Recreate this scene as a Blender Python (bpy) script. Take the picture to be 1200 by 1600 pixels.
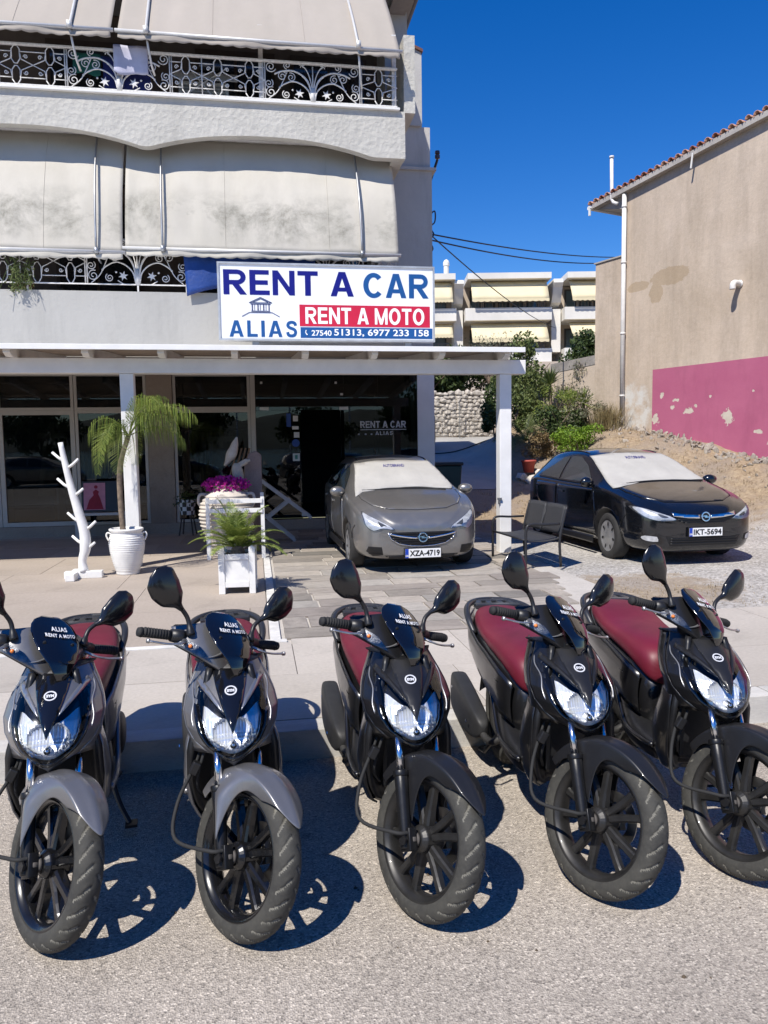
import bpy, bmesh, math, random
from mathutils import Vector as V, Matrix as MX, noise as NZ
from mathutils.bvhtree import BVHTree
from mathutils.geometry import delaunay_2d_cdt as CDT
for o in list(bpy.data.objects): bpy.data.objects.remove(o)
RD = math.radians
PI = math.pi
rnd = random.Random(11)
sc = bpy.context.scene
COL = sc.collection

# ------------------------------------------------------------------ camera, sky, sun, exposure
yaw, pitch, roll = RD(9.5), RD(-4.9), RD(0.8)
f0 = V((math.sin(yaw), math.cos(yaw), 0)); r0 = V((math.cos(yaw), -math.sin(yaw), 0)); u0 = V((0, 0, 1))
fw = f0*math.cos(pitch) + u0*math.sin(pitch); up = u0*math.cos(pitch) - f0*math.sin(pitch)
rr = r0*math.cos(roll) - up*math.sin(roll); uu = up*math.cos(roll) + r0*math.sin(roll)
cam = bpy.data.cameras.new('camera'); camo = bpy.data.objects.new('camera', cam); COL.objects.link(camo)
cam.sensor_fit = 'VERTICAL'; cam.sensor_height = 36; cam.lens = 27
cam.clip_start = 0.05; cam.clip_end = 6000
camo.matrix_world = MX(((rr.x, uu.x, -fw.x, 0), (rr.y, uu.y, -fw.y, 0), (rr.z, uu.z, -fw.z, 1.6), (0, 0, 0, 1)))
sc.camera = camo
SUN_AZ, SUN_EL = RD(41), RD(52)
world = bpy.data.worlds.new('World'); sc.world = world; world.use_nodes = True
wn = world.node_tree.nodes; wl = world.node_tree.links
sky = wn.new('ShaderNodeTexSky'); sky.sky_type = 'NISHITA'; sky.sun_disc = False
sky.sun_elevation = SUN_EL; sky.sun_rotation = PI + SUN_AZ
sky.altitude = 0; sky.air_density = 1.0; sky.dust_density = 0.0; sky.ozone_density = 5.0
hs = wn.new('ShaderNodeHueSaturation'); hs.inputs['Hue'].default_value = 0.514; hs.inputs['Saturation'].default_value = 1.36; hs.inputs['Value'].default_value = 1.0
wl.new(sky.outputs[0], hs.inputs['Color']); wl.new(hs.outputs[0], wn['Background'].inputs[0])
wn['Background'].inputs[1].default_value = 0.104
sun = bpy.data.lights.new('sun', 'SUN'); sun.energy = 4.4; sun.angle = RD(0.5); sun.color = (1.0, 0.95, 0.87)
suno = bpy.data.objects.new('sun', sun); COL.objects.link(suno)
sdir = V((math.sin(SUN_AZ)*math.cos(SUN_EL), math.cos(SUN_AZ)*math.cos(SUN_EL), -math.sin(SUN_EL)))
suno.rotation_euler = sdir.to_track_quat('-Z', 'Y').to_euler()
sc.view_settings.view_transform = 'Standard'; sc.view_settings.look = 'None'
sc.view_settings.exposure = 0.45; sc.view_settings.gamma = 1.0; sc.view_settings.use_curve_mapping = False
sc.cycles.max_bounces = 8; sc.cycles.transparent_max_bounces = 12
sc.cycles.caustics_reflective = False; sc.cycles.caustics_refractive = False

# ------------------------------------------------------------------ materials
MATS = {}
class NT:
    def __init__(s, name):
        s.m = bpy.data.materials.new(name); s.m.use_nodes = True
        s.n = s.m.node_tree.nodes; s.l = s.m.node_tree.links
        s.b = s.n['Principled BSDF']; s.out = s.n['Material Output']; s._c = None
    def co(s):
        if s._c is None: s._c = s.n.new('ShaderNodeTexCoord').outputs['Object']
        return s._c
    def set(s, sock, val):
        i = s.b.inputs[sock] if isinstance(sock, str) else sock
        if hasattr(val, 'is_output'): s.l.new(val, i)
        elif hasattr(i.default_value, '__len__') and not hasattr(val, '__len__'): i.default_value = (val, val, val, 1)[:len(i.default_value)]
        elif hasattr(val, '__len__') and len(val) == 3 and len(i.default_value) == 4: i.default_value = (*val, 1)
        else: i.default_value = val
    def noise(s, scale, detail=4, rough=.55, vec=None, stretch=None, dist=0):
        t = s.n.new('ShaderNodeTexNoise'); t.inputs['Scale'].default_value = scale; t.inputs['Detail'].default_value = detail
        t.inputs['Roughness'].default_value = rough; t.inputs['Distortion'].default_value = dist
        s.l.new(s.map(stretch, vec) if stretch else (vec or s.co()), t.inputs['Vector']); return t.outputs['Fac']
    def map(s, scale, vec=None, loc=(0, 0, 0), rot=(0, 0, 0)):
        m = s.n.new('ShaderNodeMapping'); s.l.new(vec or s.co(), m.inputs['Vector'])
        m.inputs['Scale'].default_value = scale; m.inputs['Location'].default_value = loc; m.inputs['Rotation'].default_value = rot; return m.outputs[0]
    def vor(s, scale, feat='F1', vec=None, out='Distance'):
        t = s.n.new('ShaderNodeTexVoronoi'); t.feature = feat; t.inputs['Scale'].default_value = scale
        s.l.new(vec or s.co(), t.inputs['Vector']); return t.outputs[out]
    def ramp(s, fac, stops):
        t = s.n.new('ShaderNodeValToRGB'); s.l.new(fac, t.inputs[0]); e = t.color_ramp.elements
        while len(e) < len(stops): e.new(0.5)
        for i, (p, c) in enumerate(stops):
            e[i].position = p; e[i].color = (c, c, c, 1) if not hasattr(c, '__len__') else (*c, 1)
        return t.outputs[0]
    def mix(s, fac, a, b, mode='MIX'):
        t = s.n.new('ShaderNodeMix'); t.data_type = 'RGBA'; t.blend_type = mode
        s.set(t.inputs[0], fac); s.set(t.inputs[6], a); s.set(t.inputs[7], b); return t.outputs[2]
    def math(s, op, a, b=0.0, c=None):
        t = s.n.new('ShaderNodeMath'); t.operation = op; s.set(t.inputs[0], a); s.set(t.inputs[1], b)
        if c is not None: s.set(t.inputs[2], c)
        return t.outputs[0]
    def bump(s, h, strength=.3, dist=.01, prev=None):
        t = s.n.new('ShaderNodeBump'); t.inputs['Strength'].default_value = strength; t.inputs['Distance'].default_value = dist
        s.l.new(h, t.inputs['Height'])
        if prev is not None: s.l.new(prev, t.inputs['Normal'])
        s.l.new(t.outputs[0], s.b.inputs['Normal']); return t.outputs[0]
    def sep(s, vec=None):
        t = s.n.new('ShaderNodeSeparateXYZ'); s.l.new(vec or s.co(), t.inputs[0]); return t.outputs
def mat(name, col, rough=.6, metal=0, var=.15, vs=5, bump=0, bs=60, coat=0, col2=None, spec=.5, bd=.004, sheen=0, rvar=.0, trans=0):
    if name in MATS: return MATS[name]
    t = NT(name)
    if var or col2:
        c2 = col2 or tuple(c*(1-var) for c in col)
        c1 = col if col2 else tuple(min(1, c*(1+var*.5)) for c in col)
        n = t.ramp(t.noise(vs, 6, .6), [(.32, 0), (.68, 1)])
        t.set('Base Color', t.mix(n, c1, c2))
        if rvar: t.set('Roughness', t.math('MULTIPLY_ADD', n, rvar, rough))
    else: t.set('Base Color', col)
    if not rvar: t.set('Roughness', rough)
    t.set('Metallic', metal); t.set('Coat Weight', coat); t.set('Coat Roughness', .04); t.set('Specular IOR Level', spec)
    if sheen: t.set('Sheen Weight', sheen)
    if trans: t.set('Subsurface Weight', 0)
    if bump: t.bump(t.noise(bs, 4, .6), bump, bd)
    MATS[name] = t.m; return t.m
def glassmat(name, tint=(1, 1, 1), fres=1.5, rough=0.0, dark=0.0, base=0.0):
    t = NT(name); n, l = t.n, t.l; n.remove(t.b)
    tr = n.new('ShaderNodeBsdfTransparent'); tr.inputs[0].default_value = (*tint, 1)
    gl = n.new('ShaderNodeBsdfGlossy'); gl.inputs['Roughness'].default_value = rough
    fr = n.new('ShaderNodeFresnel'); fr.inputs['IOR'].default_value = fres
    mx = n.new('ShaderNodeMixShader'); l.new(fr.outputs[0], mx.inputs[0]); l.new(tr.outputs[0], mx.inputs[1]); l.new(gl.outputs[0], mx.inputs[2])
    l.new(mx.outputs[0], t.out.inputs[0]); MATS[name] = t.m; return t.m

# ------------------------------------------------------------------ mesh helpers
class MB:
    def __init__(s): s.v = []; s.f = []; s.mi = []
    def add(s, vs, fs, mi=0):
        k = len(s.v); s.v += [tuple(v) for v in vs]; s.f += [[i+k for i in f] for f in fs]; s.mi += [mi]*len(fs); return s
    def box(s, c, d, rot=None, mi=0, taper=1.0):
        x, y, z = [q/2 for q in d]; t = taper
        vs = [V(p) for p in ((-x, -y, -z), (x, -y, -z), (x, y, -z), (-x, y, -z), (-x*t, -y*t, z), (x*t, -y*t, z), (x*t, y*t, z), (-x*t, y*t, z))]
        if rot is not None: vs = [rot @ v for v in vs]
        c = V(c)
        return s.add([v+c for v in vs], [(3, 2, 1, 0), (4, 5, 6, 7), (0, 1, 5, 4), (1, 2, 6, 5), (2, 3, 7, 6), (3, 0, 4, 7)], mi)
    def b2(s, lo, hi, mi=0):
        return s.box([(a+b)/2 for a, b in zip(lo, hi)], [b-a for a, b in zip(lo, hi)], None, mi)
    def bar(s, p, q, w, h, upv=(0, 0, 1), mi=0, w2=None, h2=None):
        p, q = V(p), V(q); d = (q-p).normalized(); a = d.cross(V(upv))
        if a.length < 1e-4: a = d.cross(V((1, 0, 0)))
        a.normalize(); b = a.cross(d); w2 = w2 or w; h2 = h2 or h
        vs = [p-a*w/2-b*h/2, p+a*w/2-b*h/2, p+a*w/2+b*h/2, p-a*w/2+b*h/2, q-a*w2/2-b*h2/2, q+a*w2/2-b*h2/2, q+a*w2/2+b*h2/2, q-a*w2/2+b*h2/2]
        return s.add(vs, [(3, 2, 1, 0), (4, 5, 6, 7), (0, 1, 5, 4), (1, 2, 6, 5), (2, 3, 7, 6), (3, 0, 4, 7)], mi)
    def tube(s, pts, r, n=8, caps=True, mi=0, flat=1.0):
        pts = [V(p) for p in pts]; N = len(pts); rs = r if hasattr(r, '__len__') else [r]*N
        a = None; vs = []
        for i, p in enumerate(pts):
            d = (pts[min(i+1, N-1)]-pts[max(i-1, 0)])
            if d.length < 1e-9: d = V((0, 0, 1))
            d.normalize()
            if a is None:
                a = d.cross(V((0, 0, 1)))
                if a.length < .05: a = d.cross(V((0, 1, 0)))
            else: a = a - d*a.dot(d)
            a.normalize(); b = d.cross(a)
            for k in range(n):
                t = 2*PI*k/n; vs.append(p + a*rs[i]*math.cos(t) + b*rs[i]*flat*math.sin(t))
        fs = [(i*n+k, i*n+(k+1) % n, (i+1)*n+(k+1) % n, (i+1)*n+k) for i in range(N-1) for k in range(n)]
        if caps: fs += [tuple(range(n-1, -1, -1)), tuple((N-1)*n+k for k in range(n))]
        return s.add(vs, fs, mi)
    def lathe(s, prof, n=24, mtx=None, mi=0, closed=False):
        vs = []
        for (r, z) in prof:
            for k in range(n):
                t = 2*PI*k/n; v = V((r*math.cos(t), r*math.sin(t), z)); vs.append(mtx @ v if mtx else v)
        m = len(prof); R = range(m if closed else m-1)
        fs = [(i*n+k, i*n+(k+1) % n, ((i+1) % m)*n+(k+1) % n, ((i+1) % m)*n+k) for i in R for k in range(n)]
        return s.add(vs, fs, mi)
    def grid(s, fn, nu, nv, cu=False, keep=None, mi=0):
        vs = [fn(i/(nu if cu else nu-1), j/(nv-1)) for j in range(nv) for i in range(nu)]
        fs = []
        for j in range(nv-1):
            for i in range(nu if cu else nu-1):
                if keep and not keep((i+.5)/(nu-1), (j+.5)/(nv-1)): continue
                fs.append((j*nu+i, j*nu+(i+1) % nu, (j+1)*nu+(i+1) % nu, (j+1)*nu+i))
        return s.add(vs, fs, mi)
    def prism(s, poly, fn, mi=0):
        """poly: 2-D points; fn(a,b,side) -> 3-D, side 0 or 1"""
        n = len(poly); vs = [fn(a, b, 0) for a, b in poly]+[fn(a, b, 1) for a, b in poly]
        return s.add(vs, [tuple(range(n-1, -1, -1)), tuple(range(n, 2*n))]+[(i, (i+1) % n, n+(i+1) % n, n+i) for i in range(n)], mi)
    def loft(s, secs, closed=True, caps=True, mi=0):
        n = len(secs[0]); vs = [p for sec in secs for p in sec]; m = len(secs)
        fs = [(i*n+k, i*n+(k+1) % n, (i+1)*n+(k+1) % n, (i+1)*n+k) for i in range(m-1) for k in range(n if closed else n-1)]
        if caps: fs += [tuple(range(n-1, -1, -1)), tuple((m-1)*n+k for k in range(n))]
        return s.add(vs, fs, mi)
    def xf(s, m, i0=0): s.v = s.v[:i0]+[tuple(m @ V(v)) for v in s.v[i0:]]; return s
    def mesh(s, name, mats, smooth=False):
        me = bpy.data.meshes.new(name); me.from_pydata(s.v, [], s.f)
        for m in (mats if isinstance(mats, (list, tuple)) else [mats]): me.materials.append(m)
        if any(s.mi): me.polygons.foreach_set('material_index', s.mi)
        if smooth: me.polygons.foreach_set('use_smooth', [True]*len(me.polygons))
        bm = bmesh.new(); bm.from_mesh(me); bmesh.ops.recalc_face_normals(bm, faces=bm.faces); bm.to_mesh(me); bm.free()
        me.update(); return me
    def build(s, name, mats, parent=None, smooth=False, bevel=0, sub=0, solid=0, off=-1, seg=2, loc=None, auto=None):
        o = bpy.data.objects.new(name, s.mesh(name, mats, smooth)); return fin(o, parent, bevel, sub, solid, off, seg, loc, auto)
def fin(o, parent=None, bevel=0, sub=0, solid=0, off=-1, seg=2, loc=None, auto=None):
    COL.objects.link(o)
    if parent is not None: o.parent = parent
    if loc is not None: o.location = loc
    if solid:
        m = o.modifiers.new('t', 'SOLIDIFY'); m.thickness = solid; m.offset = off
    if bevel:
        m = o.modifiers.new('b', 'BEVEL'); m.width = bevel; m.segments = seg; m.limit_method = 'ANGLE'; m.angle_limit = RD(38)
    if sub:
        m = o.modifiers.new('s', 'SUBSURF'); m.levels = sub; m.render_levels = sub
    return o
def obj(name, mesh, parent=None, loc=(0, 0, 0), rot=(0, 0, 0), scl=(1, 1, 1)):
    o = bpy.data.objects.new(name, mesh); COL.objects.link(o); o.location = loc; o.rotation_euler = rot; o.scale = scl
    if parent is not None: o.parent = parent
    return o
def tag(o, label=None, cat=None, group=None, kind=None):
    if label: o['label'] = label
    if cat: o['category'] = cat
    if group: o['group'] = group
    if kind: o['kind'] = kind
    return o
def thing(name, label, cat, loc=(0, 0, 0), rz=0, group=None):
    o = bpy.data.objects.new(name, None); COL.objects.link(o); o.location = loc; o.rotation_euler = (0, 0, rz)
    o.empty_display_size = .1
    return tag(o, label, cat, group)
def base(n): return n.rsplit('.', 1)[0] if n[-3:].isdigit() else n
def copy_tree(o, parent=None, loc=None, rz=None, label=None):
    c = o.copy(); c.name = base(o.name); COL.objects.link(c); c.parent = parent
    if loc is not None: c.location = loc
    if rz is not None: c.rotation_euler = (c.rotation_euler[0], c.rotation_euler[1], rz)
    if label: c['label'] = label
    for ch in KIDS(o): copy_tree(ch, c)
    return c
def KIDS(o): return [q for q in bpy.data.objects if q.parent == o]
def inpoly(x, y, P):
    c = False; n = len(P)
    for i in range(n):
        (x1, y1), (x2, y2) = P[i], P[(i+1) % n]
        if (y1 > y) != (y2 > y) and x < (x2-x1)*(y-y1)/(y2-y1)+x1: c = not c
    return c
def lerp(a, b, t): return a+(b-a)*t
def tab(T, x):
    """piecewise-linear table [(x, v...)] -> tuple"""
    if x <= T[0][0]: return T[0][1:]
    for a, b in zip(T, T[1:]):
        if x <= b[0]:
            t = (x-a[0])/(b[0]-a[0]); t2 = t
            return tuple(lerp(p, q, t2) for p, q in zip(a[1:], b[1:]))
    return T[-1][1:]
def crv(pts, n=6):
    """Catmull-Rom through 3-D points"""
    P = [V(p) for p in pts]; P = [P[0]*2-P[1]]+P+[P[-1]*2-P[-2]]; out = []
    for i in range(1, len(P)-2):
        for k in range(n):
            t = k/n; a, b, c, d = P[i-1:i+3]
            out.append(.5*((2*b)+(c-a)*t+(2*a-5*b+4*c-d)*t*t+(3*b-a-3*c+d)*t**3))
    out.append(P[-2]); return out
def patch(poly, step, fn):
    """fill a 2-D polygon with small triangles, map each point by fn(a,b) -> 3-D. returns MB"""
    B = []
    for (a, b), (c, d) in zip(poly, poly[1:]+poly[:1]):
        k = max(1, int(math.hypot(c-a, d-b)/step+.5))
        for i in range(k): B.append((lerp(a, c, i/k), lerp(b, d, i/k)))
    x0, x1 = min(p[0] for p in B), max(p[0] for p in B); y0, y1 = min(p[1] for p in B), max(p[1] for p in B); I = []
    for i in range(1, int((x1-x0)/step)+1):
        for j in range(1, int((y1-y0)/step)+1):
            p = (x0+i*step, y0+j*step)
            if inpoly(p[0], p[1], poly) and min((p[0]-q[0])**2+(p[1]-q[1])**2 for q in B) > (.45*step)**2: I.append(p)
    n = len(B); r_ = CDT([V((p[0], p[1])) for p in B+I], [(i, (i+1) % n) for i in range(n)], [list(range(n))], 1, 1e-7)
    mb = MB(); mb.add([fn(v.x, v.y) for v in r_[0]], [list(f) for f in r_[2]]); return mb
def smoothpoly(P, n=4):
    Q = crv([(a, b, 0) for a, b in P]+[(P[0][0], P[0][1], 0)], n); return [(q.x, q.y) for q in Q[:-1]]
def textmb(body, size, fn, bold=0.0, align='CENTER', sx=1.0, spacing=1.0, res=3):
    """letters as flat mesh, mapped by fn(x,y)->3-D"""
    c = bpy.data.curves.new('t', 'FONT'); c.body = body; c.size = size; c.align_x = align; c.offset = bold; c.resolution_u = res
    c.space_character = spacing; c.fill_mode = 'FRONT'
    o = bpy.data.objects.new('t', c); COL.objects.link(o); dg = bpy.context.evaluated_depsgraph_get()
    me = bpy.data.meshes.new_from_object(o.evaluated_get(dg))
    mb = MB(); mb.add([fn(v.co.x*sx, v.co.y) for v in me.vertices], [list(p.vertices) for p in me.polygons])
    bpy.data.objects.remove(o); bpy.data.curves.remove(c); bpy.data.meshes.remove(me); return mb
def evalmesh(o):
    dg = bpy.context.evaluated_depsgraph_get(); return bpy.data.meshes.new_from_object(o.evaluated_get(dg))
def ico(r=1, sub=2, jit=0.0, seed=0):
    bm = bmesh.new(); bmesh.ops.create_icosphere(bm, subdivisions=sub, radius=r); q = V((seed*3.1, seed*1.7, seed*.3))
    if jit:
        for v in bm.verts: v.co *= 1+jit*NZ.noise(v.co*(1.6/r)+q)
    mb = MB(); bm.verts.index_update(); mb.add([v.co[:] for v in bm.verts], [[v.index for v in f.verts] for f in bm.faces]); bm.free(); return mb

white_paint = mat('white_paint', (.78, .765, .725), .55, var=.06, vs=3, bump=.08, bs=30)
black_plastic = mat('black_plastic', (.012, .012, .013), .42, var=.3, vs=9, bump=.05, bs=300)
rubber = mat('rubber', (.02, .02, .02), .8, var=.3)
chrome = mat('chrome', (.75, .75, .76), .18, 1, var=.05)
dark_metal = mat('dark_metal', (.03, .03, .032), .4, .6, var=.3)
def paintmat(name, c, metal, rough, coat):
    t = NT(name); n = t.ramp(t.noise(900, 2), [(.3, 0), (.7, 1)])
    t.set('Base Color', t.mix(n, tuple(q*.8 for q in c), c)); d = t.ramp(t.noise(6, 6, .7), [(.45, 0), (.8, 1)])
    t.set('Roughness', t.math('MULTIPLY_ADD', d, .18, rough)); t.set('Metallic', metal); t.set('Coat Weight', coat); t.set('Coat Roughness', .06); return t.m
# ------------------------------------------------------------------ heavy sans letters for the sign
def rect(a, b, c, d): return [(a, b), (c, b), (c, d), (a, d)]
def arcstrip(cx, cy, ro, ri, a0, a1, n):
    q = []
    for i in range(n):
        t0, t1 = RD(lerp(a0, a1, i/n)), RD(lerp(a0, a1, (i+1)/n))
        q.append([(cx+ri[0]*math.cos(t0), cy+ri[1]*math.sin(t0)), (cx+ro[0]*math.cos(t0), cy+ro[1]*math.sin(t0)), (cx+ro[0]*math.cos(t1), cy+ro[1]*math.sin(t1)), (cx+ri[0]*math.cos(t1), cy+ri[1]*math.sin(t1))])
    return q
def strokestrip(pts, w, n=5):
    P = crv([(a, b, 0) for a, b in pts], n); L = []
    for k, p in enumerate(P):
        d = (P[min(k+1, len(P)-1)]-P[max(k-1, 0)]).normalized(); L.append((p.x-d.y*w/2, p.y+d.x*w/2, p.x+d.y*w/2, p.y-d.x*w/2))
    return [[(a[2], a[3]), (b[2], b[3]), (b[0], b[1]), (a[0], a[1])] for a, b in zip(L, L[1:])]
_A = [[(0, 0), (.215, 0), (.42, .74), (.42, 1), (.30, 1)], [(.84, 0), (.54, 1), (.42, 1), (.42, .74), (.625, 0)], [(.27, .2), (.57, .2), (.525, .36), (.315, .36)]]
GLY = {'R': (.80, [rect(0, 0, .205, 1), rect(.205, .82, .48, 1), rect(.205, .40, .48, .58)]+arcstrip(.48, .70, (.30, .30), (.12, .12), -90, 90, 10)+[[(.31, .40), (.54, .41), (.81, 0), (.57, 0)]]),
       'E': (.70, [rect(0, 0, .205, 1), rect(.205, .82, .68, 1), rect(.205, .41, .64, .59), rect(.205, 0, .70, .18)]), 'N': (.78, [rect(0, 0, .19, 1), rect(.59, 0, .78, 1), [(.19, 1), (.19, .66), (.59, 0), (.59, .34)]]),
       'T': (.72, [rect(0, .82, .72, 1), rect(.26, 0, .465, .82)]), 'A': (.84, _A), 'C': (.80, arcstrip(.42, .5, (.42, .52), (.21, .335), 42, 318, 26)), 'O': (.86, arcstrip(.43, .5, (.43, .52), (.22, .335), 0, 360, 32)),
       'M': (.94, [rect(0, 0, .18, 1), rect(.76, 0, .94, 1), [(.18, 1), (.18, .58), (.375, 0), (.47, 0), (.47, .30)], [(.76, 1), (.47, .30), (.47, 0), (.565, 0), (.76, .58)]]), 'L': (.62, [rect(0, 0, .205, 1), rect(.205, 0, .62, .18)]), 'I': (.21, [rect(0, 0, .21, 1)]),
       'S': (.68, strokestrip([(.585, .71), (.53, .86), (.36, .92), (.18, .87), (.115, .73), (.19, .60), (.36, .53), (.52, .45), (.575, .29), (.50, .13), (.33, .08), (.15, .13), (.09, .31)], .185)), ' ': (.24, [])}
def heavy(body, fn, xl, xr, z0, cap, gap=.105):
    w = sum(GLY[c][0] for c in body)+gap*(len(body)-1); k = (xr-xl)/w; x = 0; m = MB()
    for c in body:
        for q in GLY[c][1]: m.add([fn(xl+(x+a)*k, z0+b*cap) for a, b in q], [tuple(range(len(q)))])
        x += GLY[c][0]+gap
    return m
# ------------------------------------------------------------------ ground
def ss(a, b, x):
    t = min(1, max(0, (x-a)/(b-a))); return t*t*(3-2*t)
WC = V((9.591, 19.024, 0)); WD = V((.329, -.944, 0)).normalized(); WN = V((-.944, -.329, 0)).normalized()   # gable wall corner, direction, normal
def wall_base(s): return tab([(-8, 2.9), (-3, 2.35), (0, 2.05), (2.36, 1.62), (4.2, 1.16), (7, .75), (12, .3)], s)[0]
def terrain(x, y):
    b = .06+.135*max(0, y-13.5)*ss(12.5, 17, y)
    if y > 27: b = .06+.135*13.5+.02*(y-27)
    p = V((x, y, 0))-WC; s = p.dot(WD); d = p.dot(WN)
    wb = wall_base(s)+.06*NZ.noise(V((s*1.3, 0, 3)))
    k = (1-ss(.15, 3.3, d+.5*NZ.noise(V((x*.6, y*.6, 0)))))*ss(-6, -2.4, s)
    z = max(b, b+(wb-b)*k)
    n = .025*NZ.noise(V((x*1.7, y*1.7, 1)))+.012*NZ.noise(V((x*5, y*5, 7)))
    return z+n*(ss(11.5, 14, y)+k*2)
def asphalt():
    t = NT('asphalt'); 
    chips = t.vor(150, 'F1', None, 'Color'); cs = t.n.new('ShaderNodeSeparateColor'); t.l.new(chips, cs.inputs[0])
    c = t.ramp(cs.outputs[0], [(0, (.10, .095, .09)), (.15, (.23, .215, .20)), (.6, (.34, .32, .298)), (.88, (.43, .405, .375)), (1, (.62, .59, .55))])
    c2 = t.vor(270, 'F1', None, 'Color'); c2s = t.n.new('ShaderNodeSeparateColor'); t.l.new(c2, c2s.inputs[0])
    fine = t.ramp(c2s.outputs[1], [(0, (.18, .172, .165)), (.5, (.32, .305, .29)), (1, (.46, .44, .415))])
    c = t.mix(.32, c, fine)
    big = t.ramp(t.noise(.9, 5, .6), [(.3, .80), (.7, 1.1)]); c = t.mix(1, c, big, 'MULTIPLY')
    st = t.ramp(t.noise(2.6, 6, .7, dist=.5), [(.60, 1.0), (.72, .82)]); c = t.mix(1, c, st, 'MULTIPLY')
    crack = t.ramp(t.vor(.55, 'DISTANCE_TO_EDGE', t.mix(.12, t.co(), t.n.new('ShaderNodeTexNoise').outputs['Color'])), [(0, .45), (.006, 1)])
    sxyz = t.sep(); far = t.ramp(sxyz[1], [(0, 0), (1, 1)])
    # oil drips and pale patches under the scooters
    oil = t.ramp(t.noise(9, 3, .6), [(.66, 1), (.74, .62)]); c = t.mix(1, c, oil, 'MULTIPLY')
    c = t.mix(1, c, (1.27, 1.185, 1.07), 'MULTIPLY')
    t.set('Base Color', c); t.set('Roughness', .88); t.set('Specular IOR Level', .3)
    h = t.math('ADD', t.vor(150), t.math('MULTIPLY', t.noise(300, 3), .5)); t.bump(h, .6, .006); return t.m
ASPH = asphalt()
def roadz(y): return 0 if y < 2.3 else -.06*ss(2.3, 4.0, y)
ys = [-12, -6, -2, 0, 1, 2, 2.3, 2.6, 2.9, 3.2, 3.5, 3.8, 4.02]; xs = [-60, -20, -8, -4, -2, 0, 2, 4, 8, 20, 60]
m = MB(); m.add([(x, y, roadz(y)) for y in ys for x in xs], [(j*11+i, j*11+i+1, (j+1)*11+i+1, (j+1)*11+i) for j in range(len(ys)-1) for i in range(10)])
tag(m.build('road', ASPH), kind='structure')
# loose grit along the gutter and over the asphalt: tiny real chips
def grit(name, n, region, size, mt, zf, seed):
    r = random.Random(seed); m = MB()
    for _ in range(n):
        x, y = region(r); z = zf(x, y); s = size*r.uniform(.5, 1.4); a = r.uniform(0, 6.28)
        c, q = math.cos(a)*s, math.sin(a)*s
        m.add([(x+c, y+q, z), (x-q*.8, y+c*.8, z), (x-c*.7, y-q, z), (x+q, y-c*.6, z), (x+c*.1, y, z+s*.8)], [(0, 1, 4), (1, 2, 4), (2, 3, 4), (3, 0, 4)])
    return tag(m.build(name, mt), kind='stuff')
grit('grit', 3500, lambda r: (r.uniform(-3, 4), 3.97-abs(r.gauss(0, .35))), .006, mat('grit', (.36, .33, .29), .9, var=.5, vs=60), lambda x, y: roadz(y), 3)
grit('leaf_litter', 45, lambda r: (r.uniform(-1.6, 2.2), r.uniform(1.35, 3.2)), .008, mat('dry_leaf', (.11, .08, .05), .9, var=.5, vs=40), lambda x, y: roadz(y), 8)
# concrete helpers
def concrete(name, c1, c2, sc_=1.3, bump=.25, tint=.12):
    t = NT(name); n = t.ramp(t.noise(sc_, 7, .65), [(.3, 0), (.7, 1)]); f = t.ramp(t.noise(45, 4, .7), [(.3, 1-tint), (.7, 1+tint*.6)])
    st = t.ramp(t.noise(sc_*2.7, 6, .72, dist=.6), [(.55, 1), (.75, .80)])
    oi = t.n.new('ShaderNodeObjectInfo'); rv = t.ramp(oi.outputs['Random'], [(0, .88), (1, 1.08)])
    c = t.mix(1, t.mix(1, t.mix(n, c1, c2), f, 'MULTIPLY'), st, 'MULTIPLY'); c = t.mix(1, c, rv, 'MULTIPLY')
    t.set('Base Color', c); t.set('Roughness', .9); t.set('Specular IOR Level', .3); t.bump(t.noise(90, 5, .7), bump, .006); return t.m
KERB = concrete('kerb_concrete', (.58, .56, .52), (.45, .43, .40), 2.5, .5)
PAVE = concrete('pavement_concrete', (.49, .445, .39), (.42, .38, .33), .9, .22)
TERR = concrete('terrace_concrete', (.43, .365, .305), (.36, .305, .25), .8, .2)
JOINT = concrete('joint_mortar', (.52, .485, .44), (.43, .40, .36), 3, .4)
WLINE = mat('white_border', (.68, .66, .62), .8, var=.25, vs=7, bump=.2, bs=60)
# base bed under all paving
m = MB(); m.b2((-40, 4.10, -.3), (3.6, 14.25, .082)); tag(m.build('paving_bed', JOINT), kind='structure')
m = MB(); m.b2((3.6, 4.10, -.3), (40, 6.25, .082)); tag(m.build('pavement_bed', JOINT), kind='structure')
# kerb
kerb = thing('kerb', None, None); tag(kerb, kind='structure')
x = -14.0; r = random.Random(5)
kme = None
while x < 14:
    L = 1.0
    if kme is None:
        mm = MB(); mm.box((0, 0, 0), (1, 1, 1)); kme = mm.mesh('kerb_stone', KERB)
    o = obj('kerb_stone', kme, kerb, (x+L/2, 4.075+r.uniform(-.004, .004), -.02+r.uniform(-.003, .003)), (0, 0, r.uniform(-.004, .004)), (L-.008, .17, .245)); fin_b = o.modifiers.new('b', 'BEVEL'); fin_b.width = .018; fin_b.segments = 3
    x += L
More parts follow.
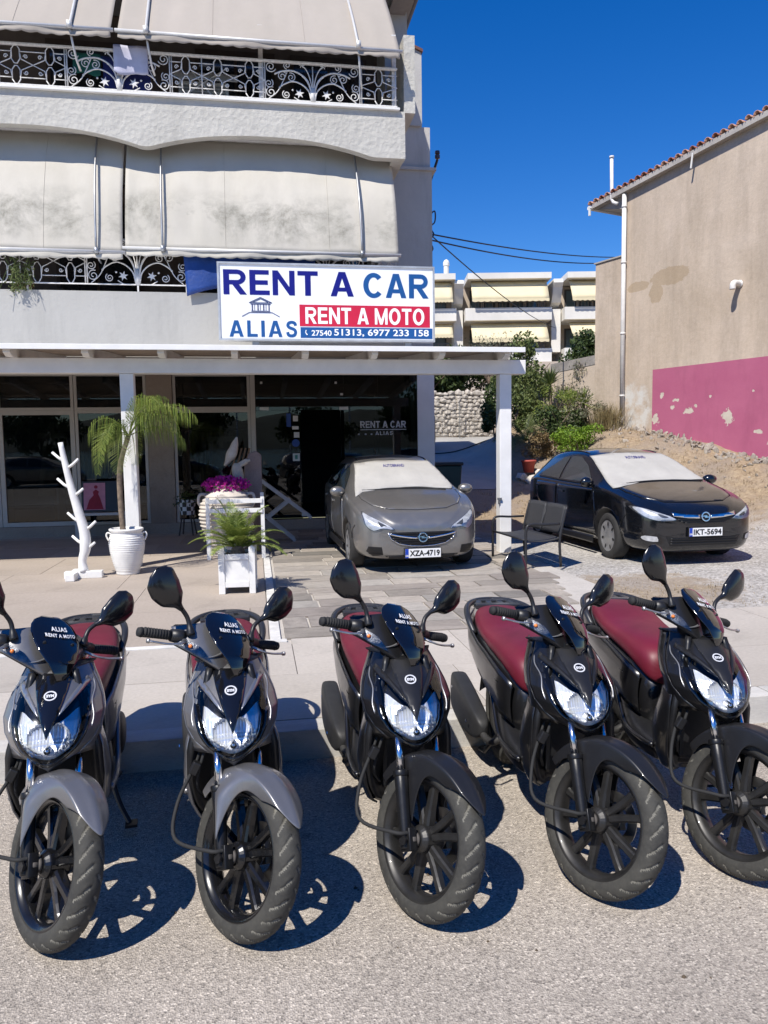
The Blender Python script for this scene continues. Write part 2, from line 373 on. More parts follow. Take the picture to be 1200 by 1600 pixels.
# front pavement slabs (two rows) and right of the slate
slab_me = {}
def slab(parent, name, x0, x1, y0, y1, top, mt, th=.05, rr_=None, gap=.006):
    key = mt.name
    if key not in slab_me: slab_me[key] = MB().box((0, 0, -.5), (1, 1, 1)).mesh(name, mt)
    r_ = rr_ or rnd
    o = obj(name, slab_me[key], parent, ((x0+x1)/2, (y0+y1)/2, top+r_.uniform(-.0015, .0015)), (r_.uniform(-.0008, .0008), r_.uniform(-.0008, .0008), 0), (x1-x0-gap, y1-y0-gap, th))
    return o
pav = tag(thing('pavement', None, None), kind='structure')
for j, (ya, yb) in enumerate(((4.165, 5.02), (5.02, 5.88))):
    x = -9+j*.37
    while x < 14:
        w = 1.18+.25*rnd.random()
        if yb < 5.5 or x < .18 or x > 2.2: slab(pav, 'slab', x, x+w, ya, yb if not (j == 1 and x > 1.9) else 6.22, .1, PAVE)
        else: slab(pav, 'slab', x, x+w, ya, 5.98, .1, PAVE)
        x += w
# terrace left, white border strip, big slabs
ter = tag(thing('terrace', None, None), kind='structure')
ye = [5.985, 7.25, 8.55, 9.85, 11.15, 12.45, 13.7]
for j in range(6):
    x = -8.6+(.3 if j % 2 else 0)
    while x < .06:
        w = min(1.42, .075-x) if x+1.42 > -.25 else 1.42
        slab(ter, 'slab', x, x+w, ye[j], ye[j+1], .1, TERR, gap=.005); x += w
m = MB(); m.b2((-8.6, 5.892, .06), (.21, 5.975, .104)); m.b2((.085, 5.978, .06), (.165, 13.5, .104))
tag(m.build('border_line', WLINE), kind='structure')
# slate paving: coursed stones with pale joints
def slatemat():
    t = NT('slate'); oi = t.n.new('ShaderNodeObjectInfo'); rr_ = oi.outputs['Random']
    base_ = t.ramp(rr_, [(0, (.19, .175, .155)), (.2, (.33, .29, .245)), (.4, (.40, .36, .31)), (.55, (.27, .235, .205)), (.7, (.44, .39, .33)), (.85, (.32, .295, .26)), (1, (.47, .43, .375))])
    v = t.n.new('ShaderNodeVectorMath'); v.operation = 'ADD'; t.l.new(t.co(), v.inputs[0]); t.l.new(oi.outputs['Location'], v.inputs[1])
    n = t.ramp(t.noise(2.2, 7, .7, v.outputs[0], dist=.8), [(.3, .72), (.7, 1.18)])
    f = t.ramp(t.noise(26, 5, .7, v.outputs[0]), [(.3, .86), (.7, 1.1)])
    t.set('Base Color', t.mix(1, t.mix(1, base_, n, 'MULTIPLY'), f, 'MULTIPLY')); t.set('Roughness', .72); t.set('Specular IOR Level', .4)
    t.bump(t.noise(9, 7, .7, v.outputs[0], dist=.6), .55, .012); return t.m
SLATE = slatemat()
slp = tag(thing('slate_paving', None, None), kind='structure')
stone_me = MB().box((0, 0, -.5), (1, 1, 1)).mesh('stone', SLATE)
rs = random.Random(21); y = 6.0
def slate_right(y): return tab([(5.9, 2.15), (6.4, 2.65), (7.1, 3.15), (8.5, 3.42), (10.3, 3.55), (14, 3.5)], y)[0]
while y < 13.9:
    h = rs.choice((.30, .34, .38, .42)); x = .185-rs.uniform(0, .3)
    while x < slate_right(y+h/2)-.08:
        w = rs.choice((.42, .52, .62, .75, .9)); x0 = max(x, .19); x1 = min(x+w, slate_right(y+h/2)+rs.uniform(-.1, .1))
        if x1-x0 > .1:
            o = obj('stone', stone_me, slp, ((x0+x1)/2, y+h/2, .1+rs.uniform(-.002, .004)), (rs.uniform(-.003, .003), rs.uniform(-.003, .003), rs.uniform(-.008, .008)), (x1-x0-.026, h-.026, .05))
            b = o.modifiers.new('b', 'BEVEL'); b.width = .006; b.segments = 1
        x += w
    y += h
# the lot: gravel in front, earth and dry grass behind, rising to the back
def lotmat():
    t = NT('lot_earth'); s = t.sep(); xy = t.math('ADD', s[1], t.math('MULTIPLY', t.noise(.9, 5, .6), 3.2))
    # distance from gable wall drives dry grass too
    dw = t.math('ADD', t.math('ADD', t.math('MULTIPLY', s[0], -.944), t.math('MULTIPLY', s[1], -.329)), 9.591*.944+19.024*.329)
    dwn = t.math('ADD', dw, t.math('MULTIPLY', t.noise(1.4, 5, .6), 1.6))
    g = t.vor(42, 'F1', None, 'Color'); gs = t.n.new('ShaderNodeSeparateColor'); t.l.new(g, gs.inputs[0])
    gravel = t.ramp(gs.outputs[0], [(0, (.27, .25, .225)), (.4, (.41, .385, .35)), (.75, (.50, .47, .43)), (1, (.62, .59, .55))])
    gp = t.ramp(t.noise(1.6, 6, .65), [(.35, .82), (.7, 1.1)]); gravel = t.mix(1, gravel, gp, 'MULTIPLY')
    dn = t.noise(14, 8, .75); dry = t.ramp(dn, [(.25, (.13, .095, .065)), (.42, (.25, .185, .12)), (.58, (.36, .28, .185)), (.75, (.47, .385, .275))])
    bl = t.ramp(t.noise(.8, 5, .6), [(.42, 0), (.6, 1)]); earth = t.ramp(t.noise(30, 6, .7), [(.3, (.19, .15, .115)), (.7, (.34, .28, .22))])
    dry = t.mix(bl, dry, earth)
    m1 = t.ramp(t.math('MULTIPLY', t.math('SUBTRACT', xy, 13.6), 1.0), [(0, 0), (.9, 1)])
    m2 = t.ramp(t.math('SUBTRACT', 3.9, dwn), [(0, 0), (.8, 1)])
    m = t.math('MAXIMUM', m1, m2)
    # dry patch at the end of the slate
    px = t.math('SUBTRACT', s[0], 4.15); py = t.math('SUBTRACT', s[1], 7.5)
    rr2 = t.math('ADD', t.math('MULTIPLY', t.math('MULTIPLY', px, px), 1.1), t.math('MULTIPLY', py, py)); pm = t.ramp(t.math('ADD', rr2, t.math('MULTIPLY', t.math('SUBTRACT', t.noise(3, 5), .5), 2.2)), [(.55, .75), (1.0, 0)])
    m = t.math('MAXIMUM', m, pm)
    t.set('Base Color', t.mix(m, gravel, dry)); t.set('Roughness', .95); t.set('Specular IOR Level', .2)
    h = t.mix(m, t.vor(42), t.noise(22, 8, .75)); t.bump(h, .7, .02); return t.m
LOT = lotmat()
def frange(a, b, n): return [a+(b-a)*i/(n-1) for i in range(n)]
m = MB(); gx = frange(-2, 3.0, 6)+frange(3.3, 14, 90)+frange(14.5, 70, 14); gy_ = frange(14.6, 30, 110)+frange(31, 90, 14)
# strip beside the pavement
def sheet(gx, gy_, clip=None):
    m = MB(); n = len(gx); m.add([(x, y, terrain(x, y)) for y in gy_ for x in gx], [(j*n+i, j*n+i+1, (j+1)*n+i+1, (j+1)*n+i) for j in range(len(gy_)-1) for i in range(n-1)]); return m
g1 = sheet(frange(3.3, 14, 90)+frange(14.5, 70, 14), frange(6.2, 30, 170)+frange(31, 90, 14))
k0 = len(g1.v); g1.add(*[(lambda q: (q.v, q.f))(sheet(frange(1.9, 3.3, 8), frange(6.0, 14, 40)))][0])
o = g1.build('lot_ground', LOT, smooth=True); tag(o, kind='structure')
g2 = sheet(frange(-70, 3.28, 40), frange(20.5, 90, 30)); tag(g2.build('back_ground', LOT, smooth=True), kind='structure')
# driveway of worn concrete climbing beside the shop
DRV = concrete('driveway_concrete', (.40, .385, .36), (.32, .305, .28), 1.1, .3)
m = MB(); gx = frange(3.45, 7.6, 14); gy_ = frange(17.2, 27, 40)
def drx(y): return (3.5, tab([(17, 5.4), (19, 6.4), (22, 7.2), (27, 8.6)], y)[0])
m.add([(lerp(*drx(y), u/13), y, terrain(lerp(*drx(y), u/13), y)+.012) for y in gy_ for u in range(14)], [(j*14+i, j*14+i+1, (j+1)*14+i+1, (j+1)*14+i) for j in range(39) for i in range(13)])
tag(m.build('driveway', DRV, smooth=True), kind='structure')
# quay edge, sea and far hills behind the camera (seen mirrored in the shop glass)
SEA = mat('sea_water', (.02, .06, .09), .08, var=.2, vs=.1, bump=.4, bs=2, bd=.1)
m = MB(); m.add([(-3000, -3500, -1.2), (3000, -3500, -1.2), (3000, -13, -1.2), (-3000, -13, -1.2)], [(0, 1, 2, 3)]); tag(m.build('sea', SEA), kind='structure')
m = MB(); m.b2((-60, -13.2, -1.6), (60, -12, .12)); tag(m.build('quay_edge', KERB), kind='structure')
m = MB(); n = 60
for i in range(n):
    x = -3000+6000*i/(n-1); h = 150+110*NZ.noise(V((i*.21, 0, 0)))+60*NZ.noise(V((i*.6, 4, 0)))
    m.v += [(x, -3000, -5), (x, -3150, h*.6), (x, -3400, max(20, h))]
m.add([], []); m.f += [(3*i+a, 3*i+3+a, 3*i+4+a, 3*i+1+a) for i in range(n-1) for a in (0, 1)]; m.mi = [0]*len(m.f)
tag(m.build('hills', mat('hill_scrub', (.12, .13, .10), .95, var=.3, vs=.01), smooth=True), kind='structure')
# land left and right and far, so the ground runs on to the horizon
m = MB(); m.add([(-3000, 91, 2.9), (3000, 91, 2.9), (3000, 4000, 60), (-3000, 4000, 60)], [(0, 1, 2, 3)]); tag(m.build('far_land', LOT), kind='structure')
m = MB()
for sx in (-1, 1): m.b2((min(sx*40, sx*3000), -12, -1), (max(sx*40, sx*3000), 92, -.02) )
tag(m.build('side_land', LOT), kind='structure')
# ------------------------------------------------------------------ shop building
def stucco(name, c1, c2, bump, bs, dirt=.25, bd=.02):
    t = NT(name); n = t.ramp(t.noise(.8, 7, .65), [(.3, 0), (.7, 1)]); c = t.mix(n, c1, c2)
    dr = t.ramp(t.noise(1.0, 7, .7, stretch=(2.2, 2.2, .35)), [(.5, 1), (.78, 1-dirt)]); c = t.mix(1, c, dr, 'MULTIPLY')
    t.set('Base Color', c); t.set('Roughness', .92); t.set('Specular IOR Level', .25)
    t.bump(t.math('ADD', t.noise(bs, 5, .7), t.math('MULTIPLY', t.vor(bs*.6), .6)), bump, bd); return t.m
ROUGHCAST = stucco('roughcast_white', (.58, .56, .51), (.50, .48, .43), .5, 20, .22, .03)
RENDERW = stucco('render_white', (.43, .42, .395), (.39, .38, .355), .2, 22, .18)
WALLW = stucco('wall_white', (.56, .54, .51), (.46, .445, .42), .25, 14, .35)
PIERC = concrete('pier_concrete', (.36, .30, .245), (.26, .215, .175), 1.6, .25)
ALU = mat('cream_aluminium', (.50, .475, .43), .45, var=.08, vs=3)
GLASS = glassmat('shop_glass', (.40, .44, .45), 1.52)
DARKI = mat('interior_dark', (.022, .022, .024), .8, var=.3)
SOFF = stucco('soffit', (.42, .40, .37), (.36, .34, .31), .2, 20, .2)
bld = thing('shop_building', 'three storey white shop building with arched balconies and dark glass shopfront', 'building', (0, 14.3, 0))
def P_(name, mb, mt, parent=None, **k):
    mb.xf(MX.Translation(V((0, -14.3, 0)))); return mb.build(name, mt, parent or bld, **k)
# main masses: side wall block right (several offsets), storeys with recess behind the balconies
m = MB(); m.b2((3.06, 14.3, .08), (3.39, 14.62, 3.2)); P_('pillar', m, white_paint, bevel=.006)
m = MB(); m.b2((2.35, 14.34, 3.2), (3.385, 21, 6.66)); P_('wall', m, WALLW)
m = MB(); m.b2((2.35, 14.36, 6.70), (3.36, 21, 7.44)); P_('wall', m, WALLW)
m = MB(); m.b2((3.0, 14.62, .0), (3.38, 21, 3.2)); P_('wall', m, WALLW)
m = MB(); m.b2((2.33, 14.28, 6.655), (3.46, 21, 6.705)); P_('moulding', m, WALLW)
m = MB(); m.prism([(2.62, 7.44), (3.2, 7.44), (3.2, 8.72), (3.06, 8.78), (2.80, 8.45), (2.62, 8.15)], lambda a, b, s: (a, 14.3+.5*s, b)); P_('wall_fin', m, WALLW)
m = MB(); m.prism([(2.60, 8.16), (2.81, 8.50), (3.07, 8.83), (3.22, 8.77), (3.22, 8.72), (3.06, 8.78), (2.80, 8.45), (2.62, 8.13)], lambda a, b, s: (a, 14.26+.58*s, b)); P_('fin_coping', m, mat('tile_brown', (.16, .07, .05), .8))
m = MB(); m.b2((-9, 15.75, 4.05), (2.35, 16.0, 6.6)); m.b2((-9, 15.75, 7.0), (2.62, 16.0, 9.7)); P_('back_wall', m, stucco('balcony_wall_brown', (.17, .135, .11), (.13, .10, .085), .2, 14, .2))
m = MB(); m.b2((-9, 16.05, 3.2), (2.3, 21, 9.7)); P_('rear_mass', m, WALLW)
m = MB(); m.b2((2.62, 14.85, 7.44), (3.05, 21, 9.7)); P_('wall', m, WALLW)
# roof edge at the very top
m = MB(); m.b2((-9, 14.0, 9.72), (3.12, 21, 9.86)); m.b2((2.70, 14.1, 9.64), (3.02, 20, 9.718)); P_('roof_edge', m, mat('roof_edge_grey', (.30, .29, .28), .8))
m = MB(); m.tube([(3.16, 13.95, 9.78), (3.16, 21, 9.78)], .05, 10); P_('gutter', m, mat('gutter_grey', (.16, .15, .15), .6), smooth=True)
# balcony slabs and parapets
def arch(x):
    for a, b in ((-8.6, -5.15), (-5.0, -1.58), (-1.46, 2.02)):
        if a < x < b:
            t = (x-a)/(b-a); return 6.255+.235*(1-abs(2*t-1)**2.3)
    return 6.255
xs_ = frange(-9, 2.56, 140); poly = [(x, arch(x)) for x in xs_]+[(2.56, 6.99), (-9, 6.99)]
m = MB(); m.prism(poly, lambda a, b, s: (a, 12.70+.16*s, b)); P_('parapet', m, ROUGHCAST)
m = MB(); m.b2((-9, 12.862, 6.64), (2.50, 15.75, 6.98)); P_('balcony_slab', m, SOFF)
m = MB(); m.b2((2.36, 12.862, 6.26), (2.555, 14.34, 6.519)); P_('parapet_return', m, ROUGHCAST)
m = MB(); m.b2((-9, 12.64, 6.992), (2.47, 12.90, 7.028)); P_('balcony_coping', m, white_paint, bevel=.004)
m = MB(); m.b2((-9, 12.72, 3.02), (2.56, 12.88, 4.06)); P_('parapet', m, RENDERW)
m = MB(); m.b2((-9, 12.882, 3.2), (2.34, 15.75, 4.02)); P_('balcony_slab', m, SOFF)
m = MB(); m.b2((2.56, 12.74, 6.991), (2.74, 14.3, 8.2)); P_('side_parapet', m, ROUGHCAST)
# balcony doors in the shade (dark openings with frames)
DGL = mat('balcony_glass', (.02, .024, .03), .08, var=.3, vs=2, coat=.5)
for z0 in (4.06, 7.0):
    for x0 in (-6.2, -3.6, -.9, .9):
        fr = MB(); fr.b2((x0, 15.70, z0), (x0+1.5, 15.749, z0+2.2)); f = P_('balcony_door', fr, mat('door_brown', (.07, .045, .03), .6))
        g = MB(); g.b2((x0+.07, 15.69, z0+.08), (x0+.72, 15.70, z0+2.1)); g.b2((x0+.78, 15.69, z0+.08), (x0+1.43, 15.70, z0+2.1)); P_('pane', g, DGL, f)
# railings of bent iron, one set per balcony
IRON = mat('white_iron', (.74, .72, .69), .5, var=.2, vs=25)
def spiral(cx, cz, r, turns, a0, dirn=1, n=26):
    return [(cx+r*(1-.82*t)*math.cos(a0+dirn*2*PI*turns*t), cz+r*(1-.82*t)*math.sin(a0+dirn*2*PI*turns*t)) for t in [i/n for i in range(n+1)]]
def railing(name, yy, z0, zt, X0, X1, trees, tw, base_):
    rl = bpy.data.objects.new(name, None); COL.objects.link(rl); rl.parent = bld
    H = zt-z0
    def tb(pts, r=.011, n=6): return MB().tube([(a, yy, b) for a, b in pts], r, n)
    m = MB(); m.b2((X0, yy-.03, zt-.03), (X1, yy+.03, zt)); P_('top_rail', m, IRON, rl, bevel=.004)
    m = MB(); m.b2((X0, yy-.012, z0), (X1, yy+.012, z0+.018)); P_('bottom_rail', m, IRON, rl)
    tree_me = None; lf = []
    for c in trees:
        m = MB(); hw = tw/2
        def T(pts, r=.010):
            m.tube([(c+a, yy, z0+b*H) for a, b in pts], r, 6)
        def both(pts, r=.010):
            T(pts, r); T([(-a, b) for a, b in pts], r)
        def C(*p): return [(q.x, q.y) for q in crv([(a, b, 0) for a, b in p], 6)]
        m.box((c, yy, z0+.18*H), (.075, .03, .36*H), taper=.7)
        both(C((.02, .05), (.05, .40), (.13, .62), (.30, .76), (.48, .74), (.60, .66)), .013)
        both(C((.03, .05), (.07, .28), (.18, .44), (.32, .50), (.45, .42), (.52, .34)), .012)
        both(C((.01, .1), (.03, .5), (.09, .78), (.17, .93)), .009)
        T([(0, .1), (0, .90)], .010)
        both(C((.02, .15), (.06, .42), (.12, .58), (.16, .64)), .010)
        both(C((.05, .02), (.20, .02), (.30, .10)), .008)
        both(C((.62, .04), (.70, .20), (.71, .42)), .009) if 0 else None
        both(C((.40, .74), (.46, .52), (.56, .22), (.70, .03)), .008)
        def sp(cx, cz, r, turns, a0, d): 
            P = [((x_), z_) for x_, z_ in spiral(cx, cz*H, r, turns, a0, d)]
            for s in (-1, 1): m.tube([(c+s*x_, yy, z0+z_) for x_, z_ in P], .008, 5)
        sp(.48, .62, .075, 1.6, 2.6, -1); sp(.34, .60, .07, 1.6, 1.2, 1); sp(.66, .84, .085, 1.6, 3.5, 1); sp(.40, .90, .06, 1.5, -1.5, 1)
        sp(.69, .42, .07, 1.6, 2.2, 1); sp(.66, .20, .085, 1.6, 2.0, -1); sp(.42, .16, .065, 1.6, 1.0, -1); sp(.20, .86, .05, 1.4, 3, 1) if 0 else None
        for s in (-1, 1):
            for (a, b) in ((.52, .33), (.16, .65), (.32, .28)): m.lathe([(0, -.018), (.016, -.008), (.016, .008), (0, .018)], 8, MX.Translation(V((c+s*a, yy, z0+b*H))))
            for k in range(6):
                an = 2*PI*k/6; q = V((c+s*.17, yy, z0+.93*H)); m.bar(q, q+V((.045*math.cos(an), 0, .045*math.sin(an))), .016, .01)
        for xx in (-hw, hw): m.b2((c+xx-.009, yy-.01, z0), (c+xx+.009, yy+.01, zt-.03))
        P_('scroll_tree', m, IRON, rl, smooth=True)
        for s in (-1, 1):
            st = MB(); pts = []
            for k in range(12):
                rr_ = .075 if k % 2 == 0 else .03; an = 2*PI*k/12+.26; pts.append((c+s*.215+rr_*math.cos(an), z0+.20*H+rr_*math.sin(an)))
            st.prism(pts, lambda a, b, q: (a, yy-.008+.016*q, b)); P_('star', st, IRON, rl)
    # geometric bays between
    edges = sorted(trees); spans = []
    prev = X0
    for c in edges: spans.append((prev, c-tw/2)); prev = c+tw/2
    spans.append((prev, X1))
    for a, b in spans:
        if b-a < .2: continue
        m = MB(); k = max(1, round((b-a)/.46)); w = (b-a)/k
        for i in range(k):
            c = a+w*(i+.5); hw = .058
            def L(pts, r=.009): m.tube([(c+p, yy, z0+q*H) for p, q in pts], r, 5)
            for z1, z2 in ((.03, .46), (.52, .95)):
                d = .10; L([(-hw, z1+d), (-hw, z2-d), (-.02, z2), (.02, z2), (hw, z2-d), (hw, z1+d), (.02, z1), (-.02, z1), (-hw, z1+d)])
            for s in (-1, 1):
                x0 = s*hw; x1 = s*w/2
                for zc, up_ in ((.34, 1), (.64, -1)):
                    L([(x0, zc-.16*up_), (x1, zc-.16*up_)], .008)
                    P = spiral(s*(hw+(w/2-hw)*.45), (zc-.04*up_)*H, .032, 1.3, 0 if s < 0 else PI, up_*s)
                    m.tube([(c+x_, yy, z0+z_) for x_, z_ in P], .0075, 5)
                    L([(x0, zc-.16*up_), (s*(hw+.02), zc+.02*up_), (x1, zc+.15*up_)], .008)
            for s in (-1, 1): m.b2((c+s*w/2-.008, yy-.008, z0), (c+s*w/2+.008, yy+.008, zt-.03)) if (i+s) % 3 == 0 else None
        for x in (a+.03, b-.03): m.b2((x-.008, yy-.008, z0), (x+.008, yy+.008, zt-.03))
        P_('scroll_bay', m, IRON, rl, smooth=True)
    return rl
rl1 = railing('railing', 12.72, 7.06, 7.66, -8.9, 2.44, (-4.82, -1.87, 1.08), 1.50, 7.03)
for x in (-4.1, .27, 2.40):
    m = MB(); m.b2((x-.035, 12.76, 7.03), (x+.035, 12.82, 8.2)); P_('rail_post', m, IRON, rl1)
rl2 = railing('railing', 12.74, 4.16, 4.86, -8.9, 2.42, (-4.68, -1.72, 1.24), 1.50, 4.06)
for x in (-6.2, -3.35, -1.72, -.98, .5, 2.0):
    m = MB(); m.b2((x-.012, 12.73, 4.06), (x+.012, 12.75, 4.2)); P_('rail_foot', m, IRON, rl2)
# ---- ground floor: plinth, header, glazing
m = MB(); m.b2((-9, 14.22, .08), (3.06, 14.5, .27)); P_('plinth', m, concrete('plinth', (.34, .29, .24), (.27, .23, .19), 1.2, .2))
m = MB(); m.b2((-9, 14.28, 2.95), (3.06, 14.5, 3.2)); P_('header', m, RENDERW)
m = MB(); m.b2((-1.86, 14.24, .272), (-1.42, 14.5, 2.948)); P_('pier', m, PIERC)
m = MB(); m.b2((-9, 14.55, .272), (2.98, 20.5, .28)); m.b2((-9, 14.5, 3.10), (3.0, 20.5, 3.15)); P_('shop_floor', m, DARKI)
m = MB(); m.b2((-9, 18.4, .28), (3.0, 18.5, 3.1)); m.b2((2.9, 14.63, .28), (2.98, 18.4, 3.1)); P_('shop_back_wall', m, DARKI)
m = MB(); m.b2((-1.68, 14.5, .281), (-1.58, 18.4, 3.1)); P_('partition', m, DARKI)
def frame(x0, x1, z0, z1, t=.05, y=14.28, d=.07, label=None):
    m = MB(); m.b2((x0, y, z0), (x0+t, y+d, z1)); m.b2((x1-t, y, z0), (x1, y+d, z1)); m.b2((x0+t, y+.001, z0), (x1-t, y+d-.001, z0+t)); m.b2((x0+t, y+.001, z1-t), (x1-t, y+d-.001, z1))
    f = P_('window_frame', m, ALU); g = MB(); g.b2((x0+t, y+.03, z0+t), (x1-t, y+.038, z1-t)); P_('pane', g, GLASS, f); return f
for a in (-8.1, -5.65, -4.36):
    pass
for x0, x1 in ((-5.62, -4.37), (-4.36, -3.10), (-3.09, -1.87)):
    frame(x0, x1, 2.30, 2.945); frame(x0, x1, .275, 2.298, t=.075 if x0 == -4.36 else .05)
frame(-8.2, -5.64, .275, 2.298); frame(-8.2, -5.64, 2.30, 2.945)
frame(-1.41, -.05, 2.30, 2.945); frame(-1.41, -.05, .275, 2.298)
m = MB(); m.b2((-.045, 14.26, .273), (.04, 14.36, 2.946)); P_('mullion', m, ALU, bevel=.004)
def sheetglass(x0, x1, z0, z1, y=14.30): 
    g = MB(); g.b2((x0, y, z0), (x1, y+.01, z1)); return P_('glass_panel', g, GLASS)
sheetglass(.045, .86, .275, 2.28); sheetglass(.045, 1.66, 2.284, 2.944); sheetglass(1.665, 2.30, .275, 2.944); sheetglass(2.304, 3.055, .275, 2.944)
op = sheetglass(1.60, 1.606, .275, 2.28); op.data.materials[0] = GLASS
FIT = mat('patch_fitting', (.62, .62, .60), .35, .6)
for (x, z, w, h) in ((.12, 2.28, .16, .06), (1.58, 2.28, .16, .06), (.14, 2.76, .04, .04), (1.50, 2.76, .04, .04), (1.60, 2.55, .05, .04), (.84, .32, .10, .06)):
    m = MB(); m.b2((x, 14.285, z), (x+w, 14.298, z+h)); P_('glass_clamp', m, FIT, bevel=.003)
# stickers and vinyl lettering on the glass
for (x, z, w, h, c) in ((.72, 2.08, .09, .10, (.7, .7, .68)), (.70, 1.93, .12, .06, (.72, .72, .7)), (.73, 1.78, .10, .10, (.68, .68, .66)), (.70, 1.35, .13, .14, (.62, .66, .64))):
    m = MB(); m.b2((x, 14.294, z), (x+w, 14.297, z+h)); P_('sticker', m, mat('sticker_%02d' % int(c[1]*100), c, .5))
m = MB(); m.b2((.74, 14.292, 1.385), (.79, 14.2939, 1.46)); P_('sticker', m, mat('sticker_green', (.06, .28, .22), .5))
m = MB().lathe([(0, 0), (.07, 0), (.07, .003), (0, .003)], 20, MX.Translation(V((.76, 14.297, 1.68))) @ MX.Rotation(PI/2, 4, 'X')); P_('sticker', m, mat('sticker_blue', (.02, .07, .30), .5))
m = MB(); m.b2((.60, 14.294, 1.98), (.68, 14.297, 2.22)); P_('sticker', m, MATS['sticker_blue'])
VIN = mat('window_vinyl', (.50, .50, .49), .6)
def onface(x0, z0, y=14.296): return lambda x, y_: (x0+x, y, z0+y_)
P_('lettering', heavy('RENT A CAR', lambda a, b: (a, 14.296, b), 1.965, 2.835, 1.945, .125), VIN)
m = MB(); m.b2((1.96, 14.294, 1.905), (2.84, 14.297, 1.918)); P_('underline', m, VIN)
P_('lettering', heavy('ALIAS', lambda a, b: (a, 14.296, b), 2.25, 2.58, 1.81, .068, .22), VIN)
for x in (1.92, 2.05, 2.16): 
    m = MB(); m.b2((x, 14.294, 1.815), (x+.03, 14.297, 1.84)); P_('vinyl_dot', m, VIN)

# ------------------------------------------------------------------ awnings
def cloth(name, c1, c2, dirt):
    t = NT(name); s = t.sep(); zabs = t.math('ADD', s[2], 6.62); n = t.ramp(t.noise(1.2, 6, .65, stretch=(1, 1, .5)), [(.3, 0), (.7, 1)]); c = t.mix(n, c1, c2)
    if dirt:
        band = t.math('MULTIPLY', t.ramp(t.math('SUBTRACT', 5.72, zabs), [(0, 0), (.35, 1)]), t.ramp(t.math('SUBTRACT', zabs, 4.74), [(0, .12), (.3, 1)]))
        blot = t.ramp(t.noise(1.15, 8, .72, dist=.3), [(.44, 0), (.62, .9)]); fine = t.ramp(t.noise(9, 6, .75), [(.36, .55), (.58, 1)])
        c = t.mix(t.math('MULTIPLY', t.math('MULTIPLY', band, blot), t.math('MULTIPLY', fine, dirt)), c, (.17, .165, .135))
        soft = t.ramp(t.noise(.7, 4, .6), [(.4, 0), (.7, .35)]); c = t.mix(t.math('MULTIPLY', band, soft), c, (.33, .32, .28))
    t.set('Base Color', c); t.set('Roughness', .92); t.set('Specular IOR Level', .15)
    t.bump(t.noise(3.5, 3, .5, stretch=(1, 1, .3)), .25, .03, None); return t.m
CL1 = cloth('awning_cloth_beige', (.41, .365, .318), (.375, .335, .288), 0)
CL2 = cloth('awning_cloth_weathered', (.57, .535, .47), (.48, .45, .385), .95)
TUBEW = mat('awning_tube', (.62, .61, .59), .45, .2, var=.1)
GALV = mat('awning_tube_grey', (.36, .37, .38), .4, .6, var=.2)
def awning(label, x0, x1, top, bot, cl, seams, arms, bulge, val, armmat, upper, seed):
    (y0, z0), (y1, z1) = top, bot; r = random.Random(seed)
    t = thing('awning', label, 'awning', ((x0+x1)/2, y0, z0), group='fabric awnings on the shop building balconies')
    inv = MX.Translation(-V(t.location))
    nu, nv = 70, 24
    def f(u, v):
        x = lerp(x0, x1, u); b = math.sin(PI*v)*bulge; wob = (.022*NZ.noise(V((x*1.6+seed, v*2.5, 0)))+.014*NZ.noise(V((x*5+seed, v*1.3, 3))))*math.sin(PI*v)**.5
        sag = .018*math.sin(u*PI*7+seed)*v*v*.4
        return V((x, lerp(y0, y1, v)-b*abs(z1-z0)*.55+wob, lerp(z0, z1, v)+b*.25*abs(y0-y1)+sag))
    m = MB().grid(f, nu, nv); m.xf(inv); c_ = m.build('cloth', cl, t, smooth=True, solid=.003, off=0)
    def vf(u, v):
        p = f(u, 1); sc_ = abs(math.sin(u*(x1-x0)*PI/.21)); return p+V((0, .012*math.sin(u*23+v*3)-.015*v, -v*(val+.022*sc_)))
    m = MB().grid(vf, 110, 4); m.xf(inv); m.build('valance', cl, t, smooth=True, solid=.003, off=0)
    m = MB().tube([f(0, 1)+V((-.04, 0, .0)), f(1, 1)+V((.04, 0, 0))], .028, 10); m.xf(inv); m.build('front_bar', TUBEW, t, smooth=True)
    m = MB().tube([(x0-.03, y0, z0+.03), (x1+.03, y0, z0+.03)], .045, 10); m.xf(inv); m.build('roller', TUBEW, t, smooth=True)
    for sx in seams:
        u = (sx-x0)/(x1-x0); m = MB().tube([f(u, v/20)+V((0, -.004, .002)) for v in range(21)], .0035, 4); m.xf(inv); m.build('seam', cl, t)
    for ax in arms:
        u = (ax-x0)/(x1-x0); e = f(u, 1)
        m = MB()
        if upper:
            m.tube([f(u, v/10)+V((-.02*(1-v/10), -.045, 0)) for v in range(3, 11)], .022, 8)
            m.tube([e+V((0, .0, -.02)), V((ax+.02, 12.50, z1-.20)), V((ax+.05, 12.60, z1-.40)), V((ax+.08, 12.69, z1-.50))], .017, 8)
            m.box(e+V((0, -.04, .03)), (.07, .05, .10))
        else:
            m.tube([f(u, v/10)+V((-.03*(1-v/10), -.05-.05*math.sin(PI*v/10), 0)) for v in range(0, 11)], .017, 8); m.box(e+V((0, -.04, .0)), (.06, .06, .09))
            m.tube([e+V((0, .0, -.02)), V((ax+.02, 12.60, z1-.12)), V((ax+.03, 12.70, z1-.14))], .014, 8)
        m.xf(inv); m.build('arm', armmat, t, smooth=True)
    return t
awning('beige awning of the top balcony, the wide one reaching the building\'s right corner', -1.83, 2.44, (14.0, 9.60), (12.45, 7.80), CL1, (-.45, .95), (-1.42, 1.78), .02, .10, TUBEW, True, 2)
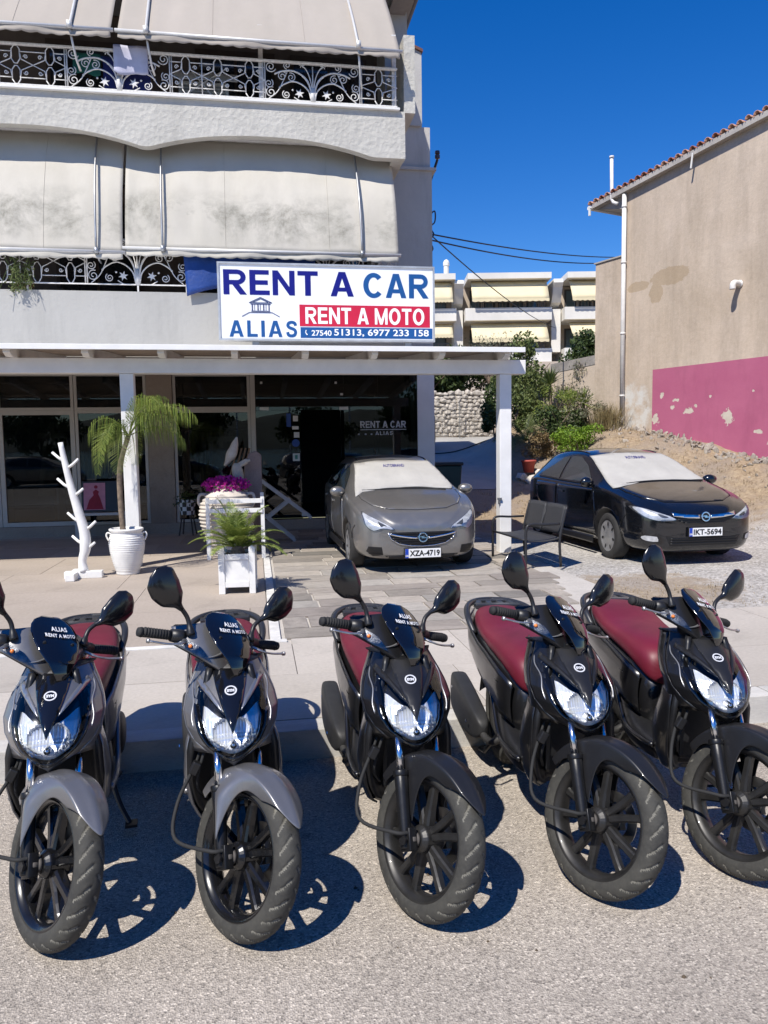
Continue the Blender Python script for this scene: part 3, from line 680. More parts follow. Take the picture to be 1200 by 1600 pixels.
awning('beige awning of the top balcony, cut off by the photo\'s left edge', -5.9, -1.93, (14.0, 9.60), (12.45, 7.80), CL1, (-4.6, -3.3), (-5.4, -2.50), .02, .10, TUBEW, True, 5)
awning('stained off-white awning of the lower balcony directly above the shop sign', -1.86, 2.40, (13.25, 6.60), (12.55, 4.68), CL2, (-.35, 1.28), (-1.30, 1.80), .10, .10, GALV, False, 3)
awning('stained off-white awning of the lower balcony cut off by the photo\'s left edge', -5.9, -1.90, (13.25, 6.60), (12.55, 4.62), CL2, (-4.7, -3.05), (-5.3, -2.28), .10, .10, GALV, False, 8)

# ------------------------------------------------------------------ things on the balconies
def drape(name, label, cat, x0, x1, ztop, drop, mt, y=12.66, seed=1, slack=.02):
    def f(u, v): return (lerp(x0, x1, u), y-.012*math.sin(u*9+seed)-.02*v*math.sin(u*5+seed), ztop-drop*v*(1+slack*math.sin(u*PI)*2+.10*math.sin(u*7+seed)))
    m = MB().grid(f, 22, 10); o = m.build(name, mt, smooth=True, solid=.004); return tag(o, label, cat)
drape('towel', 'dark green towel hung behind the upper balcony railing', 'towel', -2.55, -2.15, 7.62, .30, mat('green_cloth', (.01, .10, .075), .95), 12.80, 2)
drape('blanket', 'dark blue blanket hanging on the upper balcony railing', 'blanket', -2.12, -1.42, 7.60, .55, mat('blue_cloth', (.012, .02, .12), .95), 12.82, 4)
drape('towel', 'pale lilac towel hung over the upper balcony rail beside the blue blanket', 'towel', -1.93, -1.43, 7.70, .36, mat('lilac_cloth', (.50, .50, .62), .95), 12.655, 7, .12)
t = thing('drying_rack', 'white folding drying rack leaning behind the upper balcony railing', 'drying rack', (-.6, 13.1, 7.0))
m = MB(); m.tube([(-.6, 0, .05), (.35, .1, .72)], .012, 6); m.tube([(.25, 0, .05), (-.25, .1, .68)], .012, 6); m.build('leg', TUBEW, t)
m = MB()
for k in range(7): m.tube([(-.5, .02+.03*k, .48+.03*k), (.5, .02+.03*k, .48+.03*k)], .006, 5)
m.build('wires', TUBEW, t)
t = thing('air_conditioner', 'white air conditioner unit standing behind the upper balcony railing', 'air conditioner', (-1.0, 13.4, 6.98))
m = MB(); m.b2((-.05, 0, .05), (.75, .3, .60)); m.build('casing', mat('ac_white', (.55, .55, .53), .5), t, bevel=.02)
m = MB()
for k in range(9): m.b2((0, -.012, .10+.05*k), (.70, -.001, .125+.05*k))
m.build('grille', mat('ac_grey', (.25, .25, .25), .5), t)
t = thing('umbrella', 'folded dark parasol resting behind the right part of the upper railing', 'parasol', (1.9, 13.3, 6.98)); 
m = MB().tube([(0, 0, 0), (.02, 0, .9), (.03, 0, 1.05)], [.02, .09, .03], 10); m.build('canopy', mat('navy_cloth', (.02, .022, .04), .9), t, smooth=True)
TARP = mat('tarpaulin_blue', (.010, .05, .24), .5, var=.25, vs=2, bump=.4, bs=5, bd=.04)
def tf(u, v): 
    x = lerp(-1.02, 1.05, u); zl = lerp(4.02, 4.25, min(1, u*2)); return (x+.05*v*(1-u), 12.68-.02*math.sin(u*14)*v-.03*v, lerp(4.80, zl-.03*(1-u), v)+.02*math.sin(u*9))
o = MB().grid(tf, 30, 10).build('tarpaulin', TARP, smooth=True, solid=.004); tag(o, 'blue tarpaulin tied over the lower balcony railing behind the shop sign', 'tarpaulin')
# ------------------------------------------------------------------ pergola over the forecourt
pg = thing('pergola', 'white timber pergola roof on two square posts in front of the shop', 'pergola', (1, 10.25, .1))
def G(name, mb, mt, **k): mb.xf(MX.Translation(-V((1, 10.25, .1)))); return mb.build(name, mt, pg, **k)
PW = mat('pergola_white', (.80, .79, .77), .6, var=.07, vs=4, bump=.1, bs=40)
for x in (-6.45, -1.56, 3.41):
    m = MB(); m.b2((x-.083, 10.17, .1), (x+.083, 10.336, 2.555)); G('post', m, PW, bevel=.006)
m = MB(); m.b2((-9, 10.15, 2.558), (3.69, 10.35, 2.745)); G('beam', m, PW, bevel=.006)
def rz_(y): return 2.752+.075*(y-10.25)
for k in range(12):
    x = 3.33-.885*k
    m = MB(); y0, y1 = 9.84, 12.70
    m.add([(x-.04, y0, rz_(y0)+.05), (x+.04, y0, rz_(y0)+.05), (x+.04, y0, rz_(y0)+.12), (x-.04, y0, rz_(y0)+.12), (x-.04, y0+.12, rz_(y0+.12)-.0), (x+.04, y0+.12, rz_(y0+.12)), (x-.04, y1, rz_(y1)), (x+.04, y1, rz_(y1)), (x+.04, y1, rz_(y1)+.12), (x-.04, y1, rz_(y1)+.12)],
          [(0, 1, 2, 3), (0, 4, 5, 1), (4, 6, 7, 5), (6, 9, 8, 7), (3, 2, 8, 9), (0, 3, 9, 6, 4), (1, 5, 7, 8, 2)]); G('rafter', m, PW)
SHEET = mat('roof_boards', (.52, .43, .35), .8, var=.25, vs=3)
for k in range(14):
    y0 = 9.80+.207*k; y1 = y0+.200
    m = MB(); m.add([(-9, y0, rz_(y0)+.122), (3.52, y0, rz_(y0)+.122), (3.52, y1, rz_(y1)+.122), (-9, y1, rz_(y1)+.122), (-9, y0, rz_(y0)+.14), (3.52, y0, rz_(y0)+.14), (3.52, y1, rz_(y1)+.14), (-9, y1, rz_(y1)+.14)], [(3, 2, 1, 0), (4, 5, 6, 7), (0, 1, 5, 4), (1, 2, 6, 5), (2, 3, 7, 6), (3, 0, 4, 7)]); G('roof_board', m, SHEET)
m = MB(); m.add([(-9, 9.76, rz_(9.76)+.143), (3.53, 9.76, rz_(9.76)+.143), (3.53, 12.70, rz_(12.7)+.143), (-9, 12.70, rz_(12.7)+.143), (-9, 9.76, rz_(9.76)+.15), (3.53, 9.76, rz_(9.76)+.15), (3.53, 12.70, rz_(12.7)+.15), (-9, 12.70, rz_(12.7)+.15)], [(3, 2, 1, 0), (4, 5, 6, 7), (0, 1, 5, 4), (1, 2, 6, 5), (2, 3, 7, 6), (3, 0, 4, 7)]); G('roof_sheet', m, PW)
m = MB(); m.b2((-9, 9.745, 2.80), (3.54, 9.775, 2.865)); G('fascia', m, PW, bevel=.004)
m = MB(); m.b2((3.30, 10.155, .78), (3.325, 10.168, .86)); m.b2((3.29, 10.14, .84), (3.345, 10.168, .87)); G('tap', m, chrome)
# ------------------------------------------------------------------ shop sign
sg = thing('shop_sign', 'big white rent-a-car sign board mounted above the pergola', 'sign', (1.187, 11.95, 3.245))
W2, HH = 1.632, 1.098
m = MB(); m.b2((-W2, 0, 0), (W2, .14, HH)); m.build('panel', mat('sign_white', (.80, .81, .82), .35, var=.05, vs=2), sg)
m = MB(); t_ = .028
m.b2((-W2-t_, -.02, -t_), (W2+t_, .15, 0)); m.b2((-W2-t_, -.02, HH), (W2+t_, .15, HH+t_)); m.b2((-W2-t_, -.02, 0), (-W2, .15, HH)); m.b2((W2, -.02, 0), (W2+t_, .15, HH)); m.build('frame', mat('sign_frame', (.55, .55, .54), .4, .5, var=.2), sg)
NAVY = mat('sign_navy', (.003, .003, .17), .4, var=.05); BLUE = mat('sign_blue', (.008, .075, .25), .4, var=.05); RED = mat('sign_red', (.52, .012, .045), .4, var=.06); SWH = mat('sign_letter_white', (.82, .82, .82), .4, var=.02)
def on(x0, z0, y=-.003): return lambda x, y_: (x0+x, y, z0+y_)
def fitw(body, z0, cap, xl, xr, mt, name='lettering', bold=.012, y=-.003):
    a = textmb(body, 1, lambda x, y_: (x, 0, y_), bold, res=4); xs = [v[0] for v in a.v]; zs_ = [v[2] for v in a.v]; x0, x1 = min(xs), max(xs); zb, zt_ = min(zs_), max(zs_)
    a.v = [(xl+(v[0]-x0)/(x1-x0)*(xr-xl), y, z0+(v[2]-zb)/(zt_-zb)*cap) for v in a.v]; return a.build(name, mt, sg)
SGK = 1.098/1.155
def hv(body, z0, cap, xl, xr, mt, y=-.004, gap=.105): return heavy(body, lambda a, b: (a, y, b), xl, xr, z0*SGK, cap*SGK, gap).build('lettering', mt, sg)
def sx_(px): return -W2+(px-343)/(674-343)*2*W2
hv('RENT A', .685, .385, sx_(349), sx_(548), NAVY); hv('CAR', .675, .385, sx_(563), sx_(667), BLUE)
m = MB(); m.b2((sx_(463), -.004, .205*SGK), (sx_(669), 0, .545*SGK)); m.build('red_band', RED, sg)
hv('RENT A MOTO', .245, .260, sx_(472), sx_(660), SWH, -.007)
m = MB(); m.b2((sx_(464), -.004, .022*SGK), (sx_(673), 0, .190*SGK)); m.build('blue_band', BLUE, sg)
fitw('27540', .052, .085, sx_(481), sx_(512), SWH, bold=.015, y=-.007); fitw('51313, 6977 233 158', .042, .118, sx_(516), sx_(667), SWH, bold=.016, y=-.007)
m = MB(); c0 = sx_(474); m.tube([(c0-.012, -.007, .135), (c0-.022, -.007, .10), (c0+.004, -.007, .062)], [.010, .007, .010], 6); m.build('phone_mark', SWH, sg)
hv('ALIAS', .030, .255, sx_(356), sx_(459), BLUE, gap=.22)
# small temple drawing
lg = MB(); tx = sx_(404)
def ln(*p, w=.009):
    for a, b in zip(p, p[1:]): lg.bar((tx+a[0], -.0035, .30+a[1]), (tx+b[0], -.0035, .30+b[1]), .006, w, upv=(0, 0, 1) if abs(a[0]-b[0]) > abs(a[1]-b[1]) else (1, 0, 0))
ln((-.28, .03), (-.17, .09)); ln((.28, .03), (.17, .09)); ln((-.17, .09), (.17, .09)); ln((-.14, .11), (.14, .11))
ln((-.17, .235), (.17, .235)); ln((-.17, .235), (0, .315), (.17, .235)); ln((-.11, .245), (0, .295), (.11, .245)); ln((-.15, .215), (.15, .215))
for x in (-.125, -.04, .045, .125): ln((x, .12), (x, .21), w=.016)
for x in (-.09, -.005, .08): ln((x, .12), (x, .21), w=.007)
lg.build('temple_drawing', mat('sign_ink', (.02, .03, .12), .5, var=0), sg)
m = MB(); 
for x in (-1.12, 1.24): MB().b2((x-.05, .02, -.22), (x+.05, .10, -.029)).build('bracket', mat('bracket_grey', (.30, .30, .30), .5, .5), sg)
# ------------------------------------------------------------------ gable building on the right
def plaster():
    t = NT('old_plaster'); s = t.sep()
    n = t.ramp(t.noise(.55, 8, .68, dist=.5), [(.32, 0), (.66, 1)]); c = t.mix(n, (.56, .465, .375), (.455, .37, .285))
    v = t.ramp(t.noise(1.4, 7, .7, stretch=(1.5, 1.5, .22)), [(.42, 1.06), (.72, .80)]); c = t.mix(1, c, v, 'MULTIPLY')
    f = t.ramp(t.noise(11, 6, .75), [(.3, .90), (.7, 1.07)]); c = t.mix(1, c, f, 'MULTIPLY')
    # repaired damp patches with their own outline (wall coordinates: x along, z up)
    def blob(px, pz, rx, rz2, rough=.5, sc_=2.2):
        a = t.math('DIVIDE', t.math('SUBTRACT', s[0], px), rx); b = t.math('DIVIDE', t.math('SUBTRACT', s[2], pz), rz2)
        d = t.math('SQRT', t.math('ADD', t.math('MULTIPLY', a, a), t.math('MULTIPLY', b, b)))
        return t.math('ADD', d, t.math('MULTIPLY', t.math('SUBTRACT', t.noise(sc_*1.6, 7, .7), .5), rough*3))
    b1 = t.math('MINIMUM', blob(1.45, 5.62, .62, .22, .45), t.math('MINIMUM', blob(.45, 5.55, .38, .13, .4), blob(1.05, 5.30, .22, .26, .4)))
    m = t.ramp(b1, [(.93, 1), (.99, 0)]); c = t.mix(t.math('MULTIPLY', m, .55), c, (.34, .25, .15))
    lo = t.ramp(t.math('ADD', s[2], t.math('MULTIPLY', t.noise(1.5, 5, .6), .9)), [(2.55/10, 1), (3.1/10, 0)]) if 0 else None
    pale = t.math('MULTIPLY', t.ramp(blob(.42, 2.45, .55, .75, .35, 3), [(.7, 1), (1.0, 0)]), t.ramp(t.noise(3, 6, .7), [(.4, 0), (.55, 1)])); c = t.mix(pale, c, (.58, .56, .52))
    t.set('Base Color', c); t.set('Roughness', .95); t.set('Specular IOR Level', .2); t.bump(t.noise(14, 8, .75), .35, .02); return t.m
PLAST = plaster()
gb = thing('gable_house', 'tall beige plastered house wall with pink base and tiled roof edge on the right', 'house', (WC.x, WC.y, 0))
ang = math.atan2(WD.y, WD.x); gb.rotation_euler = (0, 0, ang)     # local x runs along the wall towards the camera, local -y... faces the lot
# local y: WD rotated +90deg = (.944,.329)  -> interior;  the face is y=0, the lot is y<0
def HB(name, mb, mt, parent=None, **k): return mb.build(name, mt, parent or gb, **k)
def ztop(x): return 7.98+.102*x
m = MB(); m.prism([(0, -1), (16, -1), (16, 7.9), (6.5, ztop(6.5)), (0, ztop(0))], lambda a, b, s: (a, 9*s, b)); HB('wall', m, PLAST)
m = MB(); m.b2((-1.06, .02, 1.0), (-.002, 8, 6.42)); HB('side_wing', m, PLAST)
m = MB(); m.b2((-1.10, -.01, 6.422), (-.002, 8, 6.46)); HB('wing_coping', m, concrete('coping_grey', (.42, .40, .37), (.34, .32, .30), 2, .3))
# pink base coat with flaked patches: a thin coat of its own
def pink():
    t = NT('pink_paint'); s = t.sep()
    n = t.ramp(t.noise(.9, 7, .65), [(.3, 0), (.7, 1)]); c = t.mix(n, (.44, .13, .215), (.38, .10, .18))
    st = t.ramp(t.noise(1.7, 7, .7, stretch=(1, 1, .3)), [(.5, 1), (.75, .82)]); c = t.mix(1, c, st, 'MULTIPLY')
    def blob(px, pz, rx, rz2):
        a = t.math('DIVIDE', t.math('SUBTRACT', s[0], px), rx); b = t.math('DIVIDE', t.math('SUBTRACT', s[2], pz), rz2)
        return t.math('ADD', t.math('SQRT', t.math('ADD', t.math('MULTIPLY', a, a), t.math('MULTIPLY', b, b))), t.math('MULTIPLY', t.math('SUBTRACT', t.noise(8, 7, .7), .5), 2.4))
    d = None
    for q in ((3.17, 2.17, .22, .27), (2.09, 2.34, .20, .12), (1.28, 2.76, .10, .10), (1.72, 2.62, .16, .07), (1.6, 2.45, .10, .08), (3.95, 1.80, .13, .08), (2.3, 2.45, .07, .07), (4.25, 1.55, .12, .07), (1.1, 2.2, .16, .25), (2.7, 2.65, .05, .04), (3.8, 2.7, .06, .05), (5.2, 2.2, .2, .2), (6.3, 1.6, .25, .2)):
        b = blob(*q); d = b if d is None else t.math('MINIMUM', d, b)
    pl = t.ramp(d, [(.58, 1), (.63, 0)]); ed = t.ramp(d, [(.58, 0), (.68, 1)])
    base2 = t.mix(t.ramp(t.noise(6, 5, .6), [(.3, 0), (.7, 1)]), (.60, .54, .46), (.48, .42, .35))
    t.set('Base Color', t.mix(pl, c, base2)); t.set('Roughness', .9); t.set('Specular IOR Level', .25); t.bump(t.math('ADD', ed, t.math('MULTIPLY', t.noise(20, 6, .7), .6)), .35, .012); return t.m
m = MB(); n = 60; low = [(1.0+15*i/n, 0.3) for i in range(n+1)]
m.prism([(.98, .3)]+[(16, .3)]+[(16, 3.415), (.98, 3.415)], lambda a, b, s: (a, -.006+.005*s, b)); HB('pink_coat', m, pink())
# roof: verge of barrel tiles along the sloping edge, boards below
TILE = mat('roof_tile', (.32, .12, .07), .8, var=.35, vs=3, col2=(.20, .075, .05)); TILE2 = mat('roof_tile_pale', (.46, .25, .17), .85, var=.3, vs=4)
m = MB(); m.prism([(-1.05, ztop(-1.05)-.02), (16, ztop(16)-.02), (16, ztop(16)+.10), (-1.05, ztop(-1.05)+.10)], lambda a, b, s: (a, -.16+9.4*s, b)); HB('roof_deck', m, mat('roof_deck_grey', (.40, .37, .34), .85, var=.2))
m = MB(); m.prism([(-1.04, ztop(-1.04)-.022), (-.04, ztop(0)-.022), (-.04, 7.62), (-.98, 7.86)], lambda a, b, s: (a, .03+8*s, b)); HB('eave_box', m, mat('eave_grey', (.45, .43, .41), .8, var=.2))
m = MB().tube([(-1.12, -.2, ztop(-1.1)+.02), (-1.12, 8, ztop(-1.1)+.02)], .055, 10); m.box((-1.10, -.18, ztop(-1.1)-.06), (.05, .04, .24)); HB('gutter', m, white_paint)
tm_ = MB().grid(lambda u, v: ((.078-.014*v)*math.cos(PI*u), .46*v, (.078-.014*v)*math.sin(PI*u)), 9, 2)
tme = tm_.mesh('roof_tile', [TILE], True); tme2 = tm_.mesh('roof_tile', [TILE2], True)
r = random.Random(4); x = -1.08; sl = math.atan(.102)
while x < 15.5:
    me_ = tme2 if r.random() < .45 else tme
    o = obj('roof_tile', me_, gb, (x, -.20, ztop(x)+.115+r.uniform(-.006, .006)), (r.uniform(-.03, .03), -sl, PI/2*0+r.uniform(-.05, .05))); s_ = o.modifiers.new('t', 'SOLIDIFY'); s_.thickness = .014
    x += .205
m = MB()
for i in range(7): m.b2((-1.0+2.4*i, -.20, ztop(-1+2.4*i)+.10), (1.38+2.4*i, 9.2, ztop(-1+2.4*i)+.11))
# drain pipe, vent, standpipe
DP = mat('drain_white', (.70, .68, .65), .5, var=.12, vs=6)
m = MB().tube([(.05, -.09, ztop(0)-.05), (.05, -.09, 2.28)], .058, 12); m.tube([(.05, -.09, 2.30), (.02, -.09, 2.16), (-.12, -.09, 2.11), (-.95, -.09, 2.02)], .055, 12)
for z in (2.8, 4.4, 6.2, 7.6): m.tube([(.05, -.09, z), (.05, -.09, z+.05)], .068, 12)
HB('drain_pipe', m, DP, smooth=True)
m = MB().tube([(-.16, -.12, 7.75), (-.30, -.12, 7.82), (-.36, -.12, 7.92), (-.36, -.14, 8.95)], .045, 10); m.tube([(-.36, -.14, 8.95), (-.36, -.14, 9.0)], .06, 10); HB('vent_pipe', m, DP, smooth=True)
m = MB().tube(crv([(3.40, .02, 5.07), (3.40, -.17, 5.08), (3.40, -.24, 5.03), (3.40, -.245, 4.93)], 5), .065, 12); m.tube([(3.40, -.01, 5.07), (3.40, -.03, 5.07)], .085, 12); HB('wall_vent', m, DP, smooth=True)
m = MB().tube([(2.22, -.19, ztop(2.2)+.02), (2.16, -.17, ztop(2.2)-.30)], .022, 8); HB('strut', m, white_paint)
# boundary wall running on from the house
bw = thing('boundary_wall', 'low beige rendered garden wall with stained top joining the tall house', 'wall', (WC.x, WC.y, 0)); bw.rotation_euler = (0, 0, ang)
BW = concrete('boundary_render', (.60, .50, .40), (.50, .41, .32), 1.0, .3)
m = MB(); m.prism([(-1.062, 1), (-1.062, 3.97), (-2.85, 3.90), (-3.0, 3.55), (-4.3, 2.9), (-5.6, 2.75), (-5.6, 1)], lambda a, b, s: (a, .03+.2*s, b)); m.build('wall', BW, bw)
m = MB(); m.prism([(-1.062, 3.75), (-1.062, 4.0), (-2.87, 3.93), (-2.87, 3.66)], lambda a, b, s: (a, .018+.224*s, b)); m.build('coping', concrete('stained_coping', (.20, .18, .165), (.36, .33, .30), 3.5, .4), bw)
# scree and stones along the foot of the gable wall
STN = concrete('bank_stone', (.40, .355, .30), (.27, .235, .195), 3, .4)
sm = [ico(1, 1, .35, i).mesh('stone', STN, False) for i in range(5)]
tag(thing('bank_stones', None, None), kind='structure'); bank = bpy.data.objects['bank_stones']
for i in range(280):
    s = r.uniform(.2, 7.5); d = abs(r.gauss(.0, .55))+.12; p = WC+WD*s+WN*d; sc_ = r.uniform(.025, .07)*(1.1 if d < .6 else .7)
    obj('stone', sm[i % 5], bank, (p.x, p.y, terrain(p.x, p.y)+sc_*.25), (r.uniform(0, 6), r.uniform(0, 6), r.uniform(0, 6)), (sc_*1.6, sc_*1.1, sc_*.5))
# dry grass tufts over the earth
def tuft_stuff(name, spots, mt, hmin, hmax, blades, seed, wid=.006, spread=.5):
    rr_ = random.Random(seed); m = MB()
    for (x, y) in spots:
        z = terrain(x, y)
        for _ in range(blades):
            a = rr_.uniform(0, 6.28); h = rr_.uniform(hmin, hmax); l = rr_.uniform(.1, spread)*h; bx, by = x+rr_.gauss(0, .06), y+rr_.gauss(0, .06); c, s = math.cos(a), math.sin(a); w = wid*rr_.uniform(.6, 1.4)
            m.add([(bx-s*w, by+c*w, z-.01), (bx+s*w, by-c*w, z-.01), (bx+c*l*.4+s*w*.7, by+s*l*.4-c*w*.7, z+h*.6), (bx+c*l*.4-s*w*.7, by+s*l*.4+c*w*.7, z+h*.6), (bx+c*l, by+s*l, z+h)], [(0, 1, 2, 3), (3, 2, 4)])
    return tag(m.build(name, mt), kind='stuff')
DRY = mat('dry_grass', (.40, .31, .19), .9, var=.5, vs=9, col2=(.24, .18, .10))
sp = []
for _ in range(900):
    x, y = r.uniform(3.6, 12), r.uniform(13.2, 22); p = V((x, y, 0))-WC; d = p.dot(WN)
    if d < .1: continue
    if x < drx(y)[1]+.2 and y > 17: continue
    sp.append((x, y))
for _ in range(420):
    s = r.uniform(.3, 8.5); d = abs(r.gauss(1.6, .9))+.2; p = WC+WD*s+WN*d; sp.append((p.x, p.y))
tuft_stuff('dry_grass', sp, DRY, .02, .085, 8, 5, .004, 2.2)
tuft_stuff('dry_grass', [(4.15+r.gauss(0, .55), 7.4+r.gauss(0, .45)) for _ in range(150)], DRY, .008, .03, 8, 6, .003, 2.5)

# ------------------------------------------------------------------ far apartment block
ab = thing('apartment_block', 'distant cream apartment block with yellow awnings and white balconies', 'building', (17, 49.2, 0)); ab.rotation_euler = (0, 0, -yaw)
def A_(name, mb, mt, parent=None, **k): return mb.build(name, mt, parent or ab, **k)
# local: x right, y away, origin depth 50 plane at px u=600+..., X_px -> local x = (u-600)/24 - off
ox = 17*math.cos(-yaw)+49.2*math.sin(-yaw)
def ux(u): return (u-600)/24.0-(17*r0.x+49.2*r0.y)
def vz(v): return 1.6+(690.5-v+ (0.0))/24.0+.0
AW_ = mat('far_white', (.74, .71, .65), .85, var=.12, vs=.6); ACR = mat('far_cream', (.50, .42, .34), .85, var=.15, vs=.5); AYEL = mat('far_awning', (.72, .62, .40), .85, var=.1, vs=.8); ADRK = mat('far_opening', (.05, .05, .055), .5, var=.4, vs=1)
AGL = mat('far_glass', (.10, .15, .18), .1, var=.3, vs=.6, coat=.3)
m = MB(); m.b2((ux(600), 2, -2), (ux(1010), 12, vz(436))); A_('wall', m, ACR)
mods = [(640, 716), (735, 865), (890, 1000)]
for i, (a, b) in enumerate(mods):
    m = MB(); m.b2((ux(a), -.6, vz(434)), (ux(b), 3, vz(425))); A_('roof_slab', m, AW_)
    for zt_, zb_ in ((478, 497), (541, 562)):
        m = MB(); m.b2((ux(a)-.15, -.5, vz(zb_)), (ux(b)+.05, -.3, vz(zt_))); m.b2((ux(a)-.15, -.3, vz(zb_)), (ux(b)+.05, 2.1, vz(zb_)+.15)); m.b2((ux(a)-.15, -.3, vz(zb_)+.15), (ux(a)+.05, 2.1, vz(zt_))); A_('balcony', m, AW_)
        m = MB(); m.b2((ux(a)+.4, -.42, vz(zt_)+.35), (ux(b)-.4, -.38, vz(zt_)+.41))
        x = ux(a)+.5
        while x < ux(b)-.5: m.b2((x, -.415, vz(zt_)), (x+.04, -.385, vz(zt_)+.35)); x += .22
        A_('railing', m, mat('far_rail', (.12, .12, .12), .5))
    for zt_, zb_, dep in ((433, 466, -.9), (499, 520 if i != 1 else 528, -.9)):
        m = MB(); xa, xb = ux(a)+.25, ux(b)-.2
        def f(u, v): return (lerp(xa, xb, u), lerp(.2, dep, v)-.1*math.sin(PI*v), lerp(vz(zt_), vz(zb_), v))
        m.grid(f, 12, 6); aw = A_('awning', m, AYEL, smooth=True, solid=.02)
        m = MB().grid(lambda u, v: (lerp(xa, xb, u), dep-.02, vz(zb_)-v*(.14+.05*abs(math.sin(u*40)))), 60, 2); A_('valance', m, AYEL, aw, solid=.01)
    for zt_, zb_ in ((440, 478), (503, 541)):
        k = max(2, int((b-a)/26)); 
        for j in range(k):
            xa = lerp(ux(a)+.3, ux(b)-.3, j/k)+.1; xb = lerp(ux(a)+.3, ux(b)-.3, (j+1)/k)-.1
            m = MB(); m.b2((xa, 1.95, vz(zb_)-.4), (xb, 2.02, vz(zt_))); w_ = A_('window', m, ADRK); m = MB(); m.b2((xa+.12, 1.93, vz(zb_)-.4), (xb-.12, 1.949, vz(zt_)-.12)); A_('pane', m, AGL, w_)
for u in (722, 877):
    m = MB(); m.prism([(-.45, vz(440)), (-.2, vz(447)), (.3, vz(468)), (1.9, vz(478)), (1.9, vz(434)), (-.3, vz(434))], lambda a, b, s: (ux(u)-.3+.6*s, a, b)); m.b2((ux(u)-.3, .3, vz(545)), (ux(u)+.3, 2, vz(478))); A_('fin_wall', m, AW_)
m = MB(); m.tube([(ux(709), 3, vz(428)), (ux(709), 3, vz(394))], .18, 10); m.lathe([(0, .45), (.16, .35), (.22, .2), (.22, .0), (0, 0)], 12, MX.Translation(V((ux(709), 3, vz(394))))); A_('chimney', m, AW_, smooth=False)
m = MB(); m.b2((ux(700), -.6, -1), (ux(1010), 2, vz(562)-.0)); A_('base_wall', m, ACR)

# ------------------------------------------------------------------ rubble retaining wall at the back
rw_ = thing('retaining_wall', 'pale rubble stone retaining wall behind the driveway', 'wall', (7.5, 27, 0))
BED = concrete('wall_mortar', (.42, .38, .33), (.33, .30, .26), 2, .4)
m = MB(); m.b2((-5, .12, 1), (4.2, .6, 3.42)); m.build('mortar', BED, rw_)
RST = concrete('rubble_stone', (.62, .57, .50), (.44, .39, .33), 1.6, .5)
rme = [ico(1, 1, .4, 20+i).mesh('stone', RST) for i in range(6)]
y = 1.9; k = 0
while y < 3.4:
    x = -1.3
    while x < 2.4:
        w = r.uniform(.14, .30); h = r.uniform(.10, .17)
        obj('stone', rme[k % 6], rw_, (x+w/2, .11+r.uniform(-.015, .015), y+h/2+r.uniform(-.03, .03)), (r.uniform(-.2, .2), r.uniform(-.3, .3), r.uniform(-.2, .2)), (w*r.uniform(.56, .70), .085, h*r.uniform(.58, .78))); x += w*r.uniform(.85, 1.0); k += 1
    y += .135
t = thing('wire_fence', 'grey wire mesh panel standing before the rubble wall', 'fence', (7.4, 26.7, 0))
m = MB()
for i in range(26): m.tube([(-1.4+.1*i, 0, 1.9), (-1.4+.1*i, 0, 3.0)], .004, 4, False)
for i in range(10): m.tube([(-1.4, 0, 1.95+.11*i), (1.1, 0, 1.95+.11*i)], .004, 4, False)
tag(m.build('mesh', mat('wire', (.30, .30, .29), .5, .6), t), kind='stuff')
m = MB()
for x in (-1.4, -.15, 1.1): m.tube([(x, 0, 1.8), (x, 0, 3.1)], .018, 6)
m.build('post', MATS['wire'], t)
# ------------------------------------------------------------------ overhead cables and their bracket
ins = thing('cable_bracket', 'dark iron cable bracket with insulators on the shop building side wall', 'bracket', (3.38, 15.2, 6.4))
m = MB().tube([(0, 0, -.6), (.05, 0, .0), (.30, -.1, .75)], .025, 8); m.tube([(.0, 0, .35), (.18, 0, .35)], .02, 6); m.build('arm', dark_metal, ins)
for q in ((.30, -.1, .80), (.06, 0, .78)):
    m = MB().lathe([(0, .12), (.045, .11), (.05, .06), (.03, .05), (.05, .03), (.05, -.03), (0, -.04)], 12, MX.Translation(V(q))); m.build('insulator', mat('insulator_brown', (.06, .035, .03), .3, coat=.5), ins)
CAB = mat('cable_black', (.015, .015, .018), .6)
def wire(label, a, b, sag, rad=.016):
    a, b = V(a), V(b); m = MB().tube([a.lerp(b, i/24)-V((0, 0, sag*4*(i/24)*(1-i/24))) for i in range(25)], rad, 5); return tag(m.build('overhead_cable', CAB), label, 'cable')
wire('upper of the two dark cables stretched between the shop building and the beige house', (3.40, 15.0, 5.72), (12.6, 25.5, 8.0), .12)
wire('lower of the two dark cables stretched between the shop building and the beige house', (3.40, 14.9, 5.58), (12.3, 25.25, 7.75), .17)
wire('thin cable sloping down from the shop building across the far apartments', (3.40, 15.0, 5.78), (14.6, 36, 7.2), .25, .014)
m = MB().tube(crv([(3.40, 14.7, 5.95), (3.52, 14.7, 6.05), (3.52, 14.7, 5.85), (3.42, 14.7, 5.75), (3.50, 14.7, 5.62), (3.42, 14.7, 5.5), (3.48, 14.7, 5.35), (3.40, 14.7, 5.25)], 5), .014, 6)
tag(m.build('cable_coil', CAB), 'loose loops of black cable on the shop building corner', 'cable')
# ------------------------------------------------------------------ scooters
STEER = RD(35)
AX = V((0, .447, .894)).normalized()
PIV = V((0, -.085, 0))
def steer(deg): return MX.Translation(PIV) @ MX.Rotation(RD(deg), 4, AX) @ MX.Translation(-PIV)
ST = steer(35)

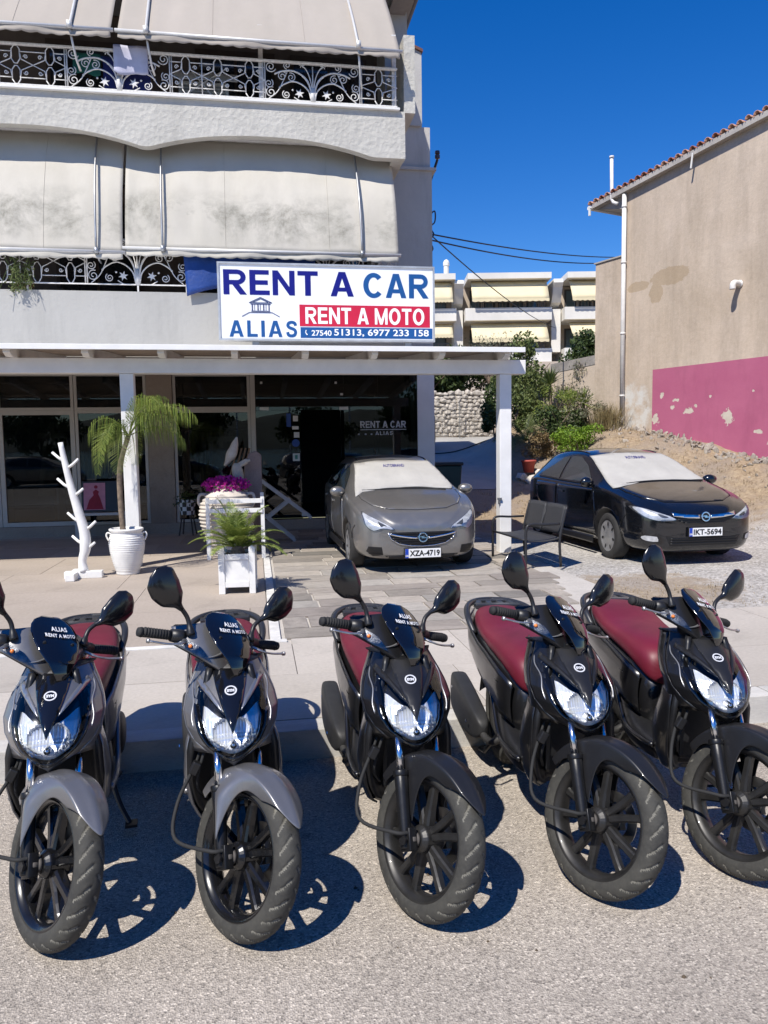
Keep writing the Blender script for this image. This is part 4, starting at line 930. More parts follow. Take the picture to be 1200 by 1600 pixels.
def tyre_mat():
    t = NT('tyre_rubber')
    n = t.ramp(t.noise(7, 5, .65), [(.3, 0), (.75, 1)]); d = t.ramp(t.noise(60, 3, .6), [(.45, 0), (.75, 1)])
    c = t.mix(n, (.024, .0235, .022), (.056, .054, .046)); c = t.mix(t.math('MULTIPLY', d, .22), c, (.10, .095, .08))
    t.set('Base Color', c); t.set('Roughness', .82); t.bump(t.noise(120, 3), .25, .002); return t.m
def tyre_mb(R, hw, rc, ro, N=364, Cn=40, K=26):
    def groove(u, v):
        t = (RD(-128)+RD(256)*v)/RD(90)
        return .08 < abs(t) < .80 and (u*K+abs(t)*1.25+(.5 if t > 0 else 0)) % 1 < .20
    def fn(u, v):
        th = 2*PI*u; ph = RD(-128)+RD(256)*v; t = ph/RD(90)
        x = hw*math.copysign(abs(math.sin(ph))**.85, ph); r = rc+(ro-rc)*(math.cos(ph) if abs(ph) < PI/2 else .75*math.cos(ph))
        if groove(u, v): x *= .985; r -= .0045*(1 if abs(t) < .6 else .5)
        if abs(t) < .03: r -= .0
        return (x, r*math.sin(th), r*math.cos(th))
    m = MB().grid(fn, N, Cn, cu=True)
    for q in range(len(m.f)):
        if groove((q % N+.5)/N, (q//N+.5)/(Cn-1)): m.mi[q] = 1
    return m
RX = MX.Rotation(PI/2, 4, 'Y')
def lathe_x(prof, n=32): return MB().lathe([(r, x) for x, r in prof], n, RX)

def cowl_tab(z):
    return tab([(.526, .006, .112, .05), (.538, .040, .104, .06), (.562, .090, .092, .09), (.592, .131, .088, .13), (.632, .158, .099, .16), (.675, .168, .128, .17),
                (.715, .160, .172, .17), (.75, .145, .222, .155), (.785, .126, .275, .13), (.820, .108, .328, .11)], z)
def cowl_y(x, z):
    w, yc, rec = cowl_tab(z); return yc+rec*(min(1.2, abs(x)/max(w, .07))**2.3)
HL = [(0, .642), (.014, .672), (.024, .694), (.044, .710), (.080, .740), (.119, .768), (.125, .72), (.123, .672), (.113, .630), (.087, .594), (.046, .566), (0, .548)]
RF = [(0, .646), (.020, .670), (.050, .684), (.094, .708), (.096, .670), (.086, .630), (.072, .600), (.050, .584), (0, .566)]
RFP = RF+[(-a, b) for a, b in RF[-2:0:-1]]
HLP = HL+[(-a, b) for a, b in HL[-2:0:-1]]
def shrink(P, k, c=(0, .635)): return [(c[0]+(a-c[0])*k, c[1]+(b-c[1])*k) for a, b in P]

def cover_pt(u, v):
    a = abs(u); zt = .966-.045*a**1.8; zb = .786+.080*a**.9
    z = lerp(zt, zb, v)-.006; x = .172*u
    y = .290+.140*a**1.9+.150*(1-v)**1.2*(1-.5*a)+.030*v**2+.01*math.cos(3*a)
    return V((x, y, z))
def ws_tab(z):
    return tab([(.790, .006, .266), (.82, .028, .267), (.86, .056, .280), (.89, .076, .306), (.92, .087, .341), (.945, .088, .376), (.965, .080, .408), (.982, .062, .438), (.994, .032, .458)], z)
def ws_pt(u, z, off=0):
    w, yc = ws_tab(z); x = w*u; return V((x, yc+3.0*x*x-off, z+off*.5))

def scooter(paint, wedge, trimcol, label, seatmat, cowlpaint, rimmat, browmat, fendmat, lobew):
    root = thing('motor_scooter', label, 'scooter', group='rental scooters parked in a row along the kerb')
    tm = TYRE
    # ---------------- front wheel
    fwl = bpy.data.objects.new('front_wheel', None); COL.objects.link(fwl); fwl.parent = root
    ctr = MX.Translation(V((0, 0, .262)))
    W = ST @ ctr
    def S(mb, name, mats, par, **k): mb.xf(ST); return mb.build(name, mats, par, **k)
    tyre_mb(.262, .044, .216, .262).xf(W).build('tyre', [tm, GROOVE], fwl, smooth=True)
    rim = lathe_x([(-.036, .206), (-.041, .199), (-.037, .190), (-.028, .183), (-.020, .176), (.020, .176), (.028, .183), (.037, .190), (.041, .199), (.036, .206), (.02, .194), (-.02, .194)], 48)
    rim.f += []; rim.xf(W).build('rim', rimmat, fwl, smooth=True, auto=1)
    for k in range(5):
        a0 = 2*PI*k/5+.35; m = MB()
        for sgn in (-1, 1):
            pts = []
            for r, tw, w, h in ((.034, .008, .028, .042), (.062, .013, .028, .040), (.095, .020, .027, .036), (.13, .030, .026, .033), (.160, .038, .027, .031), (.181, .044, .033, .030)):
                a = a0+sgn*tw/r; c = V((0, r*math.sin(a), r*math.cos(a))); t = V((0, math.cos(a), -math.sin(a)))
                pts.append([c+t*w/2*p+V((h/2*q, 0, 0)) for p, q in ((-1, -.6), (-.6, -1), (.6, -1), (1, -.6), (1, .6), (.6, 1), (-.6, 1), (-1, .6))])
            m.loft(pts)
        m.xf(W).build('spoke', rimmat, fwl, smooth=False)
    lathe_x([(-.05, 0), (-.05, .030), (-.035, .046), (.035, .046), (.055, .036), (.055, 0)], 24).xf(W).build('hub', rimmat, fwl, bevel=.004)
    d = lathe_x([(.060, .062), (.060, .100), (.064, .100), (.064, .062)], 48); d.f = d.f; d.xf(W).build('brake_disc', mat('disc_steel', (.30, .29, .28), .35, 1, var=.2), fwl)
    for k in range(5):
        pass
    # ---------------- fork
    for s in (-1, 1):
        p0 = V((.086*s, .004, .240)); dr = AX
        m = MB(); m.tube([p0+dr*t for t in (-.01, .05, .11, .17, .225)], [.020, .021, .022, .023, .025], 14)
        m.tube([p0+dr*.222, p0+dr*.243], [.028, .028], 14)
        if s > 0: m.box(p0+V((-.005, .075, .10)), (.05, .075, .10), MX.Rotation(-.45, 3, 'X'))
        m.box(p0+V((-.006*s, 0, .02)), (.034, .05, .075), MX.Rotation(-.46, 3, 'X'))
        leg = S(m, 'fork_leg', FORK, root, smooth=True, bevel=.003)
        m = MB().tube([p0+dr*t for t in (.235, .37)], .0135, 12); m.xf(ST).build('stanchion', chrome, leg, smooth=True)
        m = MB(); m.lathe([(0, -.030), (.012, -.030), (.012, 0), (.018, 0), (.018, .006), (.0, .006)], 6, MX.Translation(V((.107*s, 0, .262))) @ MX.Rotation(PI/2*s, 4, 'Y'))
        m.xf(ST).build('axle_nut', dark_metal, leg)
    m = MB().lathe([(.016, 0), (.024, .002), (.024, .012), (.019, .014), (.022, .018), (.022, .032), (.016, .036)], 20, MX.Translation(V((-.05, 0, .262))) @ MX.Rotation(-PI/2, 4, 'Y'))
    S(m, 'speed_drive', mat('dusty_metal', (.10, .09, .08), .7, .3, var=.3), root, smooth=True)
    # ---------------- fender (turns with the fork)
    R0 = .286
    def fend(u, v):
        s = 2*u-1; th = lerp(RD(-62), RD(48-26*abs(s)**1.3), v)
        drop = .020+.030*math.cos(th*1.1)+.175*math.exp(-((math.degrees(th)+21)/13)**2)
        wd = lerp(.042, .068, math.sin(PI*min(1, max(0, (v+.14)/1.22)))**.6)
        lob = math.exp(-((math.degrees(th)+21)/15)**2); a = abs(s); x = wd*math.copysign(min(1, (a/.62)**.9), s) if a < .62 else math.copysign(wd*(1+.10*(a-.62))+lobew*lob*min(1, (a-.62)/.12), s)
        r = R0-(.012*(a/.62)**2 if a < .62 else .012+drop*((a-.62)/.38)**.9)+.006*math.exp(-(s/.18)**2)
        if v > .9: r += .0
        th2 = th+(0.10*(v-.5)*2*(1-a**2) if v > .6 else 0)
        return (x, -r*math.sin(th2), .262+r*math.cos(th2))
    m = MB().grid(fend, 33, 40); S(m, 'front_fender', fendmat, root, smooth=True, solid=.004, sub=1)
    # ---------------- fixed front: cowl with the headlight opening
    zs = [.526, .532, .544, .562, .58]+[.58+.012*i for i in range(1, 20)]+[.820]
    def cw(u, v):
        i = v*(len(zs)-1); k = min(int(i), len(zs)-2); z = lerp(zs[k], zs[k+1], i-k); w, yc, rec = cowl_tab(z)
        x = w*(2*u-1); return (x, yc+rec*abs(2*u-1)**2.3, z)
    inner = shrink(HLP, .94)
    m = MB(); N1, N2 = 61, 75
    m.grid(cw, N1, N2, keep=lambda a, b: not inpoly(cw(a, b)[0], cw(a, b)[2], inner))
    cowl = m.build('front_cowl', cowlpaint, root, smooth=True, solid=.003, off=0)
    # black edge surround of the lamp
    ring = MB(); inn = smoothpoly(shrink(HLP, .86), 3); outp = smoothpoly(shrink(HLP, 1.05), 3); n = len(inn)
    vs = [V((a, cowl_y(a, b)-.005, b)) for a, b in outp]+[V((a, cowl_y(a, b)-.006, b)) for a, b in inn]+[V((a, cowl_y(a, b)+.03, b)) for a, b in inn]
    ring.add(vs, [(i, (i+1) % n, n+(i+1) % n, n+i) for i in range(n)]+[(n+i, n+(i+1) % n, 2*n+(i+1) % n, 2*n+i) for i in range(n)])
    hl = bpy.data.objects.new('headlight', None); COL.objects.link(hl); hl.parent = root
    ring.build('bezel', GLOSSB, hl, smooth=True)
    hsg = smoothpoly(shrink(HLP, .96), 3)
    patch(hsg, .012, lambda a, b: (a, cowl_y(a, b)+.090-.30*abs(a)-.2*max(0, .6-b), b)).build('lamp_housing', LAMPBK, hl, smooth=True)
    def refl(a, b):
        r2 = ((a/.068)**2+((b-.632)/.050)**2); bowl = max(0, 1-r2); st = .010 if b < .612 else 0
        return (a, cowl_y(a, b)+.010+.020*(1-abs(a)/.10)+.030*bowl**.5-st-.006*math.exp(-((b-.618)/.006)**2), b)
    patch(smoothpoly(RFP, 3), .005, refl).build('reflector', REFL, hl)
    for sg in (-1, 1): MB().tube([V((sg*a, cowl_y(a, b)+.004, b)) for a, b in ((.097, .71), (.100, .67), (.090, .63), (.075, .60))], .0022, 6).build('reflector_edge', chrome, hl, smooth=True)
    m = MB().lathe([(0, -.012), (.010, -.01), (.012, .0), (.012, .03)], 14, MX.Translation(V((0, cowl_y(0, .600)+.010, .600))) @ MX.Rotation(-PI/2, 4, 'X'))
    m.build('bulb', chrome, hl, smooth=True)
    patch(smoothpoly(HLP, 3), .010, lambda a, b: (a, cowl_y(a, b)-.006-.006*max(0, 1-((a/.12)**2+((b-.65)/.09)**2)), b)).build('lens', LENS, hl, smooth=True)
    # wedge with the round emblem
    wd = [(-.064, .815), (0, .815), (.064, .815), (.052, .765), (.033, .712), (.012, .668), (0, .640), (-.012, .668), (-.033, .712), (-.052, .765)]
    wo = patch(wd, .012, lambda a, b: (a, cowl_y(a, b)-.008-.010*max(0, 1-abs(a)/.045), b)).build('centre_wedge', wedge, root, smooth=True, solid=.004, off=0)
    ez = .757; ey = cowl_y(0, ez)-.019; EM = MX.Translation(V((0, ey, ez))) @ MX.Rotation(RD(36), 4, 'X')
    m = MB().lathe([(.0165, 0), (.0165, .002), (.0215, .002), (.0215, 0)], 32, EM); em = m.build('emblem', SILVERW, root)
    MB().lathe([(0, .0005), (.0170, .0005)], 32, EM).build('emblem_disc', GLOSSB, em)
    textmb('SYM', .0155, lambda x, y: EM @ V((x, y-.0052, .0018)), .0011, sx=.9).build('lettering', SILVERW, em)
    # light accent lines beside the lamp
    for s in (-1, 1):
        pts = [(s*a, cowl_y(a, b)-.005, b) for a, b in ((.128, .772), (.136, .745), (.131, .715), (.139, .672), (.133, .640))]
        MB().tube(crv(pts, 5), [.0012]+[.0026]*19+[.001], 6).build('accent_line', trimcol, root, smooth=True)
        pl = [(.122*s, .768), (.108*s, .787), (.074*s, .758), (.044*s, .728), (.031*s, .700), (.046*s, .712), (.084*s, .742)]
        patch([(a, b) for a, b in pl], .012, lambda a, b: (a, cowl_y(a, b)-.007, b)).build('brow_panel', browmat, root, smooth=True, solid=.004, off=0)
    # top deck of the cowl, leg shield and its painted edges
    def deck(u, v):
        s = 2*u-1; w = lerp(.115, .13, v); return (w*s, lerp(.328+.11*abs(s)**2.3, .50, v), .820+.018*math.sin(PI*v)*(1-s*s))
    MB().grid(deck, 15, 8).build('cowl_deck', black_plastic, root, smooth=True, solid=.006)
    LT = [(.24, .09, .46), (.27, .128, .435), (.33, .152, .42), (.43, .166, .40), (.55, .162, .385), (.65, .135, .40), (.73, .105, .42), (.82, .085, .45)]
    def shield(u, v):
        z = lerp(.24, .82, v); w, y = tab(LT, z); s = 2*u-1; return (w*s, y-.13*s*s+.06*max(0, .45-z)*abs(s)*4, z)
    MB().grid(shield, 17, 24).build('leg_shield', black_plastic, root, smooth=True, solid=.022, off=-1)
    for s in (-1, 1):
        def edge(u, v):
            z = lerp(.255, .60, v); w, y = tab(LT, z); y0 = y-.13+.06*max(0, .45-z)*4
            a = lerp(.02, 1, u); bul = .016*math.sin(PI*u)*(1-v**3)
            return (s*(w*.985+bul), y0-.03*(1-v)+.02*v+.135*a*(.75+.5*math.sin(PI*min(1, v*1.1))), z)
        MB().grid(edge, 9, 24).build('side_fairing', paint, root, smooth=True, solid=.008, off=0)
        def cheek(u, v):     # joins the cowl's rim to the leg shield
            z = lerp(.555, .815, v); w, yc, rec = cowl_tab(z); w2, y2 = tab(LT, z)
            return (s*(lerp(w, max(w2, w*.86), u)+.010*math.sin(PI*u)), lerp(yc+rec, yc+rec+.13, u), z-.02*u*(1-v))
        MB().grid(cheek, 8, 18).build('cheek_panel', cowlpaint, root, smooth=True, solid=.006, off=0)
    m = MB(); m.box((0, .36, .51), (.18, .05, .42)); m.box((0, .30, .60), (.11, .12, .10)); m.build('inner_panel', black_plastic, root, bevel=.02)
    # ---------------- floor, body, tail
    def sec(y, w, zb, zt, n=16, p=2.6, x0=0):
        o = []
        for k in range(n):
            t = 2*PI*k/n; c, s_ = math.cos(t), math.sin(t)
            o.append((x0+w*math.copysign(abs(c)**(2/p), c), y, (zb+zt)/2+(zt-zb)/2*math.copysign(abs(s_)**(2/p), s_)))
        return o
    m = MB().loft([sec(*q, p=4) for q in ((.38, .13, .265, .33), (.44, .165, .25, .345), (.60, .172, .235, .35), (.76, .165, .225, .36), (.90, .14, .22, .46), (1.05, .12, .22, .5))])
    m.build('floorboard', black_plastic, root, smooth=True, sub=1)
    for s in (-1, 1):
        for k in range(5): pass
        MB().tube(crv([(s*.176, .40, .34), (s*.182, .52, .33), (s*.178, .72, .33), (s*.17, .86, .42), (s*.165, 1.0, .56)], 5), .011, 8).build('floor_trim', paint, root, smooth=True)
    m = MB().loft([sec(*q, p=3) for q in ((.66, .085, .34, .53), (.70, .125, .32, .58), (.80, .150, .33, .62), (.98, .168, .39, .65), (1.15, .175, .47, .67), (1.35, .170, .54, .70), (1.52, .140, .60, .735), (1.62, .100, .65, .76), (1.69, .05, .70, .765))])
    m.build('body', cowlpaint, root, smooth=True, sub=1)
    for s in (-1, 1):
        def tailp(u, v):
            y = lerp(.70, 1.65, u); w, zb, zt = tab([(.68, .116, .39, .56), (.80, .154, .41, .605), (.98, .171, .47, .645), (1.15, .178, .525, .665), (1.35, .173, .58, .695), (1.52, .143, .63, .73), (1.65, .085, .69, .755)], y)
            z = lerp(zb, zt, v); return (s*(w+.010*math.sin(PI*v)+.004), y, z)
        MB().grid(tailp, 20, 8).build('tail_panel', paint, root, smooth=True, solid=.008, off=0)
        pts = [(s*.168, .80, .55), (s*.180, 1.0, .572), (s*.188, 1.2, .61), (s*.18, 1.38, .652)]
        MB().tube(crv(pts, 4), .004, 6).build('tail_groove', GLOSSB, root)
    # seat
    T = [(.645, .070, .54, .625), (.665, .108, .52, .675), (.72, .130, .54, .712), (.84, .150, .59, .730), (1.0, .162, .62, .738), (1.14, .167, .64, .748), (1.24, .167, .655, .776), (1.34, .160, .67, .792), (1.44, .142, .685, .798), (1.50, .110, .70, .793), (1.525, .06, .715, .78)]
    m = MB().loft([sec(*q, n=20, p=2.7) for q in T]); m.build('seat', seatmat, root, smooth=True, sub=2)
    # grab rail and rack
    gr = MB()
    for s in (-1, 1):
        gr.tube(crv([(s*.165, 1.32, .67), (s*.183, 1.38, .73), (s*.176, 1.47, .768), (s*.142, 1.56, .786), (s*.080, 1.64, .792), (0, 1.665, .793)], 5), .017, 10)
    gro = gr.build('grab_rail', RACK, root, smooth=True)
    pl = MB()
    pl.b2((-.125, 1.47, .770), (.125, 1.535, .798)); pl.b2((-.085, 1.595, .782), (.085, 1.65, .803))
    for x in (-.10, -.035, .035, .10): pl.bar((x, 1.53, .786), (x*.8, 1.61, .792), .034, .018)
    pl.build('rack_plate', RACK, gro, bevel=.005)
    # engine, rear wheel, muffler, stand
    rw = bpy.data.objects.new('rear_wheel', None); COL.objects.link(rw); rw.parent = root
    WR = MX.Translation(V((0, 1.29, .26)))
    tyre_mb(.26, .056, .210, .26, 130, 14, 13).xf(WR).build('tyre', [tm, GROOVE], rw, smooth=True)
    lathe_x([(-.04, .20), (-.04, .18), (.0, .17), (.04, .18), (.04, .20)], 32).xf(WR).build('rim', rimmat, rw, smooth=True)
    m = MB()
    for k in range(5):
        a = 2*PI*k/5; m.bar((0, 1.29, .26), (0, 1.29+.18*math.sin(a), .26+.18*math.cos(a)), .03, .05, upv=(1, 0, 0))
    m.build('spokes', rimmat, rw, bevel=.004)
    m = MB().loft([sec(*q, n=14, p=3) for q in ((.92, .10, .24, .44), (1.05, .125, .20, .48), (1.25, .10, .21, .47))]); m.build('engine', ENGINE, root, smooth=True, sub=1)
    m = MB().loft([sec(*q) for q in ((1.0, .045, .22, .40, 14, 3, .14), (1.2, .05, .21, .40, 14, 3, .14), (1.42, .04, .22, .36, 14, 3, .135))]); m.build('drive_cover', ENGINE, root, smooth=True, sub=1)
    m = MB().loft([sec(*q) for q in ((1.06, .026, .21, .27, 24, 5, -.165), (1.11, .040, .175, .31, 24, 5, -.172), (1.28, .047, .16, .35, 24, 5, -.182), (1.46, .050, .17, .39, 24, 5, -.188), (1.60, .048, .20, .405, 24, 5, -.19), (1.615, .044, .21, .40, 24, 5, -.19))])
    mu = m.build('muffler', MUFF, root, smooth=True, sub=1)
    m = MB()
    for a, b in ((1.16, .26), (1.54, .33)): m.lathe([(0, .005), (.009, .004), (.009, 0)], 8, MX.Translation(V((-.236, a, b))) @ MX.Rotation(-PI/2, 4, 'Y'))
    m.build('bolt', chrome, mu)
    MB().tube(crv([(-.08, .95, .26), (-.14, .98, .21), (-.165, 1.06, .21), (-.17, 1.12, .24)], 5), .018, 10).build('exhaust_pipe', ENGINE, root, smooth=True)
    m = MB().tube(crv([(.13, .86, .24), (.17, .80, .12), (.215, .74, .045)], 4), .011, 8); m.box((.222, .735, .043), (.05, .06, .012)); m.build('side_stand', dark_metal, root)
    m = MB()
    for s in (-1, 1): m.tube([(s*.10, 1.02, .24), (s*.14, 1.16, .10), (s*.15, 1.22, .095)], .011, 8)
    m.build('centre_stand', dark_metal, root)
    m = MB().grid(lambda u, v: (.075*(2*u-1), 1.29+.295*math.sin(lerp(-.5, 1.35, v)), .26+.295*math.cos(lerp(-.5, 1.35, v))-.03*(2*u-1)**2), 9, 14); m.build('rear_fender', black_plastic, root, smooth=True, solid=.005)
    # ---------------- handlebar cover, screen, signals (turn)
    def cvr(u, v): return cover_pt(2*u-1, v)
    m = MB().grid(cvr, 41, 18); cov = S(m, 'handlebar_cover', fendmat, root, smooth=True, solid=.006, off=0)
    def cback(u, v):
        p = cover_pt(2*u-1, 0); q = V((p.x*.9, .50, .945-.02*abs(2*u-1))); return p.lerp(q, v)
    m = MB().grid(cback, 25, 5); m.xf(ST).build('instrument_hood', black_plastic, cov, smooth=True, solid=.005)
    def cbot(u, v):
        p = cover_pt(2*u-1, 1); q = V((p.x*.7, .47, .875)); return p.lerp(q, v)
    m = MB().grid(cbot, 25, 5); m.xf(ST).build('underside', black_plastic, cov, smooth=True, solid=.005)
    m = MB().tube([(0, .40, .80), (0, .44, .92)], .05, 16); S(m, 'steering_neck', black_plastic, root, smooth=True)
    for s in (-1, 1):
        qs = [(.40*s, .93), (.60*s, .66), (.90*s, .50), (.96*s, .62), (.93*s, .90), (.70*s, .96)]
        def onc(a, b, off):
            p = cover_pt(a, b); e = .01; n = (cover_pt(a+e, b)-p).cross(cover_pt(a, b+e)-p); n.normalize()
            if n.y > 0: n = -n
            return p+n*off
        m = patch(qs, .05, lambda a, b: onc(a, b, .0045)); m.xf(ST); h = m.build('turn_signal', SIGREF, cov, solid=.002, off=0)
        m = patch(qs, .05, lambda a, b: onc(a, b, .011)); m.xf(ST); m.build('signal_lens', LENS, h if False else cov, smooth=True)
        m = ico(.008, 2); m.xf(ST @ MX.Translation(onc(.76*s, .76, .008))); m.build('signal_bulb', mat('amber', (.75, .20, .03), .2, var=0, coat=1), cov, smooth=True)
        # flank accent, light edge
        m = MB().grid(lambda u, v: onc(s*lerp(.14, .56, v), lerp(.62, .97, v)-.03+.06*u*(1-v), .007), 3, 10); m.xf(ST); m.build('cover_accent', trimcol, cov, smooth=True, solid=.003, off=0)
    zz = [.790, .805, .82]+[.832+.012*k_ for k_ in range(0, 12)]+[.972, .980, .988, .994]
    def wsf(u, v):
        i = v*(len(zz)-1); k = min(int(i), len(zz)-2); return ws_pt(2*u-1, lerp(zz[k], zz[k+1], i-k))
    m = MB().grid(wsf, 17, 30); ws = S(m, 'windscreen', SMOKE, root, smooth=True, solid=.003, off=0)
    def wt(z0, xo=.012):
        def fn(x, y):
            z = z0+y*.78; w, yc = ws_tab(z); xx = x+xo; return ST @ V((xx, yc+3*xx*xx-.0055, z+.0055))
        return fn
    textmb('ALIAS', .022, wt(.950), .0006, sx=1.0, spacing=1.15).build('lettering', WHITEL, ws)
    textmb('RENT A MOTO', .0175, wt(.932), .0005, sx=.92, spacing=1.12).build('lettering', WHITEL, ws)
    for s in (-1, 1):
        m = MB().lathe([(0, .0), (.007, 0), (.0055, .004), (0, .005)], 12, MX.Translation(ws_pt(.62*s, .915, .002)) @ MX.Rotation(PI/2, 4, 'X')); m.xf(ST); m.build('screen_screw', dark_metal, ws)
    # grips, levers, mirrors
    for s in (-1, 1):
        m = MB().tube([(s*.19, .455, .890), (s*.300, .470, .888)], .0175, 14)
        m.tube([(s*.298, .470, .888), (s*.312, .471, .888)], [.019, .016], 14)
        for k in range(9): m.tube([(s*(.200+.0105*k), .457+.0013*k, .890), (s*(.205+.0105*k), .458+.0013*k, .890)], .0185, 14)
        S(m, 'grip', rubber, root, smooth=True)
        m = MB().tube([(s*.14, .445, .888), (s*.155, .45, .890), (s*.19, .455, .890)], [.026, .027, .023], 14); S(m, 'switch_housing', black_plastic, root, smooth=True)
        m = MB().tube(crv([(s*.145, .425, .884), (s*.18, .39, .874), (s*.23, .392, .868), (s*.298, .405, .87)], 5), [.009]*5+[.0065]*10+[.009], 8, flat=.6); m.tube([(s*.296, .405, .87), (s*.305, .406, .87)], .0085, 8)
        S(m, 'brake_lever', LEVER, root, smooth=True)
        m = MB().tube(crv([(s*.132, .415, .905), (s*.140, .425, .935), (s*.152, .435, .965), (s*.182, .44, .995)], 5), [.017, .016, .015, .014, .012, .010]+[.0085]*10, 10)
        st = S(m, 'mirror_stem', black_plastic, root, smooth=True)
        # mirror shell: leaf outline, rounded back towards the front
        b0 = V((s*.176, .44, .988)); dirv = V((s*.70, .06, .71)).normalized(); side = V((s*.71, 0, -.70)).normalized(); nor = V((0, -1, .05))
        def mir(u, v):
            t = v; w = tab([(0, .009), (.13, .015), (.30, .047), (.56, .061), (.80, .060), (.955, .034), (1, .010)], t)[0]
            th = 2*PI*u; c, n_ = math.cos(th), math.sin(th); dp = (.025 if n_ > 0 else .004)*math.sqrt(max(0, math.sin(PI*min(1, t*.93+.05))))
            return b0+dirv*(t*.185)+side*(w*c+.012*math.sin(PI*t))+nor*(dp*n_)
        m = MB().grid(mir, 20, 22, cu=True); mo = S(m, 'mirror', GLOSSB2, root, smooth=True)
        def mg(u, v):
            t = lerp(.18, .93, v); w = tab([(0, .009), (.13, .015), (.30, .047), (.56, .061), (.80, .060), (.955, .034), (1, .010)], t)[0]*.9
            return b0+dirv*(t*.185)+side*(w*(2*u-1)+.012*math.sin(PI*t))-nor*.0055
        m = MB().grid(mg, 9, 12); m.xf(ST); m.build('mirror_glass', mat('mirror_glass', (.9, .9, .9), .02, 1, var=0), mo)
    # hoses
    e1 = ST @ V((-.09, .0, .285)); e0 = ST @ V((-.06, .30, .60))
    MB().tube(crv([e0, (-.13, .26, .50), (-.195, .16, .40), (-.205, .08, .31), (e1.x-.05, e1.y-.0, e1.z+.005), e1], 6), .0065, 8).build('cable', rubber, root, smooth=True)
    MB().tube(crv([(-.05, .31, .62), (-.10, .24, .54), (-.13, .25, .42), (-.10, .33, .34)], 6), .006, 8).build('brake_hose', rubber, root, smooth=True)
    MB().box((-.135, .225, .49), (.03, .03, .045), MX.Rotation(.5, 3, 'Y')).build('hose_clip', black_plastic, root, bevel=.004)
    # road dust sits on nothing else; find lowest point of the steered tyre
    zmin = min(v.co.z for v in [o for o in KIDS(fwl) if base(o.name) == 'tyre'][0].data.vertices)
    root['drop'] = zmin
    return root

TYRE = tyre_mat()
GROOVE = mat('groove_dust', (.155, .148, .125), .9, var=.5, vs=25)
GREYP = paintmat('grey_metal_paint', (.24, .237, .243), .6, .34, .5)
GREYL = paintmat('grey_light_paint', (.225, .222, .227), .6, .33, .5)
SILVP = paintmat('silver_paint', (.42, .42, .43), .8, .3, .4)
LAMPBK = mat('lamp_black', (.012, .013, .015), .2, var=.2, coat=.3)
BLACKP = paintmat('black_gloss_paint', (.009, .009, .010), .0, .28, .45)
BLACKS = paintmat('black_satin_paint', (.022, .022, .024), .35, .36, .2)
GLOSSB = mat('gloss_black', (.006, .006, .007), .12, var=0, coat=.6)
GLOSSB2 = mat('mirror_shell', (.010, .010, .011), .22, var=.3, coat=.3)
SMOKE = mat('smoked_screen', (.004, .004, .005), .06, var=0, coat=1)
SILVERW = mat('emblem_silver', (.78, .78, .79), .35, .3, var=0)
WHITEL = mat('white_vinyl', (.82, .82, .82), .5, var=.03)
RACK = mat('rack_black', (.030, .031, .034), .38, .2, var=.3, coat=.2)
FORK = mat('fork_black', (.020, .020, .021), .36, .5, var=.35, vs=14, bump=.08, bs=120)
ENGINE = mat('engine_grey', (.07, .068, .066), .55, .5, var=.4, vs=12, bump=.15, bs=80)
MUFF = mat('muffler_black', (.022, .022, .023), .55, var=.35, vs=8, bump=.05, bs=200)
LEVER = mat('lever_silver', (.55, .54, .52), .4, .9, var=.3, vs=30)
TRIMG = mat('light_trim', (.45, .45, .46), .35, .7, var=.1)
RIMB = mat('rim_black', (.012, .012, .013), .24, .3, var=.4, vs=10, coat=.4)
RIMD = mat('rim_dusty_black', (.028, .027, .026), .42, .3, var=.5, vs=9, coat=.1)
def _seat():
    t = NT('seat_vinyl'); n = t.ramp(t.noise(5, 5, .6), [(.3, 0), (.7, 1)])
    t.set('Base Color', t.mix(n, (.16, .012, .028), (.115, .009, .02))); t.set('Roughness', t.math('MULTIPLY_ADD', n, .12, .42)); t.set('Specular IOR Level', .45)
    t.bump(t.vor(420), .12, .0006); return t.m
SEATM = _seat()
def _refl():
    t = NT('lamp_reflector'); t.set('Base Color', (.90, .91, .93)); t.set('Metallic', .50); t.set('Roughness', .26)
    w = t.n.new('ShaderNodeTexWave'); w.inputs['Scale'].default_value = 30; w.bands_direction = 'X'; t.l.new(t.co(), w.inputs['Vector'])
    t.bump(w.outputs['Fac'], .22, .003, t.bump(t.noise(24, 1), .35, .012)); return t.m
REFL = _refl()
LENS = glassmat('clear_lens', (.93, .95, .97), 1.5)
SIGREF = mat('signal_reflector', (.20, .20, .21), .3, .8, var=.5, vs=50, bump=.5, bs=200)

sc_grey = scooter(GREYP, GLOSSB, TRIMG, 'grey scooter second from the photo\'s left edge, in front of the white planter box', SEATM, GREYP, RIMB, SILVP, GREYL, .050)
ST = steer(30)
sc_black = scooter(BLACKP, BLACKS, TRIMG, 'black scooter in the middle of the row, directly in front of the grey car', SEATM, BLACKP, RIMD, BLACKS, BLACKS, 0)
def put(o, x, y, rz, lean=0):
    # the rear stands lower, in the gutter: small pitch about the front wheel
    o.rotation_mode = 'XYZ'; o.rotation_euler = (RD(-2.4), RD(lean), RD(rz)); o.location = (x, y, -o['drop']*1.0)
    return o
SPOTS = [('g', -.705, 2.54, 6, .2, 'grey scooter at the photo\'s left edge with one mirror cut off by the frame'), ('g0', -.085, 2.47, 3, -.6, None), ('b0', .525, 2.46, -1, 1.0, None),
         ('b', 1.165, 2.47, -4, 1.6, 'black scooter standing between the middle one and the rightmost one, bench behind it'),
         ('b', 1.73, 2.49, -8, 2.2, 'rightmost black scooter, its front wheel cut off by the photo\'s right edge')]
